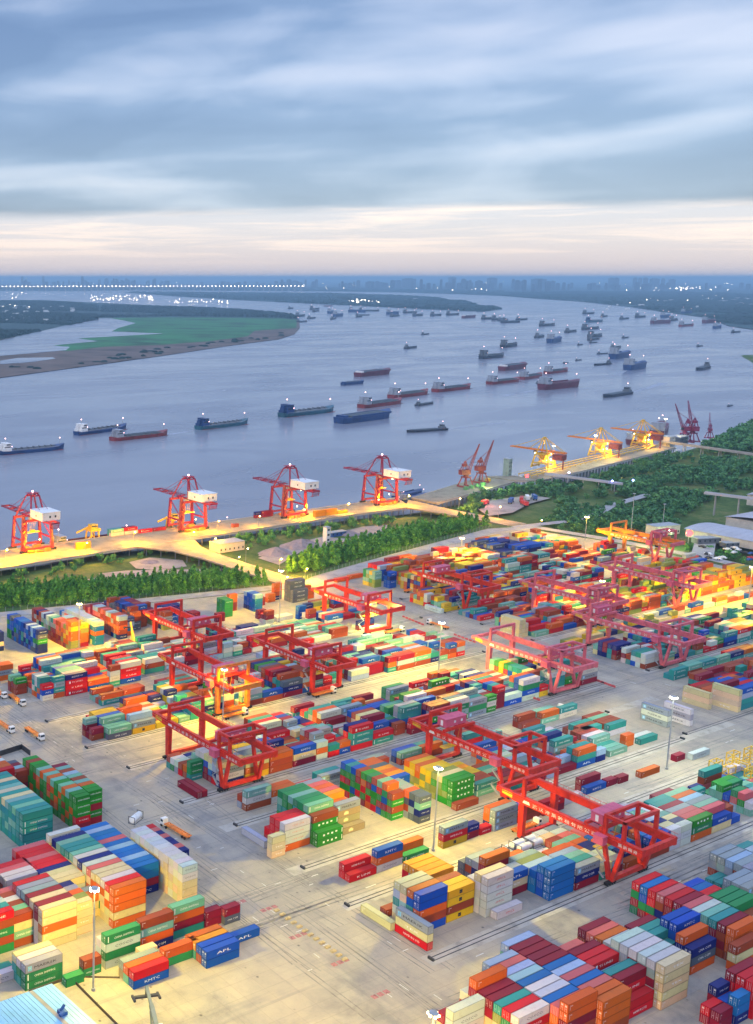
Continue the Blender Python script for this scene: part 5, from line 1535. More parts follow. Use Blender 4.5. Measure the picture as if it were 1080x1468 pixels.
wall_line('compound_wall', [(143.8, 246.8), (157.2, 246.8), (157.2, 205)], 0.9, .14, M['bark'], 'low dark wall enclosing the paved strip beside the blue-roofed shed')
wall_line('compound_wall', [(157.6, 247.2), (169.5, 240)], 0.5, .12, M['bark'], 'short dark kerb wall running from lamp mast to stacked containers')
a = [G(-10, 1087), G(31, 1074), G(43, 1083)]
wall_line('compound_wall', a, 2.2, .3, M['dark'], 'dark wall corner behind the green stacks at left edge')

# fence along the perimeter road
def fence(pts, label):
    r_ = empty('mesh_fence', (pts[0][0], pts[0][1], 0), 0, label, 'fence'); o0 = pts[0]
    p = None; w = MB()
    for a, c in zip(pts, pts[1:]):
        n_ = max(1, int(math.dist(a, c) / 4.6))
        for i in range(n_):
            x, y = a[0] + (c[0] - a[0]) * i / n_ - o0[0], a[1] + (c[1] - a[1]) * i / n_ - o0[1]
            if p is None: q = p = MB().bar((0, 0, -.5), (0, 0, 2.5), .14).build('post', M['steel'], r_)
            else: q = p.copy(); COL.objects.link(q); q.parent = r_
            q.location = (x, y, 0)
        for z in (.3, .8, 1.3, 1.8, 2.4): w.bar((a[0] - o0[0], a[1] - o0[1], z), (c[0] - o0[0], c[1] - o0[1], z), .05, .08)
    w.build('mesh_panel', M['green_kit'], r_)
fence([(60, 605.5), (310, 570), (492, 535.5)], 'long green mesh fence between perimeter road and left plantation')
fence([(520, 534), (624, 557), (770, 580)], 'long mesh fence between perimeter road and middle plantation')

box_tower('wharf_hut', 'low pale hut beside the wharf junction, lamp at its corner', 'hut', (545, 641, -5.5), (24, 12, 6.5), M['wall_pale'])
box_tower('silo_hut', 'small white silo-like hut among the gravel heaps', 'hut', (*G(468, 777, -6), -6.2), (4, 4, 12), M['white'])
box_tower('site_cabin', 'row of dark blue site cabins beside the white silo hut', 'cabin', (*G(483, 768, -6), -6.2), (16, 5, 3.5), M['blue_kit'])


def warehouse(label, c, sz, rz, m=None):
    w, d, h = sz; r_ = empty('warehouse', (*c, 0), rz, label, 'warehouse')
    MB().box((-w / 2, -d / 2, 0), (w / 2, d / 2, h)).build('wall', M['wall_pale'], r_)
    b_ = MB(); n_ = 12
    for i in range(n_):
        a0, a1 = -1 + 2 * i / n_, -1 + 2 * (i + 1) / n_
        z = lambda q: h + .15 + (1 - q * q) * d * .05
        b_.quad((-w / 2 - 1, a0 * (d / 2 + 1), z(a0)), (w / 2 + 1, a0 * (d / 2 + 1), z(a0)), (w / 2 + 1, a1 * (d / 2 + 1), z(a1)), (-w / 2 - 1, a1 * (d / 2 + 1), z(a1)))
        for k in range(int(w / 6)):
            b_.bar((-w / 2 + k * 6, a0 * (d / 2 + 1), z(a0) + .06), (-w / 2 + k * 6, a1 * (d / 2 + 1), z(a1) + .06), .25, .15)
    b_.build('roof', m or M['roof_grey'], r_)
    for i in range(int(w / 14)): MB().box((-w / 2 + 3 + i * 14, -d / 2 - .06, 1), (-w / 2 + 8 + i * 14, -d / 2, 4)).build('shutter', M['steel'], r_)
    return r_


warehouse('low pale grey warehouse roof at the right edge, front one', (886, 425), (118, 38, 6), R(90))
warehouse('grey warehouse roof behind the front one at the right edge', (985, 458), (112, 60, 8), R(0))
warehouse('pale far warehouse roof at the right edge, above the grey gallery', (1075, 515), (72, 40, 9), R(10))
box_tower('gate_house', 'small low gate house in front of the warehouse', 'building', (*G(1013, 778), 0), (20, 7, 4), M['deck_grey'], R(-20))
box_tower('guard_hut', 'little green-lit building beside the white floodlight', 'building', (*G(950, 765), 0), (24, 10, 7), M['wall_pale'], R(-10))
box_tower('side_hut', 'small grey block right of the gate house', 'building', (*G(1050, 783), 0), (16, 6, 3), M['deck_grey'], R(-20))

# yellow spreader frames stored at the right edge
def frame(label):
    r_ = empty('spreader_frame', (0, 0, 0), 0, label, 'spreader frame', 'yellow frames stored at the right edge')
    p = MB()
    for x in (-2.6, 2.6):
        for y in (-1.2, 1.2): p.bar((x, y, 0), (x, y, 6), .35)
        for z in (.4, 3, 5.8): p.bar((x, -1.2, z), (x, 1.2, z), .3)
        p.bar((x, -1.2, .4), (x, 1.2, 3), .22); p.bar((x, 1.2, 3), (x, -1.2, 5.8), .22)
    p.build('post_frame', M['yellow'], r_)
    q = MB()
    for y in (-1.2, 1.2):
        for z in (.4, 3, 5.8): q.bar((-2.6, y, z), (2.6, y, z), .3)
    q.build('cross_beams', M['yellow'], r_)
    return r_


fr0 = None
for px, lab in (((1025, 1110), 'single yellow steel frame at the left of the stored frames'), ((1050, 1098), 'yellow steel frame behind the first one'), ((1044, 1118), 'yellow steel frame in the front row, second'), ((1062, 1112), 'yellow steel frame in the front row, third'), ((1075, 1092), 'yellow steel frame at the right edge, back'), ((1076, 1122), 'yellow steel frame at the right edge, front')):
    x, y = G(*px)
    if fr0 is None: o = fr0 = frame(lab)
    else: o = dup(fr0, (0, 0, 0), 0, lab)
    o.location = (x, y, 0); o.rotation_euler = (0, 0, R(rnd.choice([0, 0, 90])))

# gravel heaps and bare sand beside the plantation
sheet('sand_patch', [G(*p, -6.0) for p in ((185, 806), (215, 799), (262, 803), (268, 812), (230, 818), (195, 815))], -5.95, M['sand'])
sheet('sand_patch', [G(*p, -6.0) for p in ((370, 800), (440, 775), (520, 755), (560, 752), (545, 765), (480, 780), (430, 792), (400, 810))], -5.95, M['sand'])
sheet('sand_patch', [G(*p, -6.0) for p in ((90, 828), (180, 818), (330, 815), (300, 822), (150, 834))], -5.97, M['sand'])
def heap(px, r_, h, lab, sd):
    x, y = G(*px, -6); rr = random.Random(sd); V = [(0, 0, h)]; Fc = []; k = 18
    for ring, (q, z) in enumerate(((.35, .72), (.7, .32), (1, 0))):
        for i in range(k): a = i * math.tau / k; s = rr.uniform(.85, 1.12); V.append((r_ * q * s * math.cos(a), r_ * .7 * q * s * math.sin(a), h * z * rr.uniform(.85, 1.1)))
    for i in range(k):
        j = (i + 1) % k; Fc.append((0, 1 + i, 1 + j))
        for ring in range(2): a = 1 + ring * k; Fc.append((a + i, a + k + i, a + k + j, a + j))
    me = bpy.data.meshes.new('gravel_heap'); me.from_pydata(V, [], Fc); me.materials.append(M['gravel'])
    o = bpy.data.objects.new('gravel_heap', me); COL.objects.link(o); o.location = (x, y, -6.1); tag(o, lab, 'gravel heap')
heap((395, 793), 15, 5, 'pinkish gravel heap beside the causeway', 1); heap((432, 783), 18, 6, 'pale gravel heap left of the white silo hut', 2); heap((500, 766), 11, 4, 'grey gravel heap near the site cabins', 3)
heap((215, 806), 9, 2.2, 'low pale sand heap in the bare patch at left', 4)
# green sacks and machines on the bulk jetty
for i, px in enumerate(((676, 700), (684, 698), (692, 696), (668, 702), (700, 690), (690, 700))):
    x, y = G(*px); sd = random.Random(i)
    o = MB().prism([(3 * math.cos(a) * sd.uniform(.7, 1.2), 2.2 * math.sin(a) * sd.uniform(.7, 1.2)) for a in np.linspace(0, 5.6, 8)], 0, sd.uniform(1.5, 3)).ball((0, 0, 2), 1.6).build('bulk_bag', M['green_kit'] if i != 4 else M['yellow'])
    o.location = (x, y, 0); tag(o, 'bright green-yellow heap of bags on the bulk jetty', 'bag heap', 'heaps of bags on the bulk jetty')


# ------------------------------------------------------------------ shipping containers
PAL = {'r': (0.52, 0.008, 0.015), 'm': (0.22, 0.008, 0.025), 'o': (0.55, 0.105, 0.012), 'u': (0.29, 0.05, 0.018), 'b': (0.008, 0.07, 0.38), 'n': (0.008, 0.015, 0.14), 't': (0.03, 0.24, 0.22), 'g': (0.02, 0.20, 0.07),
       'k': (0.02, 0.22, 0.02), 'w': (0.52, 0.52, 0.49), 'c': (0.60, 0.48, 0.27), 'y': (0.60, 0.38, 0.012), 'a': (0.24, 0.28, 0.31), 'e': (0.30, 0.40, 0.52), 'p': (0.52, 0.11, 0.11), 's': (0.17, 0.38, 0.28),
       'd': (0.09, 0.10, 0.14), 'h': (0.20, 0.24, 0.06), 'B': (0.01, 0.13, 0.38), 'O': (0.64, 0.23, 0.01), 'G': (0.28, 0.24, 0.14)}
CNAME = {'r': 'red', 'm': 'maroon', 'o': 'orange', 'u': 'rust-brown', 'b': 'blue', 'n': 'navy', 't': 'teal', 'g': 'green', 'k': 'bright green', 'w': 'off-white', 'c': 'cream', 'y': 'yellow', 'a': 'grey', 'e': 'pale blue',
         'p': 'pinkish red', 's': 'mint green', 'd': 'charcoal', 'h': 'olive', 'B': 'mid-blue', 'O': 'bright orange', 'G': 'brownish grey'}
WHT_, BLK_, RED_, LBL_, CRM_ = (0.78, 0.78, 0.76), (0.03, 0.03, 0.04), (0.55, 0.05, 0.04), (0.25, 0.55, 0.78), (0.75, 0.62, 0.35)
#        words, text colour, width share, height
LOGO = {'s': ('CHINA SHIPPING', WHT_, .58, .95), 't': ('CHINA SHIPPING', WHT_, .58, .95), 'g': ('CHINA SHIPPING', WHT_, .56, .9), 'w': ('COSCO', BLK_, .52, 1.1), 'a': ('MAERSK', BLK_, .6, 1.1), 'n': ('CMA CGM', WHT_, .5, 1.0),
        'b': ('KMTC', WHT_, .42, 1.1), 'r': ('TS LINES', WHT_, .5, .95), 'k': ('EVERGREEN', WHT_, .62, .9), 'o': ('', WHT_, .3, .8), 'y': ('MSC', BLK_, .18, 1.2), 'd': ('CMA CGM', WHT_, .5, 1.0), 'B': ('', WHT_, .2, 1.0), 'm': ('', WHT_, .2, .6), 'u': ('', WHT_, .2, .6)}
CH, CW, C40, C20 = 2.6, 2.44, 12.19, 6.06
BOX = []


def S(place, x, y, rows, L=40, pitch=2.6, z=0.0, logo=None, jit=0.12):
    """one stack bay: rows of tier strings from the front (nearest the camera) to the back"""
    rr = random.Random(int(x * 13 + y * 7))
    for ri, row in enumerate(rows):
        if not row: continue
        dx = rr.uniform(-jit, jit)
        for ti, c in enumerate(row):
            if c == '.': continue
            if L == 'r40': ext = (CW, C40); px, py = x + ri * pitch, y
            elif L == 'r20': ext = (CW, C20); px, py = x + ri * pitch, y
            else: ext = (C40 if L == 40 else C20, CW); px, py = x + dx, y + ri * pitch
            BOX.append(dict(x=px + (rr.uniform(-.05, .05) if ti else 0), y=py, z=z + ti * CH, ext=ext, c=c, tier=ti + 1, row=ri + 1, n=len(row), nr=len(rows), place=place, logo=logo, kx=(place, x)))


def rrows(n, lo, hi, pal, seed):
    r_ = random.Random(seed); out = []; h = r_.randint(lo, hi)
    for i in range(n):
        h = max(lo, min(hi, h + r_.choice([-1, 0, 0, 0, 1])))
        out.append(''.join(r_.choice(pal) for _ in range(h)))
    return out


MIX = 'rrmmmmuuuuuoobnnnttttswwaaaedygkdd'
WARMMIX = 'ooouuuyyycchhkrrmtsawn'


def lane(place, x0, x1, y0, n, lo, hi, seed, pal=MIX, gap=.05, p20=.4, skip=.03, ragged=0):
    """a lane of bays between two crane rails, filled like the photograph: uneven tiers, mixed lengths"""
    r_ = random.Random(seed); x = x0; bay = 0
    while x + C20 < x1:
        bay += 1
        if r_.random() < gap: x += r_.choice([6.3, 12.6]); continue
        Lc = 20 if (r_.random() < p20 or x + C40 > x1) else 40
        rows = []; h = r_.randint(lo, hi); run = r_.choice(pal)
        for i in range(n):
            h = max(lo, min(hi, h + r_.choice([-2, -1, 0, 0, 0, 1, 1])))
            if r_.random() < .6: run = r_.choice(pal)
            s_ = ''.join(run if r_.random() < .25 else r_.choice(pal) for _ in range(h))
            rows.append('' if r_.random() < skip else s_)
        S(f'{place}|{bay}', x, y0 + r_.uniform(-.3, .3), rows, Lc)
        x += (C40 if Lc == 40 else C20) + r_.choice([.35, .4, .5])


# --- lower left block
P1 = 'cream-fronted tall stack left of the white mast'
S(P1, 157, 262, ['ccocc', 'wwwmm', 'wwmwc', 'wwtmm', 'wmwra', 'wwwma', 'wwmwr'])
P1b = 'low cream stack beside taller cream one'
S(P1b, 169.8, 263.6, ['cccc', 'ccch'], 20); S(P1b, 169.8, 268.8, ['ccco', 'ccoa', 'ccun'], 20)
S(P1b, 176.0, 269.5, ['cco', 'cca'], 20)
P2 = 'coral-topped row behind the cream stacks'
S(P2, 169.4, 276.6, ['wwwc', 'wccc', 'wcwc', 'rrmn', 'rrrr', 'mrrr', 'rrrp', 'rurr', 'rrrr', 'rrrp'])
P3 = 'orange-fronted tall row beside the mid-blue row'
S(P3, 182, 261.2, ['ocooo', 'ccocr', 'cccow', 'cgcoc', 'uococ', 'ccocp', 'ccaww', 'cccon', 'coccw', 'ccccs', 'cccct', 'ccttt', 'csccs', 'ccccn'])
S(P3, 182, 299.2, ['ccccw'], 40)
P4 = 'mid-blue topped row'
S(P4, 195, 272.2, ['nmBB', 'BBBB', 'BnBe', 'BBBB', 'BBmB', 'BBBe', 'BBBB', 'BuBp', 'BBBB', 'BBBB', 'BBBe', 'BBBB'])
P5 = 'white-topped row of short cream containers'
S(P5, 208.4, 261.3, ['cccww', 'cccww', 'wccww', 'ccccw', 'cwcww', 'ccccw', 'ccwcw', 'ccccw', 'wcccw', 'cccww', 'ccccw'], 20)
P6 = 'thin pink and navy row at the block edge'
S(P6, 217.4, 277.2, ['dgn', 'rrp', 'nnn', 'gnn', 'mrp', 'rnn', 'nrp', 'rnr'], 20)
P7 = 'bright green stacks at the left'
GR = ['rkk', ]
S(P7 + ', left bay', 205, 318.5, ['mrkkk', 'kkokk', 'kokks', 'okuko', 'kkkos', 'kookk', 'kukos', 'kkoro', 'okkks', 'kukko', 'kkoos', 'rkkuk', 'kokkk', 'kkkuu', 'okkkk'], 20)
S(P7 + ', right bay', 211.4, 320.4, ['mkmkk', 'kkkkk', 'kkoko', 'kokks', 'kkkku', 'kkoks', 'kkkke', 'kokku', 'kkkks', 'kkkkm'], 20)
P8 = 'teal-fronted tall stack at the left edge'
S(P8, 181.8, 316.8, ['ttttt', 'ttttt', 'ttsts', 'ttstt', 'tstts', 'ttttc', 'ttstt', 'ttttc', 'tstts', 'ttttt', 'ttstc', 'ttttt', 'ttttt'])
P9 = 'orange-topped stack behind the teal-fronted stack'
S(P9, 186, 351.5, ['mmrrr', 'mrrro', 'mmroo', 'rrrow', 'rmroo'], 40)
S(P9 + ', right bay', 198.6, 352.5, ['nmuu', 'mmue', 'muum', 'mmud'], 20)
P10 = 'rust-red stack behind the cream-fronted stack at the left'
S(P10, 148.4, 267.2, ['uscu', 'mums', 'uuuu', 'umuw', 'uuuu', 'uump'])
P11 = 'left edge stack of green and rust containers'
S(P11, 138.0, 266.8, ['gugur', 'uugrt', 'umgsw', 'wugut'])
S(P11, 142.5, 284.5, ['nudaw', 'nuuuw', 'unnrc'])
S('off-white stack near the left edge', 158, 285.5, ['uuew', 'mmuw', 'uuup', 'mmur'])
S('off-white stack near the left edge', 150, 300, ['uudn', 'nuac', 'dmuw'])
P13 = 'grey and green stack behind the blue roof'
S(P13, 143.2, 247.9, ['gga', 'tgw', 'ttc'], logo=None)
P14 = 'green-orange row behind white mast'
S(P14, 168.2, 245.2, ['wgwg', 'www'])
S(P14, 181.2, 246.2, ['nosu', 'tu'])
S(P14, 194.0, 247.6, ['tmos', 'uuo'])
S(P14, 206.6, 247.4, ['mm', ''], 20); S(P14, 213.0, 246.0, ['dm'], 20)
S('cream tank box in front of the green China containers', 177.6, 241.0, ['Gc'], 20)
P15 = 'low group left of the mast foot'
S(P15, 160.6, 245.0, ['gu'], 20); S(P15, 154.0, 243.6, ['g'], 20)
P16 = 'red over blue group by mast'
S(P16, 170.0, 233.6, ['br', 'so', 'Ga'])
S(P16, 183.6, 237.6, ['go'])
P17 = 'blue pair group, left block'
S(P17, 194.0, 231.2, ['bb', 'ub', 'tO', 'ao'])
S(P17, 206.5, 236.6, ['b'])
S('left edge fragment beside the blue roof', 128.4, 262.4, ['uw', 'uw', 'ms'])
S('left edge fragment beside the blue roof', 132, 254.5, ['w', 't'], 40)

# --- centre blocks
P20 = 'dark green block with white dots'
S(P20, 272.4, 267.4, ['kk', 'kkku', 'kkkks', 'kkkkg', 'kkktg', 'kgkks', 'kktgg', 'gktsg'])
P21 = 'brownish grey stack right of the dark green block'
S(P21, 285.4, 269.4, ['G', 'GGGa', '', 'ooo', 'uooO', 'ooop', 'oupo', 'uopp', 'nnoa'])
P22 = 'white and red stack'
S(P22, 259.8, 270.6, ['owww', 'rrrr', 'mrrr', 'rr'])
S(P22, 253.2, 269.3, ['ccc'], 20)
S('lone one beside white-red stack', 255.8, 276.0, ['e'], 'r40')
P23 = 'five-high green and red end-on stack in the centre'
S(P23, 310.2, 268.6, ['kuku', 'kmbgo', 'bukrs', 'rkkbu', 'orkmg', 'mkrok', 'krkmu', 'kbkgb', 'rkmkt', 'kkrkb'], 20)
P24 = 'charcoal stack in front of the blue and orange stack'
S(P24, 317.0, 262.0, ['dnsd', 'dand', 'audo', 'dnoa', 'nnda', 'dnna'], 20)
P25 = 'blue-fronted orange stack left of the bright mast'
S(P25, 317.4, 277.6, ['nnbb', 'ooOO', 'uoOo', 'ooOO', 'oudd', 'ouOo', 'uuoo'])
P26 = 'green block with yellow tops'
S(P26, 337.4, 262.0, ['u'])
S(P26, 338.2, 264.8, ['kkkk', 'khkk', 'khhc', 'hhkh', 'hhyy', 'hyhy', 'yhoo', 'hhyy', 'yoyo'])
P27 = 'red and blue centre row'
S(P27, 264.9, 244.8, ['r', 'rr'])
S(P27, 277.4, 245.0, ['wob', 'o'])
S(P27, 290.2, 244.8, ['g', 'uo'])
P28 = 'block of red containers with bright orange tops'
S(P28, 279.4, 226.0, ['rrO', 'mOO', 'raO', 'rrO'])
P29 = 'end-on container group at the front of the crane lane'
S(P29, 256.3, 206.0, ['rca'], 'r40')
S('lone cream end-on container by the track end', 255.0, 218.6, ['c'], 'r40')
P30 = 'blue-topped stack behind end-on group'
S(P30, 260.6, 213.0, ['buobb', 'umtbo', 'wtecc', 'cwtec'])
S(P30, 259.4, 224.5, ['u', ], 20)
P31 = 'yellow stack between the blue and white stacks'
S(P31, 273.6, 213.2, ['yuyy', 'yyuy', 'yyyu', 'yum', 'ma'])
P32 = 'five-high white stack with red lettering'
S(P32, 288.4, 206.6, ['w'], logo='SMCL'); S(P32, 286.6, 209.3, ['wwwww', 'wwwwc', 'wcww'], logo='SMCL')
P33 = 'navy, cream and maroon stack right of the white stack'
S(P33, 299.6, 213.4, ['mcb', 'mca'])
P34 = 'maroon stack with orange top behind the crane lane front'
S(P34, 300.4, 221.0, ['mmmo', 'mna', 'dua', 'dd'])
P35 = 'four-high mid-blue stack at the crane lane front'
S(P35, 312.2, 205.6, ['BBBB', 'bbbB', 'BBb', 'nBe', 'nnh', 'nda', 'ua', 'bo'])
P36 = 'navy stack beside nearest crane foot'
S(P36, 325.2, 205.4, ['mna', 'gnt', 'ghs', 'tce', 'mno', 'uo'])
LA = 'lane under the nearest gantry crane'
S(LA + '|4', 338.3, 205.4, ['tc', 'cc', 'cw', 'nc', 'go', 'so', 'ss', 'tu', 'wc', 'cw'], 20)
S(LA + '|5', 344.6, 205.6, ['ma', 'mw', 'cw', 'nn', 'on', 'oo', 'us', 'wp', 'ww', 'wa'], 20)
S(LA + '|6', 352.0, 205.4, ['o', 'nn', 'bB', 'bb', 'uo', 'nB', 'pp', 'np', 'wa', 'd'])
S(LA + '|7', 364.8, 205.4, ['unb', 'nbB', 'cco', 'cwn', 'scs', 'cww', 'cwc', 'nn', 'aw'])
S(LA + '|8', 377.4, 205.4, ['www', 'wwc', 'wcn', 'ccw', 'wec', 'cws', 'cwe', 'cww', 'wa'], 20)
S(LA + '|9', 383.8, 205.4, ['www', 'nwd', 'wwc', 'ccs', 'www', 'acw', 'w', 'wa'], 20)
S(LA + '|10', 390.4, 205.4, ['ogk', 'bup', 'nep', 'uaa', 'mum', 'act', 'tst', 'rr'])
S(LA + '|11', 403.0, 205.4, ['cb', 'cbp', 'bbs', 'nna', 'uae', 'uuo', 'nbs', 'tg', 'mm'])
lane(LA, 415.6, 476, 205.6, 9, 1, 3, 41, 'tttsssgkbbnnuweap', .03, .42)
# --- truck lane row behind the nearest lane
P37 = 'thin row behind the nearest crane lane'
S(P37, 309.9, 245.0, ['yra']); S(P37, 322.7, 245.4, ['mn'], 20); S(P37, 329.4, 245.2, ['r'], 20)
S(P37, 336.2, 244.6, ['aaa', 'noo'], logo='MAERSK'); S(P37, 349.2, 244.4, ['uu', 'bb']); S(P37, 362.2, 243.6, ['mr', 'm'])
S(P37, 376.0, 245.4, ['w']); S(P37, 392.5, 246.6, ['b', 'mm'], 40); S(P37, 405.4, 246.8, ['m'], 20); S(P37, 412.2, 246.2, ['m'], 20); S(P37, 424.6, 244.8, ['o'])
S(P37, 452.2, 247.0, ['m'], 20); S(P37, 459.8, 244.6, ['w'])

# --- lane two
LB = 'lane under the second red gantry crane'
S(LB + '|1', 353.0, 263.4, ['', 'st', 'ou', 'cu', 'wy', 'yy', 'yO', 'hy'])
S(LB + '|2', 365.8, 263.2, ['tu', 'mm', 'mm', 'ts', 'nt', 'wu', 'e'])
lane(LB, 378.6, 432, 263.0, 10, 1, 3, 51, 'ttsmmuoobnwwaee', .03, .42)
S(LB + '|8', 432.4, 263.4, ['s', 's', 't', 'ws', 'aw', 'au', 'uu'])
S(LB + '|9', 447.6, 266.2, ['oo'], 20); S(LB + '|9', 455.6, 264.4, ['t', 'w'])
S(LB + '|10', 452.0, 276.5, ['wt', 'wu', 'su', 'ts', 'tu'], 40)
S(LB + '|10', 438.6, 279.0, ['tt', 'tu', 'wt', 'u'], 40)
# row between lane two and three
P40 = 'row of pairs behind green block'
x = 259.6
for i, (s_, L_) in enumerate(((['uws', 'au'], 40), (['wo', 'uo'], 40), (['s', 'r', ], 40), (['wa', 'tt'], 40), (['nm', 'na'], 40), (['tu', 'sa'], 40), ([''], 20), (['us', 'nb'], 40), (['uo', 'st'], 40), (['', 's'], 40), (['rt', 'mm'], 40), (['s'], 40), ([''], 40), (['u', 'uu'], 40), (['so', 'ts'], 40), (['wt'], 40))):
    S(P40 + f'|{i + 1}', x + 9, 300.4 - max(0, x - 380) * .015, s_, L_); x += (12.6 if L_ == 40 else 6.4)
# lane three
LC = 'lane under the left centre gantry crane'
S('maroon end-on pair at left centre', 259.2, 317.6, ['m', 'm'], 'r40')
S(LC + '|1', 266.4, 331, ['tgg', 'uo', 'ru', 'aw', 'gw', 'tu'], 20)
S(LC + '|2', 272.8, 320.6, ['nwac', 'rnee', 'mBwc', 'mmbc', 'mbtw', 'tgsw', 'uos', 'wa', 'mn'])
S(LC + '|3', 285.6, 320.6, ['yoc', 'uoc', 'cuee', 'npay', 'uon', 'mny', 'wen', 'uw'])
S(LC + '|4', 298.3, 320.6, ['uuo', 'uoo', 'kggn', 'tee', 'rou', 'ntb', 'wwe', 'ue'])
lane(LC, 311.4, 372, 320.5, 12, 2, 4, 61, 'ooccuurrmmbbnttwwaas', .03, .45)
lane(LC, 372.4, 436, 320.5, 11, 2, 4, 62, 'bbnnbrmmttkgwwuoa', .03, .42)
lane(LC, 436.4, 514, 321.5, 11, 2, 4, 63, 'rrmuttsgkbbnwwayoc', .03, .42)
# row between three and four
P41 = 'singles row behind left centre crane'
for x, s_ in ((334.4, ['w']), (347.6, ['tm']), (372.6, ['t']), (385.4, ['m']), (424.2, ['r']), (437.0, ['bo']), (449.0, ['s', 'o'])):
    S(P41, x, 359.0, s_, logo='COSCO' if s_ == ['w'] else None)
S('cream pair at the foot of the flooded crane', 322.0, 360.5, ['w'])
# lane four
LD = 'lane under the yellow-flooded gantry crane'
S(LD + '|1', 254.0, 383, ['um', 'm', 'ums'], 20)
S(LD + '|2', 260.6, 380.0, ['ds', 'gs', 'nbs', 'snb', 'muy', 'muy', 'or'], 40)
S(LD + '|3', 273.4, 380.0, ['ya', 'bee', 'no', 'eo', 'boo', 'wo', 'oo'], 40)
lane(LD, 286.2, 335, 380.4, 11, 1, 3, 71, 'oooyywwtsnrbcu', .03, .42)
lane(LD, 335.4, 405, 380.4, 11, 1, 4, 72, MIX, .05, .35)
lane(LD, 405.4, 492, 380.4, 11, 2, 3, 73, 'ttssuuoorwwbmmnwe', .05, .35)
# row between four and five
P42 = 'thin row behind the yellow-flooded crane lane'
lane(P42, 280, 345, 414.5, 4, 1, 2, 81, 'ttsuumrwo', .3, .2)
lane(P42, 352, 470, 415.5, 4, 0, 2, 82, 'wwtumae', .35, .2)
# lane five
LE = 'upper left lane in front of the tall stacks'
S(LE + '|1', 252.0, 446.0, ['uuk', 'um', 'mus'], 20)
lane(LE, 259.2, 322, 433.0, 12, 2, 4, 91, 'uurrooobbnwwtta', .03, .42)
lane(LE, 322.4, 420, 438.5, 12, 1, 3, 92, 'uurrmmwwaettsnb', .03, .42)
lane(LE, 420.4, 472, 434.0, 11, 1, 3, 93, 'wwrttauuns', .15, .25)
S(LE + '|12', 470, 432.5, ['w', '', 'mn', 'w'], 40)
# front row of short stacks before the tall ones
lane('short row before the tall stacks at upper left', 250, 352, 466.5, 2, 1, 3, 95, 'wwaunnueoot', .15, .5)
# tall stacks at the upper left
P50 = 'tall stack at the upper left edge'
S(P50 + ', green ends', 251.5, 482, ['gssgg', 'gsgsg', 'ugusg', 'uuugu', 'mugus'], 20)
S(P50 + ', navy', 266.5, 506, ['ncnn', 'nchn', 'nnnn', 'cnnn'], 40)
P51 = 'five-high blue and green stack behind the yellow mast'
S(P51, 291.4, 492.0, ['nnkdn', 'dakbb', 'dbbee', 'bnbnb', 'ntbBe', 'bnabn', 'nttbb', 'bbnbB'] + rrows(5, 4, 5, 'bbndBk', 11), 20)
P52 = 'orange and lime stack lit by the yellow mast'
S(P52, 309.5, 488.0, ['hhooyo', 'hooyoo', 'moyoh', 'ohuop', 'umouu', 'muopu', 'ummap', 'uumat', 'umgas', 'mnaew', 'mgasn', 'mmgae'] + rrows(4, 4, 5, 'muusan', 12), 20)
S(P52 + ', right bay', 316.0, 490.0, ['moohy', 'uoohh', 'mmooy', 'uupom', 'mupuu', 'eumme', 'aeene', 'etee', 'bteb'], 20)
P53 = 'blue and white banded stack right of the lime one'
S(P53, 325.4, 489.0, ['BBoBw', 'wBoBe', 'oyoow', 'bteee', 'uoume', 'neuee', 'pepme', 'eepee', 'eeeue'] + rrows(5, 4, 5, 'eepuB', 13), 20)
P54 = 'brown and charcoal tall stack right of the banded one'
S(P54, 342.4, 491.0, ['nuoue', 'Buouu', 'nooau', 'uuoua', 'duuue', 'muumu', 'uupup', 'uuupu', 'muupe', 'upupe'] + rrows(4, 4, 5, 'uumpe', 14), 20)
S(P54, 349.0, 494.0, ['oBed', 'udou', 'mdmu', 'uuuu'] + rrows(9, 3, 5, 'uuomdn', 15), 20)
P55 = 'maroon and charcoal stack beside the upper left crane'
S(P55, 358, 500, ['dduo', 'ddddu', 'uddun', 'mduun', 'mmunb', 'mmmun'] + rrows(5, 4, 5, 'mdunp', 16), 20); S(P55, 364.4, 503, rrows(8, 3, 5, 'mmudnb', 17), 20)
S(P55 + ', right', 374, 492, ['hdau', 'nuau', 'uouu', 'muua'] + rrows(5, 3, 4, 'uumha', 18), 20); S(P55 + ', right', 381, 500, ['bbnn', 'bnbn', 'nnbb', 'mbbb'], 40)
P56 = 'scattered stacks at the top edge of the left yard'
S(P56, 398, 497, ['mm', 'mm', 'wa'], 20); S(P56, 410, 489, ['mm'], 20); S(P56, 420, 494, ['gggg', 'gkgk', 'ggkg'], 20); S(P56, 430, 502, ['mmoo', 'rmo'], 20); S(P56, 443, 494, ['BBBe', 'bBbb', 'nbbb', 'nbbe'], 20)
S(P56, 435, 482, ['mm'], 20); S(P56, 452, 502, ['mu', 'y'], 20); S(P56, 463, 505, ['oo'], 20); S(P56, 470, 507, ['nuoo'], 20); S(P56, 476, 497, ['ddd', 'ddddd', 'ddddd'], 40); S(P56, 489.2, 499, ['oo', 'uuu'], 20)
S(P56, 432, 472, ['wmu', 'wm'], 20); S(P56, 441, 472.6, ['w', 'w'], 40); S(P56, 455, 470, ['bbB'], 20); S(P56, 462, 474, ['u'], 20); S(P56, 455, 462, ['wmu', 'aw'], 20)
S(P56, 468, 478, ['nn'], 20); S(P56, 475, 478, ['yh', 'yu'], 40); S(P56, 489, 476, ['mb', 'mm'], 40)
lane('low rows beside the top centre crane', 462, 505, 454, 4, 1, 2, 97, 'bbntwru', .1, .4)

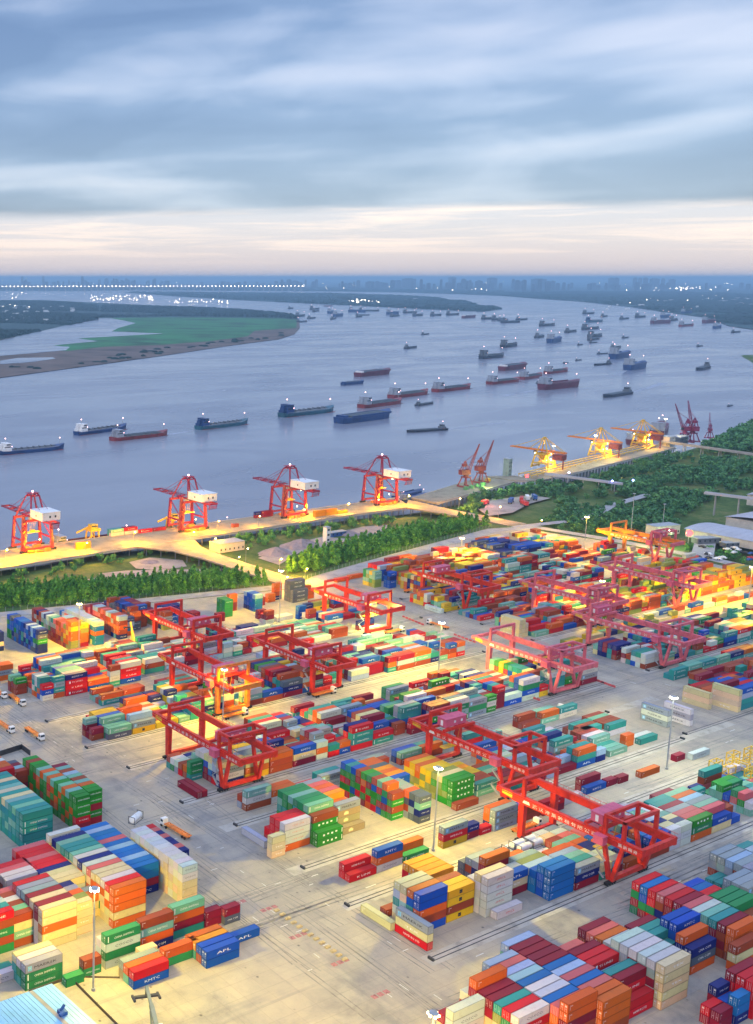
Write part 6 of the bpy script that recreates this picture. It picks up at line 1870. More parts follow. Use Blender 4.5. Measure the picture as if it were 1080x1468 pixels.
# --- right hand blocks
S('pale containers end-on at the corridor, left stack', 484.2, 270.0, ['awa'], 'r40', logo='MAERSK')
S('pale containers end-on at the corridor, right stack', 494.4, 266.0, ['waw'], 'r40', logo='MAERSK')
S('cream end-on wall at the right corridor, left stack', 521.6, 273.0, ['ccc'], 'r40')
S('cream end-on wall at the right corridor, right stack', 530.0, 264.6, ['cccc'], 'r40')
lane('stacks behind the cream end-on wall', 533.4, 640, 265, 9, 2, 4, 101, 'uuonbbtttrme', .02, .1)
lane('stacks right of the cream end-on wall', 541, 640, 288.5, 2, 2, 3, 102, 'mmttu', .05, .1)
x = 545.4
for i, s_ in enumerate((['tt', 't'], ['us', 'ts'], ['st', 'ss'], ['ss'], ['tn', 'sr'], ['so', 'wu'], ['wu'], ['ss'])):
    S('green and teal row right of the pink crane foot|%d' % (i + 1), x, 303.4 + i * .1, s_, 40); x += 12.7
lane('lane under the right pink crane', 549, 700, 320.0, 11, 1, 3, 103, 'rmmwwaatttsgnbuc', .03, .42)
lane('thin row beyond the right pink crane', 548, 650, 362, 2, 1, 2, 104, 'yhscntt', .1, .1)
lane('yellow-lit thin row at far right', 600, 760, 366, 1, 1, 2, 105, 'tuwsboue', .05, .1)
lane('lane under the yellow-lit pink crane', 546, 600, 381, 10, 1, 3, 106, 'uuoorrmtsabn', .03, .42)
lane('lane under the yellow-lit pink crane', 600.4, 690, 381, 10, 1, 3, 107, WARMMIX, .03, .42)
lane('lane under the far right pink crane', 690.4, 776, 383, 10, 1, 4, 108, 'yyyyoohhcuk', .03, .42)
S('cream end-on wall behind the pink crane', 536.5, 384.0, ['cccc', 'cccc', 'ccc'], 'r40')
lane('rows behind the cream wall', 545, 640, 415.5, 6, 1, 3, 109, 'uuoobtsnmra', .08, .3)
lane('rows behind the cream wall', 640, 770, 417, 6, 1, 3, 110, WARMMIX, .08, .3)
lane('lane under the upper middle crane', 541, 625, 438, 10, 2, 3, 111, 'uuootsswwyyrmnb', .03, .35)
lane('lane under the upper middle crane', 625.4, 700, 438, 11, 1, 3, 112, 'rmmttsuuowwbn', .03, .35)
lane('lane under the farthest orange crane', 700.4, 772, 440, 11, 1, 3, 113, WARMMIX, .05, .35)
S('white flat container at the corridor end', 537, 437, ['w'], 'r40')
lane('upper middle back rows', 560, 640, 473, 6, 2, 4, 114, 'ooyyhccuubmn', .04, .4)
lane('upper middle back rows', 640, 770, 475, 6, 1, 4, 115, 'oommrruutsbwc', .06, .4)
S('lime and blue tall stack at the upper edge', 546, 497, ['hhss', 'hgsy', 'yshs', 'ysgg'], 20); S('lime and blue tall stack at the upper edge', 553, 491, ['bbnb', 'bbbn'], 20)
S('lime and blue tall stack at the upper edge', 560, 506, ['bbbe', 'rrrr', 'uurr', 'rrrr'], 40); S('long orange pair on the grass edge', 534, 518, ['o'], 40); S('long orange pair on the grass edge', 547, 519.5, ['o'], 40)
lane('orange tall stacks at the upper edge', 566, 612, 488, 7, 3, 5, 116, 'oooouuyymh', .02, .5)
lane('orange tall stacks at the upper edge', 614, 660, 491, 10, 3, 4, 117, 'ooowwcuyoor', .02, .5)
lane('navy stack with white tops at the upper right', 664, 703, 490, 12, 4, 5, 118, 'nnnnnbbbd', .0, .0, 0)
lane('mixed stack beside the yellow mast at the upper right', 706, 756, 492, 9, 3, 4, 119, 'oyycttyuwbo', .03, .6)
lane('scattered row along the upper road', 590, 690, 528, 3, 1, 3, 120, 'rruoosym', .2, .3)
lane('scattered row along the upper road', 690, 776, 535, 4, 1, 2, 121, 'ccwyouu', .2, .3)
lane('far right red stack', 770, 796, 373, 4, 3, 4, 122, 'rrro', 0, 0, 0)
lane('low groups near the gate', 775, 800, 430, 5, 0, 2, 123, 'rubwao', .2, .3)
S('navy block at the right edge', 668, 306, ['nmn', 'nnm', 'mnn', 'nmm', 'mn'], 40); S('navy block at the right edge', 655, 308, ['nn', 'mn', 'nm'], 40)

# --- on the wharf
SW = 'short row on the wharf and moored barge'
S(SW, 480, 700.5, ['ws', 'tt'], 40); S(SW, 493, 700.5, ['wr', 'um'], 40); S(SW, 506, 699, ['r'], 40); S(SW, 519, 698.5, ['m'], 40); S(SW, 622, 697, ['mn'], 20); S(SW, 629, 697, ['mm'], 40); S(SW, 583, 679, ['u'], 20)
S(SW, 668, 676, ['OO'], 40); S(SW, 681, 676, ['OO'], 40); S(SW, 694, 676, ['O'], 40); S(SW, 434, 677, ['OO'], 40)

# --- lower right block
R0, R1_, R2_, R3_, R4_, R5_ = 227.4, 240.0, 252.4, 264.8, 277.2, 289.7
Q0 = 'lower right block, leftmost bay'
S(Q0, R0, 173.2, ['wwww', 'ccm'])
Q1 = 'lower right block, second bay'
S(Q1, R1_, 163.4, ['oorw', 'ocgr', 'ucht', 'ucmm', 'oucm', 'uccmo', 'cuw'])
Q2 = 'lower right block, third bay'
S(Q2, R2_, 158.4, ['gumoo', 'ooop', 'umnB', 'wmaw', 'mwuw', 'wenB', 'wawe', 'umme', 'wwcp', 'wwae'])
Q3 = 'lower right block, fourth bay'
S(Q3, R3_, 156.8, ['uooo', 'oooo', 'rmup', 'uonB', 'muep', 'mnae', 'uumB', 'omum', 'muum', 'uumm', 'oumm', 'cwse'])
Q4 = 'lower right block, fifth bay'
S(Q4, R4_, 157.8, ['rr', 'rrrm', 'mmrt', 'mme', 'rmmr', 'rmmr', 'mrmm', 'mmm', 'wcp'])
Q5 = 'cream five-high stack of the lower right block'
S(Q5, R5_, 155.8, ['ccccc', 'wwmaw', 'wamaw', 'aawmw', 'wwaaw', 'wmwaw'])
S('lower right block behind the cream stack', R5_ + 5, 171.4, ['aww', 'mcw', 'uuo', 'mmp', 'mum'])
S('teal-topped pair behind the cream stack', 307.8, 168.0, ['st', 'sst', 'stt', 'mmm'])
Q6 = 'navy and orange stack right of the cream stack'
S(Q6, 312.6, 161.0, ['odn', 'nnno'])
S('bright blue pair right of the teal tops', 317.0, 168.2, ['nnbb', 'bnbb'])
Q7 = 'red-topped block at the right, seen end-on'
S(Q7, 325.2, 155.6, ['ocu', ]); S(Q7, 328.9, 158.4, ['uooo', 'umum', 'ammt', 'mtes', 'mwaw', 'rmbp', 'gogm', 'mumr', 'unup', 'rgrr', 'mgbB', 'gmgr'])
S('green-topped bay right of the red-topped block', 341.8, 160.0, ['ooc', 'gmu', 'uogg', 'cgog', 'utgg', 'rmg', 'rmr', 'bnB', 'nnb'])
S('cream and grey group at the right edge', 355.0, 165.5, ['cc', 'cw', 'cc', 'st'], 20)
S('blue and teal singles at the right edge', 357.4, 182.6, ['b'], 20); S('blue and teal singles at the right edge', 365.8, 181.8, ['t', 't'])
S('grey rack stack at the right edge', 360.8, 171.4, ['maa', 'uaa', 'baa']); S('grey rack stack at the right edge', 373.6, 175.0, ['nua', 'uoa', 'nua', 'uae', 'maa', 'uaa'])
S('grey rack stack at the right edge', 386.4, 181.0, ['mua', 'ute', 'bt', 'tt'])
S('red group in the bottom right corner', 294.6, 143.2, ['mm', 'mr'], 20); S('red group in the bottom right corner', 301.0, 142.4, ['nBB', 'rb', 'mmn'], 20); S('red group in the bottom right corner', 307.4, 141.6, ['rrrr', 'mrrr', 'urrm'], 40)


def cbox(b):
    return (b['x'], b['y'], b['z']), (b['x'] + b['ext'][0], b['y'] + b['ext'][1], b['z'] + CH - .03)


def shade(c, f): return tuple(min(1, q * f) for q in c)


def draw(mb, b, o=(0, 0, 0), detail=2):
    """a container: corner posts and rails, recessed sides, lettering; long side and one end face the camera"""
    rr = random.Random(int(b['x'] * 31 + b['y'] * 17 + b['z'] * 7))
    base = tuple(max(0, q * rr.uniform(.86, 1.12)) for q in PAL[b['c']])
    (x0, y0, z0), (x1, y1, z1) = cbox(b)
    x0 -= o[0]; x1 -= o[0]; y0 -= o[1]; y1 -= o[1]; z0 -= o[2]; z1 -= o[2]
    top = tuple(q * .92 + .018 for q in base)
    dk = shade(base, .62)
    if detail == 2:
        e = .05
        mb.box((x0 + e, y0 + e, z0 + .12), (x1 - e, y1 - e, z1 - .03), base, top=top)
        for (a, c_) in (((x0, y0), (x1, y0)), ((x0, y1), (x1, y1)), ((x0, y0), (x0, y1)), ((x1, y0), (x1, y1))):
            for zz_ in (z0, z1 - .12):
                lx, ly = (a[0] + c_[0]) / 2, (a[1] + c_[1]) / 2
                mb.box((min(a[0], c_[0]) - (0 if a[0] != c_[0] else (0 if a[0] == x0 else .12)) + (.14 if a[0] != c_[0] else 0), min(a[1], c_[1]) - (0 if a[1] != c_[1] else (0 if a[1] == y0 else .12)) + (.14 if a[1] != c_[1] else 0), zz_),
                       (max(a[0], c_[0]) + (.12 if (a[0] == c_[0] and a[0] == x0) else 0) - (.14 if a[0] != c_[0] else 0), max(a[1], c_[1]) + (.12 if (a[1] == c_[1] and a[1] == y0) else 0) - (.14 if a[1] != c_[1] else 0), zz_ + .12), dk)
        for ax in (x0, x1 - .14):
            for ay in (y0, y1 - .14): mb.box((ax, ay, z0), (ax + .14, ay + .14, z1), dk)
        # corrugation: shallow ribs on the two sides that can be seen
        if x1 - x0 > y1 - y0:
            for i in range(int((x1 - x0 - .6) / .55)):
                q = x0 + .35 + i * .55; mb.box((q, y0 + .012, z0 + .16), (q + .26, y0 + e, z1 - .16), base)
        else:
            for i in range(int((y1 - y0 - .6) / .55)):
                q = y0 + .35 + i * .55; mb.box((x0 + .012, q, z0 + .16), (x0 + e, q + .26, z1 - .16), base)
        f = .004
    else:
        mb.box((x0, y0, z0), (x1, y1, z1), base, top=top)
        mb.quad((x0 - .01, y0 - .012, z0), (x1 + .01, y0 - .012, z0), (x1 + .01, y0 - .012, z0 + .16), (x0 - .01, y0 - .012, z0 + .16), dk)
        f = .02
    # lettering
    lg = LOGO.get(b['c'])
    word = b['logo'] or (lg[0] if lg else '')
    tcol, share, th = (lg[1], lg[2], lg[3]) if lg else (WHT_, .4, .9)
    if b['logo'] == 'SMCL': tcol, share, th = RED_, .34, 1.0
    elif b['c'] == 'b': word = rr.choice(['KMTC', 'APL', 'APL', ''])
    elif b['c'] == 'r': word = rr.choice(['TS LINES', 'HAMBURG SÜD', 'K LINE', ''])
    elif b['c'] == 'n': word = rr.choice(['CMA CGM', 'KMTC', '', 'CMA CGM'])
    elif b['c'] in 'tg' and not b['logo']: word = rr.choice(['CHINA SHIPPING', 'CHINA SHIPPING', ''])
    elif b['c'] == 'w' and not b['logo']: word = rr.choice(['COSCO', 'COSCO', ''])
    elif b['c'] == 'c': word = rr.choice(['', '', 'TEX'])
    if b['place'].startswith('grey and green stack behind') and b['c'] == 'c': word, tcol, share, th = 'MAERSK SEALAND', BLK_, .6, 1.2
    if b['place'] == 'white and red stack' and b['c'] == 'w': word, tcol, share, th = 'ONE LINE', (.65, .25, .14), .45, .8
    lx, ly = x1 - x0, y1 - y0; zc = (z0 + z1) / 2
    if lx > ly: org, rt, ln = lambda t, z: (x0 + lx * t, y0 - f, z), (1, 0, 0), lx
    else: org, rt, ln = lambda t, z: (x0 - f, y1 - ly * t, z), (0, -1, 0), ly
    def patch(t0, t1, z0_, z1_, col):
        a, c_ = org(t0, z0_), org(t1, z0_)
        mb.quad(a, c_, (c_[0], c_[1], z1_), (a[0], a[1], z1_), col)
    if b['c'] == 'k' and lx > 8:
        for i in range(4): patch(.22 + i * .16, .29 + i * .16, zc - .35 + (.25 if i % 2 else 0), zc + .45 + (0 if i % 2 else -.1), WHT_)
        patch(.95, .975, z0 + .5, z1 - .4, WHT_)
    elif b['c'] == 'G' and lx > 8: patch(.34, .52, zc - .55, zc + .35, CRM_); patch(.38, .48, zc + .35, zc + .65, CRM_)
    elif b['c'] == 'y' and lx > 8: patch(.42, .53, zc - .6, zc + .6, BLK_); mb.glyphs('MSC', org(.475, zc - .1), rt, (0, 0, 1), .45, 1.0, PAL['y'])if detail == 2 else None
    elif word:
        sh = share if ln > 8 else min(.8, share * 1.35)
        o_ = Vector(org(.54 if b['c'] == 'a' else .52, zc)); o_ += (Vector((0, -.004, 0)) if lx > ly else Vector((-.004, 0, 0)))
        mb.glyphs(word, o_, rt, (0, 0, 1), th * (1.0 if ln > 8 else .75), ln * sh, tcol)
        if b['c'] == 'a' and not b['logo'] == 'x': patch(.07, .17, zc - .7, zc + .7, LBL_); patch(.10, .14, zc - .25, zc + .25, WHT_)
        if b['c'] in 'stg' and ln > 8: patch(.06, .085, zc - .9, zc + .9, WHT_)
        if word == 'TS LINES' and ln > 8: patch(.14, .21, zc - .55, zc + .55, WHT_)
    elif b['c'] in 'oumcB': patch(.06, .075, zc - .5, zc + .9, tuple(q * .6 + .35 for q in base)); patch(.09, .15, zc + .5, zc + .75, tuple(q * .5 + .4 for q in base))
    # door end gear for the far ones (the near ones get real doors)
    if detail < 2 and lx > ly and rr.random() < .6:
        for q in (.2, .42, .58, .8):
            yq = y0 + ly * q
            mb.quad((x0 - .02, yq + .04, z0 + .2), (x0 - .02, yq - .04, z0 + .2), (x0 - .02, yq - .04, z1 - .2), (x0 - .02, yq + .04, z1 - .2), tuple(q2 * .5 + .3 for q2 in base))
    return base


# which containers the photograph shows largest: sample points on the three faces that look at the camera
BOX = [b for b in BOX if b['c'] in PAL]
vs_, fs_ = [], []
for i, b in enumerate(BOX):
    (x0, y0, z0), (x1, y1, z1) = cbox(b); o_ = len(vs_)
    vs_ += [(x0, y0, z0), (x1, y0, z0), (x1, y1, z0), (x0, y1, z0), (x0, y0, z1), (x1, y0, z1), (x1, y1, z1), (x0, y1, z1)]
    for q in ((0, 3, 2, 1), (0, 1, 5, 4), (1, 2, 6, 5), (2, 3, 7, 6), (3, 0, 4, 7), (4, 5, 6, 7)): fs_.append(tuple(o_ + j for j in q))
bvh = BVHTree.FromPolygons(vs_, fs_)
eye = Vector((0, 0, CAM_H))


def quad_area(P):
    q = [project(p) for p in P]
    if any(a is None for a in q): return 0
    return abs(sum(q[i][0] * q[(i + 1) % 4][1] - q[(i + 1) % 4][0] * q[i][1] for i in range(4))) / 2


for b in BOX:
    (x0, y0, z0), (x1, y1, z1) = cbox(b); area = 0
    faces = [((x0, y0, z1), (x1, y0, z1), (x1, y1, z1), (x0, y1, z1), (0, 0, 1)), ((x0, y0, z0), (x1, y0, z0), (x1, y0, z1), (x0, y0, z1), (0, -1, 0)), ((x0, y1, z0), (x0, y0, z0), (x0, y0, z1), (x0, y1, z1), (-1, 0, 0))]
    for a, c_, d_, e_, nn in faces:
        A = quad_area((a, c_, d_, e_)); hit = 0; tot = 0
        a, c_, e_ = Vector(a), Vector(c_), Vector(e_)
        for u_ in (.12, .37, .63, .88):
            for v_ in (.2, .8):
                p = a + (c_ - a) * u_ + (e_ - a) * v_ + Vector(nn) * .02; tot += 1
                s_ = project(p)
                if s_ is None or not (0 <= s_[0] <= 1080 and 0 <= s_[1] <= 1468): continue
                d = p - eye; h = bvh.ray_cast(eye, d.normalized(), d.length - .03)
                if h[0] is None: hit += 1
        area += A * hit / tot
    b['area'] = area
order = sorted(range(len(BOX)), key=lambda i: -BOX[i]['area'])
NEAR = set(order[:300])
print('containers', len(BOX), 'visible', sum(b['area'] > 0 for b in BOX), 'smallest near', BOX[order[299]]['area'])

SHORT = {}
far_mb = MB(); seen_lab = {}
BAYX = {}
for b in BOX: BAYX.setdefault(b['place'].partition('|')[0], set()).add(b['kx'][1])
BAYX = {k: sorted(v) for k, v in BAYX.items()}
def ordn(k, n): return 'front' if k == 1 else ('back' if k == n else ORD[min(k, 20)])
for i, b in enumerate(BOX):
    if i not in NEAR:
        draw(far_mb, b, detail=1)
        continue
    r_ = bpy.data.objects.new('shipping_container', None); COL.objects.link(r_)
    r_.location = (b['x'], b['y'], b['z']); r_.empty_display_size = .5
    mb = MB(); base = draw(mb, b, (b['x'], b['y'], b['z']), 2)
    mb.build('body', M['paint'], r_)
    ex, ey = b['ext']; rr = random.Random(i)
    lc = tuple(q * .45 + .34 for q in base); dc = shade(base, .92)
    if ex > ey:                                   # doors on the end that faces the camera
        for k, (ya, yb_) in enumerate(((.16, ey / 2 - .02), (ey / 2 + .02, ey - .16))):
            d_ = MB(); d_.box((-.012, ya, .16), (.05, yb_, CH - .2), dc)
            for q in (.28, .74):
                yq = ya + (yb_ - ya) * q; d_.box((-.05, yq - .03, .2), (-.013, yq + .03, CH - .24), lc)
            d_.box((-.055, ya + .3, 1.0), (-.051, yb_ - .25, 1.12), lc)
            if rr.random() < .5: d_.box((-.02, ya + .2, 1.55), (-.0125, yb_ - .25, 2.0), tuple(q * .3 + .5 for q in base))
            d_.build('door', M['paint'], r_)
    else:
        for k, (xa, xb_) in enumerate(((.16, ex / 2 - .02), (ex / 2 + .02, ex - .16))):
            d_ = MB(); d_.box((xa, -.012, .16), (xb_, .05, CH - .2), dc)
            for q in (.28, .74):
                xq = xa + (xb_ - xa) * q; d_.box((xq - .03, -.05, .2), (xq + .03, -.013, CH - .24), lc)
            d_.build('door', M['paint'], r_)
    place = b['place'].partition('|')[0]; xs_ = BAYX[place]; bay = xs_.index(b['kx'][1]) + 1 if len(xs_) > 1 else 0
    tier = 'top' if b['tier'] == b['n'] and b['n'] > 1 else ('ground' if b['tier'] == 1 else ORD[b['tier']])
    row = ordn(b['row'], b['nr']) + ' row' if b['nr'] > 1 else 'single row'
    size = 'short ' if max(b['ext']) < 8 else ''
    lab = f"{size}{CNAME[b['c']]} container, {tier} tier, {row}, " + (f'bay {bay}, ' if bay else '') + SHORT.get(place, place)
    if len(lab.split()) > 14: print('LONG', len(lab.split()), lab)
    seen_lab.setdefault(lab, []).append(r_)
    r_['label'] = lab; r_['category'] = 'container'; r_['group'] = 'shipping containers stacked in the yard'
for lab, L_ in seen_lab.items():
    if len(L_) > 1:
        L_.sort(key=lambda o: o.location.x)
        for k, o in enumerate(L_):
            o['label'] = (('left' if k == 0 else 'right') if len(L_) == 2 else ORD[k + 1]) + ' ' + lab; print('DUP', o['label'])
fo = far_mb.build('distant_containers', M['paint'])
tag(fo, 'hundreds of smaller mixed-colour containers filling the middle and far yard', 'containers', 'shipping containers stacked in the yard', 'stuff')

# --- tank containers in the lane under the nearest crane
def tank(label):
    r_ = empty('tank_container', (0, 0, 0), 0, label, 'tank container', 'white tank containers under the nearest crane')
    t_ = MB(); t_.tube((.35, 1.22, 1.35), (5.7, 1.22, 1.35), 1.1, n=16); t_.tube((.15, 1.22, 1.35), (.35, 1.22, 1.35), .8, 1.1, 16); t_.tube((5.7, 1.22, 1.35), (5.9, 1.22, 1.35), 1.1, .8, 16); t_.tube((3, 1.22, 2.4), (3, 1.22, 2.62), .3)
    t_.build('tank', M['white'], r_)
    f_ = MB()
    for x in (0.05, 6.0):
        for y in (.06, 2.38): f_.bar((x, y, 0), (x, y, 2.6), .14)
        for z in (.08, 2.52): f_.bar((x, .06, z), (x, 2.38, z), .14)
    for y in (.06, 2.38): f_.bar((.05, y, .08), (6.0, y, .08), .14)
    f_.build('frame', M['dark'], r_)
    return r_
tk = None; rt_ = random.Random(4)
for i, (x, y, z) in enumerate([(326.5, 226.5, 0), (326.5, 229.2, 0), (326.5, 231.9, 0), (333, 226.5, 0), (333, 229.2, 0), (333, 231.9, 0), (326.5, 223.9, 0), (333, 223.9, 0), (326.5, 229.2, 2.6), (333, 226.5, 2.6), (333, 229.2, 2.6), (326.5, 226.5, 2.6)]):
    lab = f'white tank container, {"upper" if z else "lower"} tier, {"left" if x < 330 else "right"} column, {ORD[1 + int((y - 223.8) / 2.6)]} from the front'
    if tk is None: o = tk = tank(lab)
    else: o = dup(tk, (0, 0, 0), 0, lab)
    o.location = (x, y, z)
for (x, y, z, lab) in ((211.2, 291.6, 13.0, 'white tank box lying on top of the white-topped short row'),):
    dup(tk, (x, y, z), R(25), lab)


# ------------------------------------------------------------------ trees
def leaf_cloud(rr, n, shape, size):
    """many leaf-clump faces spread through a crown volume; returns arrays of quads"""
    q = np.zeros((n, 4, 3), np.float32)
    lobes = shape(rr)
    for i in range(n):
        c, rad = lobes[rr.randrange(len(lobes))]
        while True:
            d = Vector((rr.uniform(-1, 1), rr.uniform(-1, 1), rr.uniform(-1, 1)))
            if .1 < d.length < 1: break
        d = d.normalized() * (d.length ** .45)
        p = Vector((c[0] + d.x * rad[0], c[1] + d.y * rad[0], c[2] + d.z * rad[1]))
        nn = (d + Vector((rr.uniform(-.7, .7), rr.uniform(-.7, .7), rr.uniform(-.2, .9)))).normalized()
        a = nn.orthogonal().normalized(); b_ = nn.cross(a); th = rr.random() * 6.3
        u_ = a * math.cos(th) + b_ * math.sin(th); w_ = nn.cross(u_); s = size * rr.uniform(.6, 1.3)
        for k, (e, f) in enumerate(((-1, -.6), (1, -.75), (.8, .7), (-.7, .8))):
            q[i, k] = p + u_ * e * s + w_ * f * s * .8
    return q


def poplar(rr):
    L_ = []; h = rr.uniform(8.5, 11.5)
    for i in range(7):
        t = i / 6; r_ = (2.1 * (1 - t) ** .7 + .45) * rr.uniform(.85, 1.15)
        L_.append(((rr.uniform(-.5, .5), rr.uniform(-.5, .5), 1.8 + t * (h - 2.2)), (r_, 1.2)))
    return L_


def bush(rr):
    L_ = []; R_ = rr.uniform(2.6, 3.8)
    for i in range(10):
        a = rr.random() * 6.3; d = R_ * rr.uniform(.1, .8)
        L_.append(((d * math.cos(a), d * math.sin(a), rr.uniform(2.0, 5.6)), (rr.uniform(1.2, 1.9), rr.uniform(1.0, 1.5))))
    return L_


def broad(rr):
    L_ = []; R_ = rr.uniform(3.4, 4.8)
    for i in range(13):
        a = rr.random() * 6.3; d = R_ * rr.uniform(.1, .85)
        L_.append(((d * math.cos(a), d * math.sin(a), rr.uniform(3.5, 9.0) - d * .3), (rr.uniform(1.4, 2.3), rr.uniform(1.1, 1.7))))
    return L_


def quads_mesh(name, Q, m):
    n_ = Q.shape[0]; me = bpy.data.meshes.new(name)
    me.vertices.add(n_ * 4); me.vertices.foreach_set('co', Q.reshape(-1)); me.loops.add(n_ * 4); me.loops.foreach_set('vertex_index', np.arange(n_ * 4, dtype=np.int32))
    me.polygons.add(n_); me.polygons.foreach_set('loop_start', np.arange(0, n_ * 4, 4, dtype=np.int32)); me.polygons.foreach_set('loop_total', np.full(n_, 4, np.int32))
    me.materials.append(m); me.update(calc_edges=True); me.validate()
    return me


def trunk_mb(rr, h):
    t_ = MB(); t_.tube((0, 0, -.5), (0, 0, h * .55), .2, .1, 6)
    for i in range(4):
        a = i * 1.6 + rr.random(); z = h * rr.uniform(.25, .5); t_.tube((0, 0, z), (1.3 * math.cos(a), 1.3 * math.sin(a), z + h * .18), .08, .04, 5)
    return t_


KIND = {'poplar': (poplar, 'leaf', 300, .5), 'bush': (bush, 'leaf2', 320, .5), 'broad': (broad, 'leaf3', 340, .64)}
PROTO = {}
for kd, (fn, ml, cnt, sz) in KIND.items():
    PROTO[kd] = []
    for v_ in range(5):
        rr = random.Random(100 + v_ + hash(kd) % 7 * 0 + len(kd) * 13); Q = leaf_cloud(rr, cnt, fn, sz)
        PROTO[kd].append((quads_mesh('crown', Q, M[ml]), trunk_mb(rr, 9).mesh('trunk', [M['bark']]), Q[::2].copy() * 1.0, kd))


def in_poly(x, y, P):
    c = False; j = len(P) - 1
    for i in range(len(P)):
        if (P[i][1] > y) != (P[j][1] > y) and x < (P[j][0] - P[i][0]) * (y - P[i][1]) / (P[j][1] - P[i][1]) + P[i][0]: c = not c
        j = i
    return c


TREES = []   # x, y, kind, scale, label, group
def grove(px, step, kind, seed, lab, grp, s0=.8, s1=1.2, drop=0.0, clump=False, world=None):
    rr = random.Random(seed); P = world or [G(a, b_, -5.8) for a, b_ in px]
    x0, x1, y0, y1 = min(p[0] for p in P), max(p[0] for p in P), min(p[1] for p in P), max(p[1] for p in P)
    y = y0
    while y < y1:
        x = x0
        while x < x1:
            qx, qy = x + rr.uniform(-.42, .42) * step, y + rr.uniform(-.42, .42) * step
            x += step
            if rr.random() < drop or not in_poly(qx, qy, P): continue
            if clump and math.sin(qx * .05 + seed) + math.sin(qy * .07) < -.5: continue
            kd = kind if isinstance(kind, str) else rr.choice(kind)
            TREES.append((qx, qy, kd, rr.uniform(s0, s1), lab, grp))
        y += step


L1_ = 'young dense green tree of the plantation left of the causeway'
grove([(-25, 884), (-25, 858), (0, 852), (150, 845), (285, 834), (345, 847), (388, 851), (300, 860), (200, 869), (100, 879)], 4.3, 'poplar', 1, L1_, 'trees of the plantation left of the causeway', .75, 1.3, .03)
L2_ = 'young dense green tree of the plantation right of the causeway'
grove([(402, 823), (430, 807), (510, 786), (587, 769), (660, 761), (700, 763), (640, 778), (560, 801), (500, 816), (452, 829)], 4.6, 'poplar', 2, L2_, 'trees of the plantation right of the causeway', .75, 1.35, .03)
L3_ = 'round green bush tree along the inner edge of the wharf'
grove([(0, 836), (0, 828), (90, 812), (190, 797), (250, 788), (255, 796), (170, 808), (90, 824)], 6.5, 'bush', 3, L3_, 'bushes along the inner edge of the wharf', .55, 1.0, .62)
grove([(330, 786), (345, 772), (420, 762), (500, 750), (560, 745), (560, 752), (480, 762), (420, 772), (365, 786)], 6.0, 'bush', 4, L3_, 'bushes along the inner edge of the wharf', .65, 1.1, .35)
grove([(268, 796), (300, 806), (335, 812), (370, 826), (330, 824), (280, 808)], 6.5, 'bush', 6, L3_, 'bushes along the inner edge of the wharf', .5, .8, .35)
L4_ = 'dark green tree of the wood beside the bulk jetty'
grove([(655, 735), (690, 712), (735, 700), (800, 695), (840, 702), (800, 716), (740, 712), (700, 722), (680, 742)], 7.5, ['bush', 'broad'], 5, L4_, 'trees of the wood beside the bulk jetty', .8, 1.2, .15)
L5_ = 'dark green tree of the large wood right of the yard'
grove([(800, 730), (850, 706), (930, 690), (960, 668), (1010, 660), (1100, 668), (1100, 700), (1060, 704), (1000, 724), (985, 748), (960, 770), (900, 778), (850, 770), (790, 752)], 8.2, ['broad', 'broad', 'bush'], 7, L5_, 'trees of the large wood right of the yard', .8, 1.35, .12, True)
grove([(770, 752), (830, 738), (870, 756), (850, 778), (800, 765)], 7.0, ['broad', 'bush'], 8, L5_, 'trees of the large wood right of the yard', .6, 1.0, .25)
L6_ = 'blue-green tree of the far wood along the ore jetty shore'
grove([(840, 692), (900, 672), (960, 655), (1000, 652), (980, 662), (920, 682), (860, 700)], 8.0, ['bush', 'broad'], 9, L6_, 'trees along the ore jetty shore', .8, 1.3, .25)
grove([(1000, 652), (1020, 640), (1050, 628), (1100, 612), (1100, 655), (1050, 652)], 11.0, ['broad'], 10, L6_, 'trees along the ore jetty shore', 1.2, 2.0, .1)
L7_ = 'small dark tree by the gate at the far right'
for px in ((1018, 784), (1032, 786), (1045, 790), (1055, 792), (1068, 796), (1000, 774), (1010, 770), (1072, 775), (990, 780), (1030, 790)):
    x, y = G(*px); TREES.append((x, y, 'bush', rnd.uniform(.8, 1.3), L7_, 'small trees by the gate'))
TREES.sort(key=lambda t: t[0] ** 2 + t[1] ** 2)
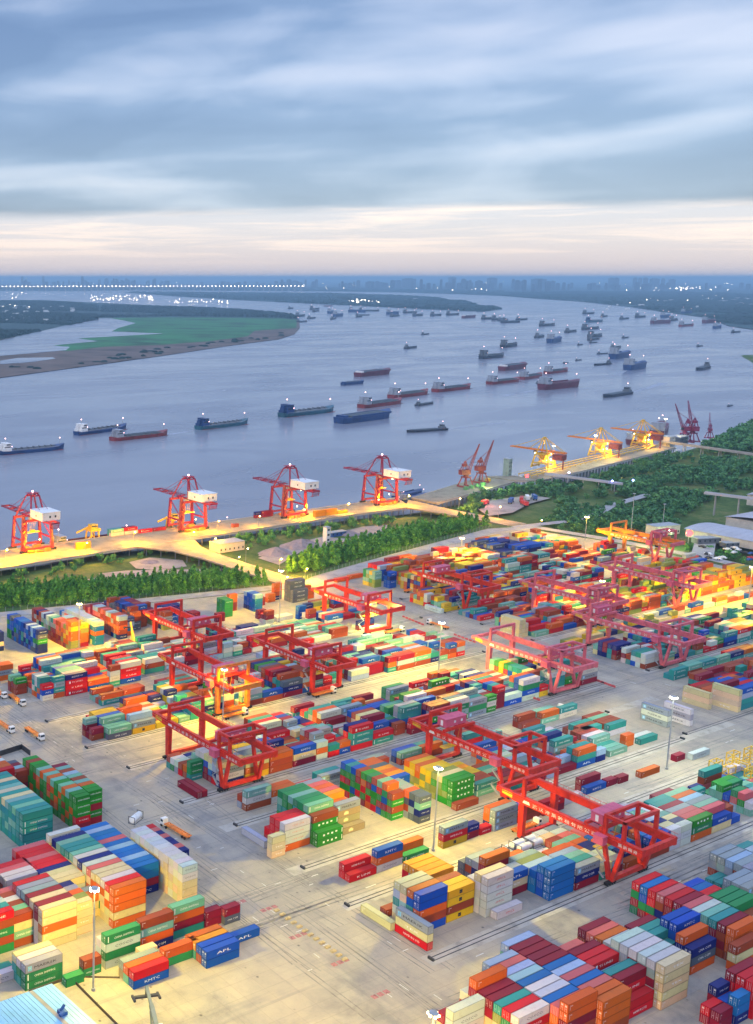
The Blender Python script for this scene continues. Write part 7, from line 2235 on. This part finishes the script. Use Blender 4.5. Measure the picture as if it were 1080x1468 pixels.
# the trees the photograph shows largest become single things, the rest reads as one mass
vis = [i for i, t in enumerate(TREES) if (lambda s: s is not None and -8 < s[0] < 1088)(project((t[0], t[1], 2)))]
single = set(vis[:255])
single |= {i for i, t in enumerate(TREES) if t[4] == L7_}
rest = {}
rr = random.Random(77); cnt3 = 0
for i, (x, y, kd, s, lab, grp) in enumerate(TREES):
    z = bank_z(x, y) if y > 520 or x > 800 else -.2
    v_ = rr.randrange(5); rz = rr.random() * 6.28
    if grp.startswith('bushes') and cnt3 < 45: single.add(i); cnt3 += 1
    if i in single:
        r_ = bpy.data.objects.new('bush_tree' if kd == 'bush' else ('plantation_tree' if kd == 'poplar' else 'wood_tree'), None); COL.objects.link(r_)
        r_.location = (x, y, z); r_.rotation_euler = (0, 0, rz); r_.scale = (s * rr.uniform(.9, 1.1), s * rr.uniform(.9, 1.1), s); tag(r_, lab, 'tree', grp)
        for me, nm in ((PROTO[kd][v_][0], 'crown'), (PROTO[kd][v_][1], 'trunk')):
            c_ = bpy.data.objects.new(nm, me); COL.objects.link(c_); c_.parent = r_
    else:
        Q = PROTO[kd][v_][2]; c_, s_ = math.cos(rz) * s, math.sin(rz) * s
        A = np.empty_like(Q); A[..., 0] = Q[..., 0] * c_ - Q[..., 1] * s_; A[..., 1] = Q[..., 0] * s_ + Q[..., 1] * c_; A[..., 2] = Q[..., 2] * s
        ctr = A.mean(axis=1, keepdims=True); A = ctr + (A - ctr) * 1.35
        A += np.array([x, y, z], np.float32); rest.setdefault(grp, []).append(A)
for grp, L_ in rest.items():
    kd = 'leaf' if 'plantation' in grp else ('leaf2' if 'bush' in grp else 'leaf3')
    o = bpy.data.objects.new('dense_woodland', quads_mesh('dense_woodland', np.concatenate(L_), M[kd])); COL.objects.link(o)
    tag(o, 'dense mass of ' + grp.replace('trees', 'farther trees').replace('bushes', 'farther bushes'), 'woodland', grp, 'stuff')
print('trees', len(TREES))

# ------------------------------------------------------------------ haze: one closed box of even, pale air
hz = MB().box((-40000, -40000, -14), (80000, 80000, 246)).build('haze', M['white'])
hm = bpy.data.materials.new('haze_air'); hm.use_nodes = True
hn = hm.node_tree; hn.nodes.clear()
ho = hn.nodes.new('ShaderNodeOutputMaterial'); pv = hn.nodes.new('ShaderNodeVolumePrincipled')
pv.inputs['Color'].default_value = (0.50, 0.78, 1.0, 1); pv.inputs['Density'].default_value = 0.000065; pv.inputs['Anisotropy'].default_value = 0.2
hn.links.new(pv.outputs[0], ho.inputs['Volume'])
hz.data.materials.clear(); hz.data.materials.append(hm); hz['kind'] = 'stuff'
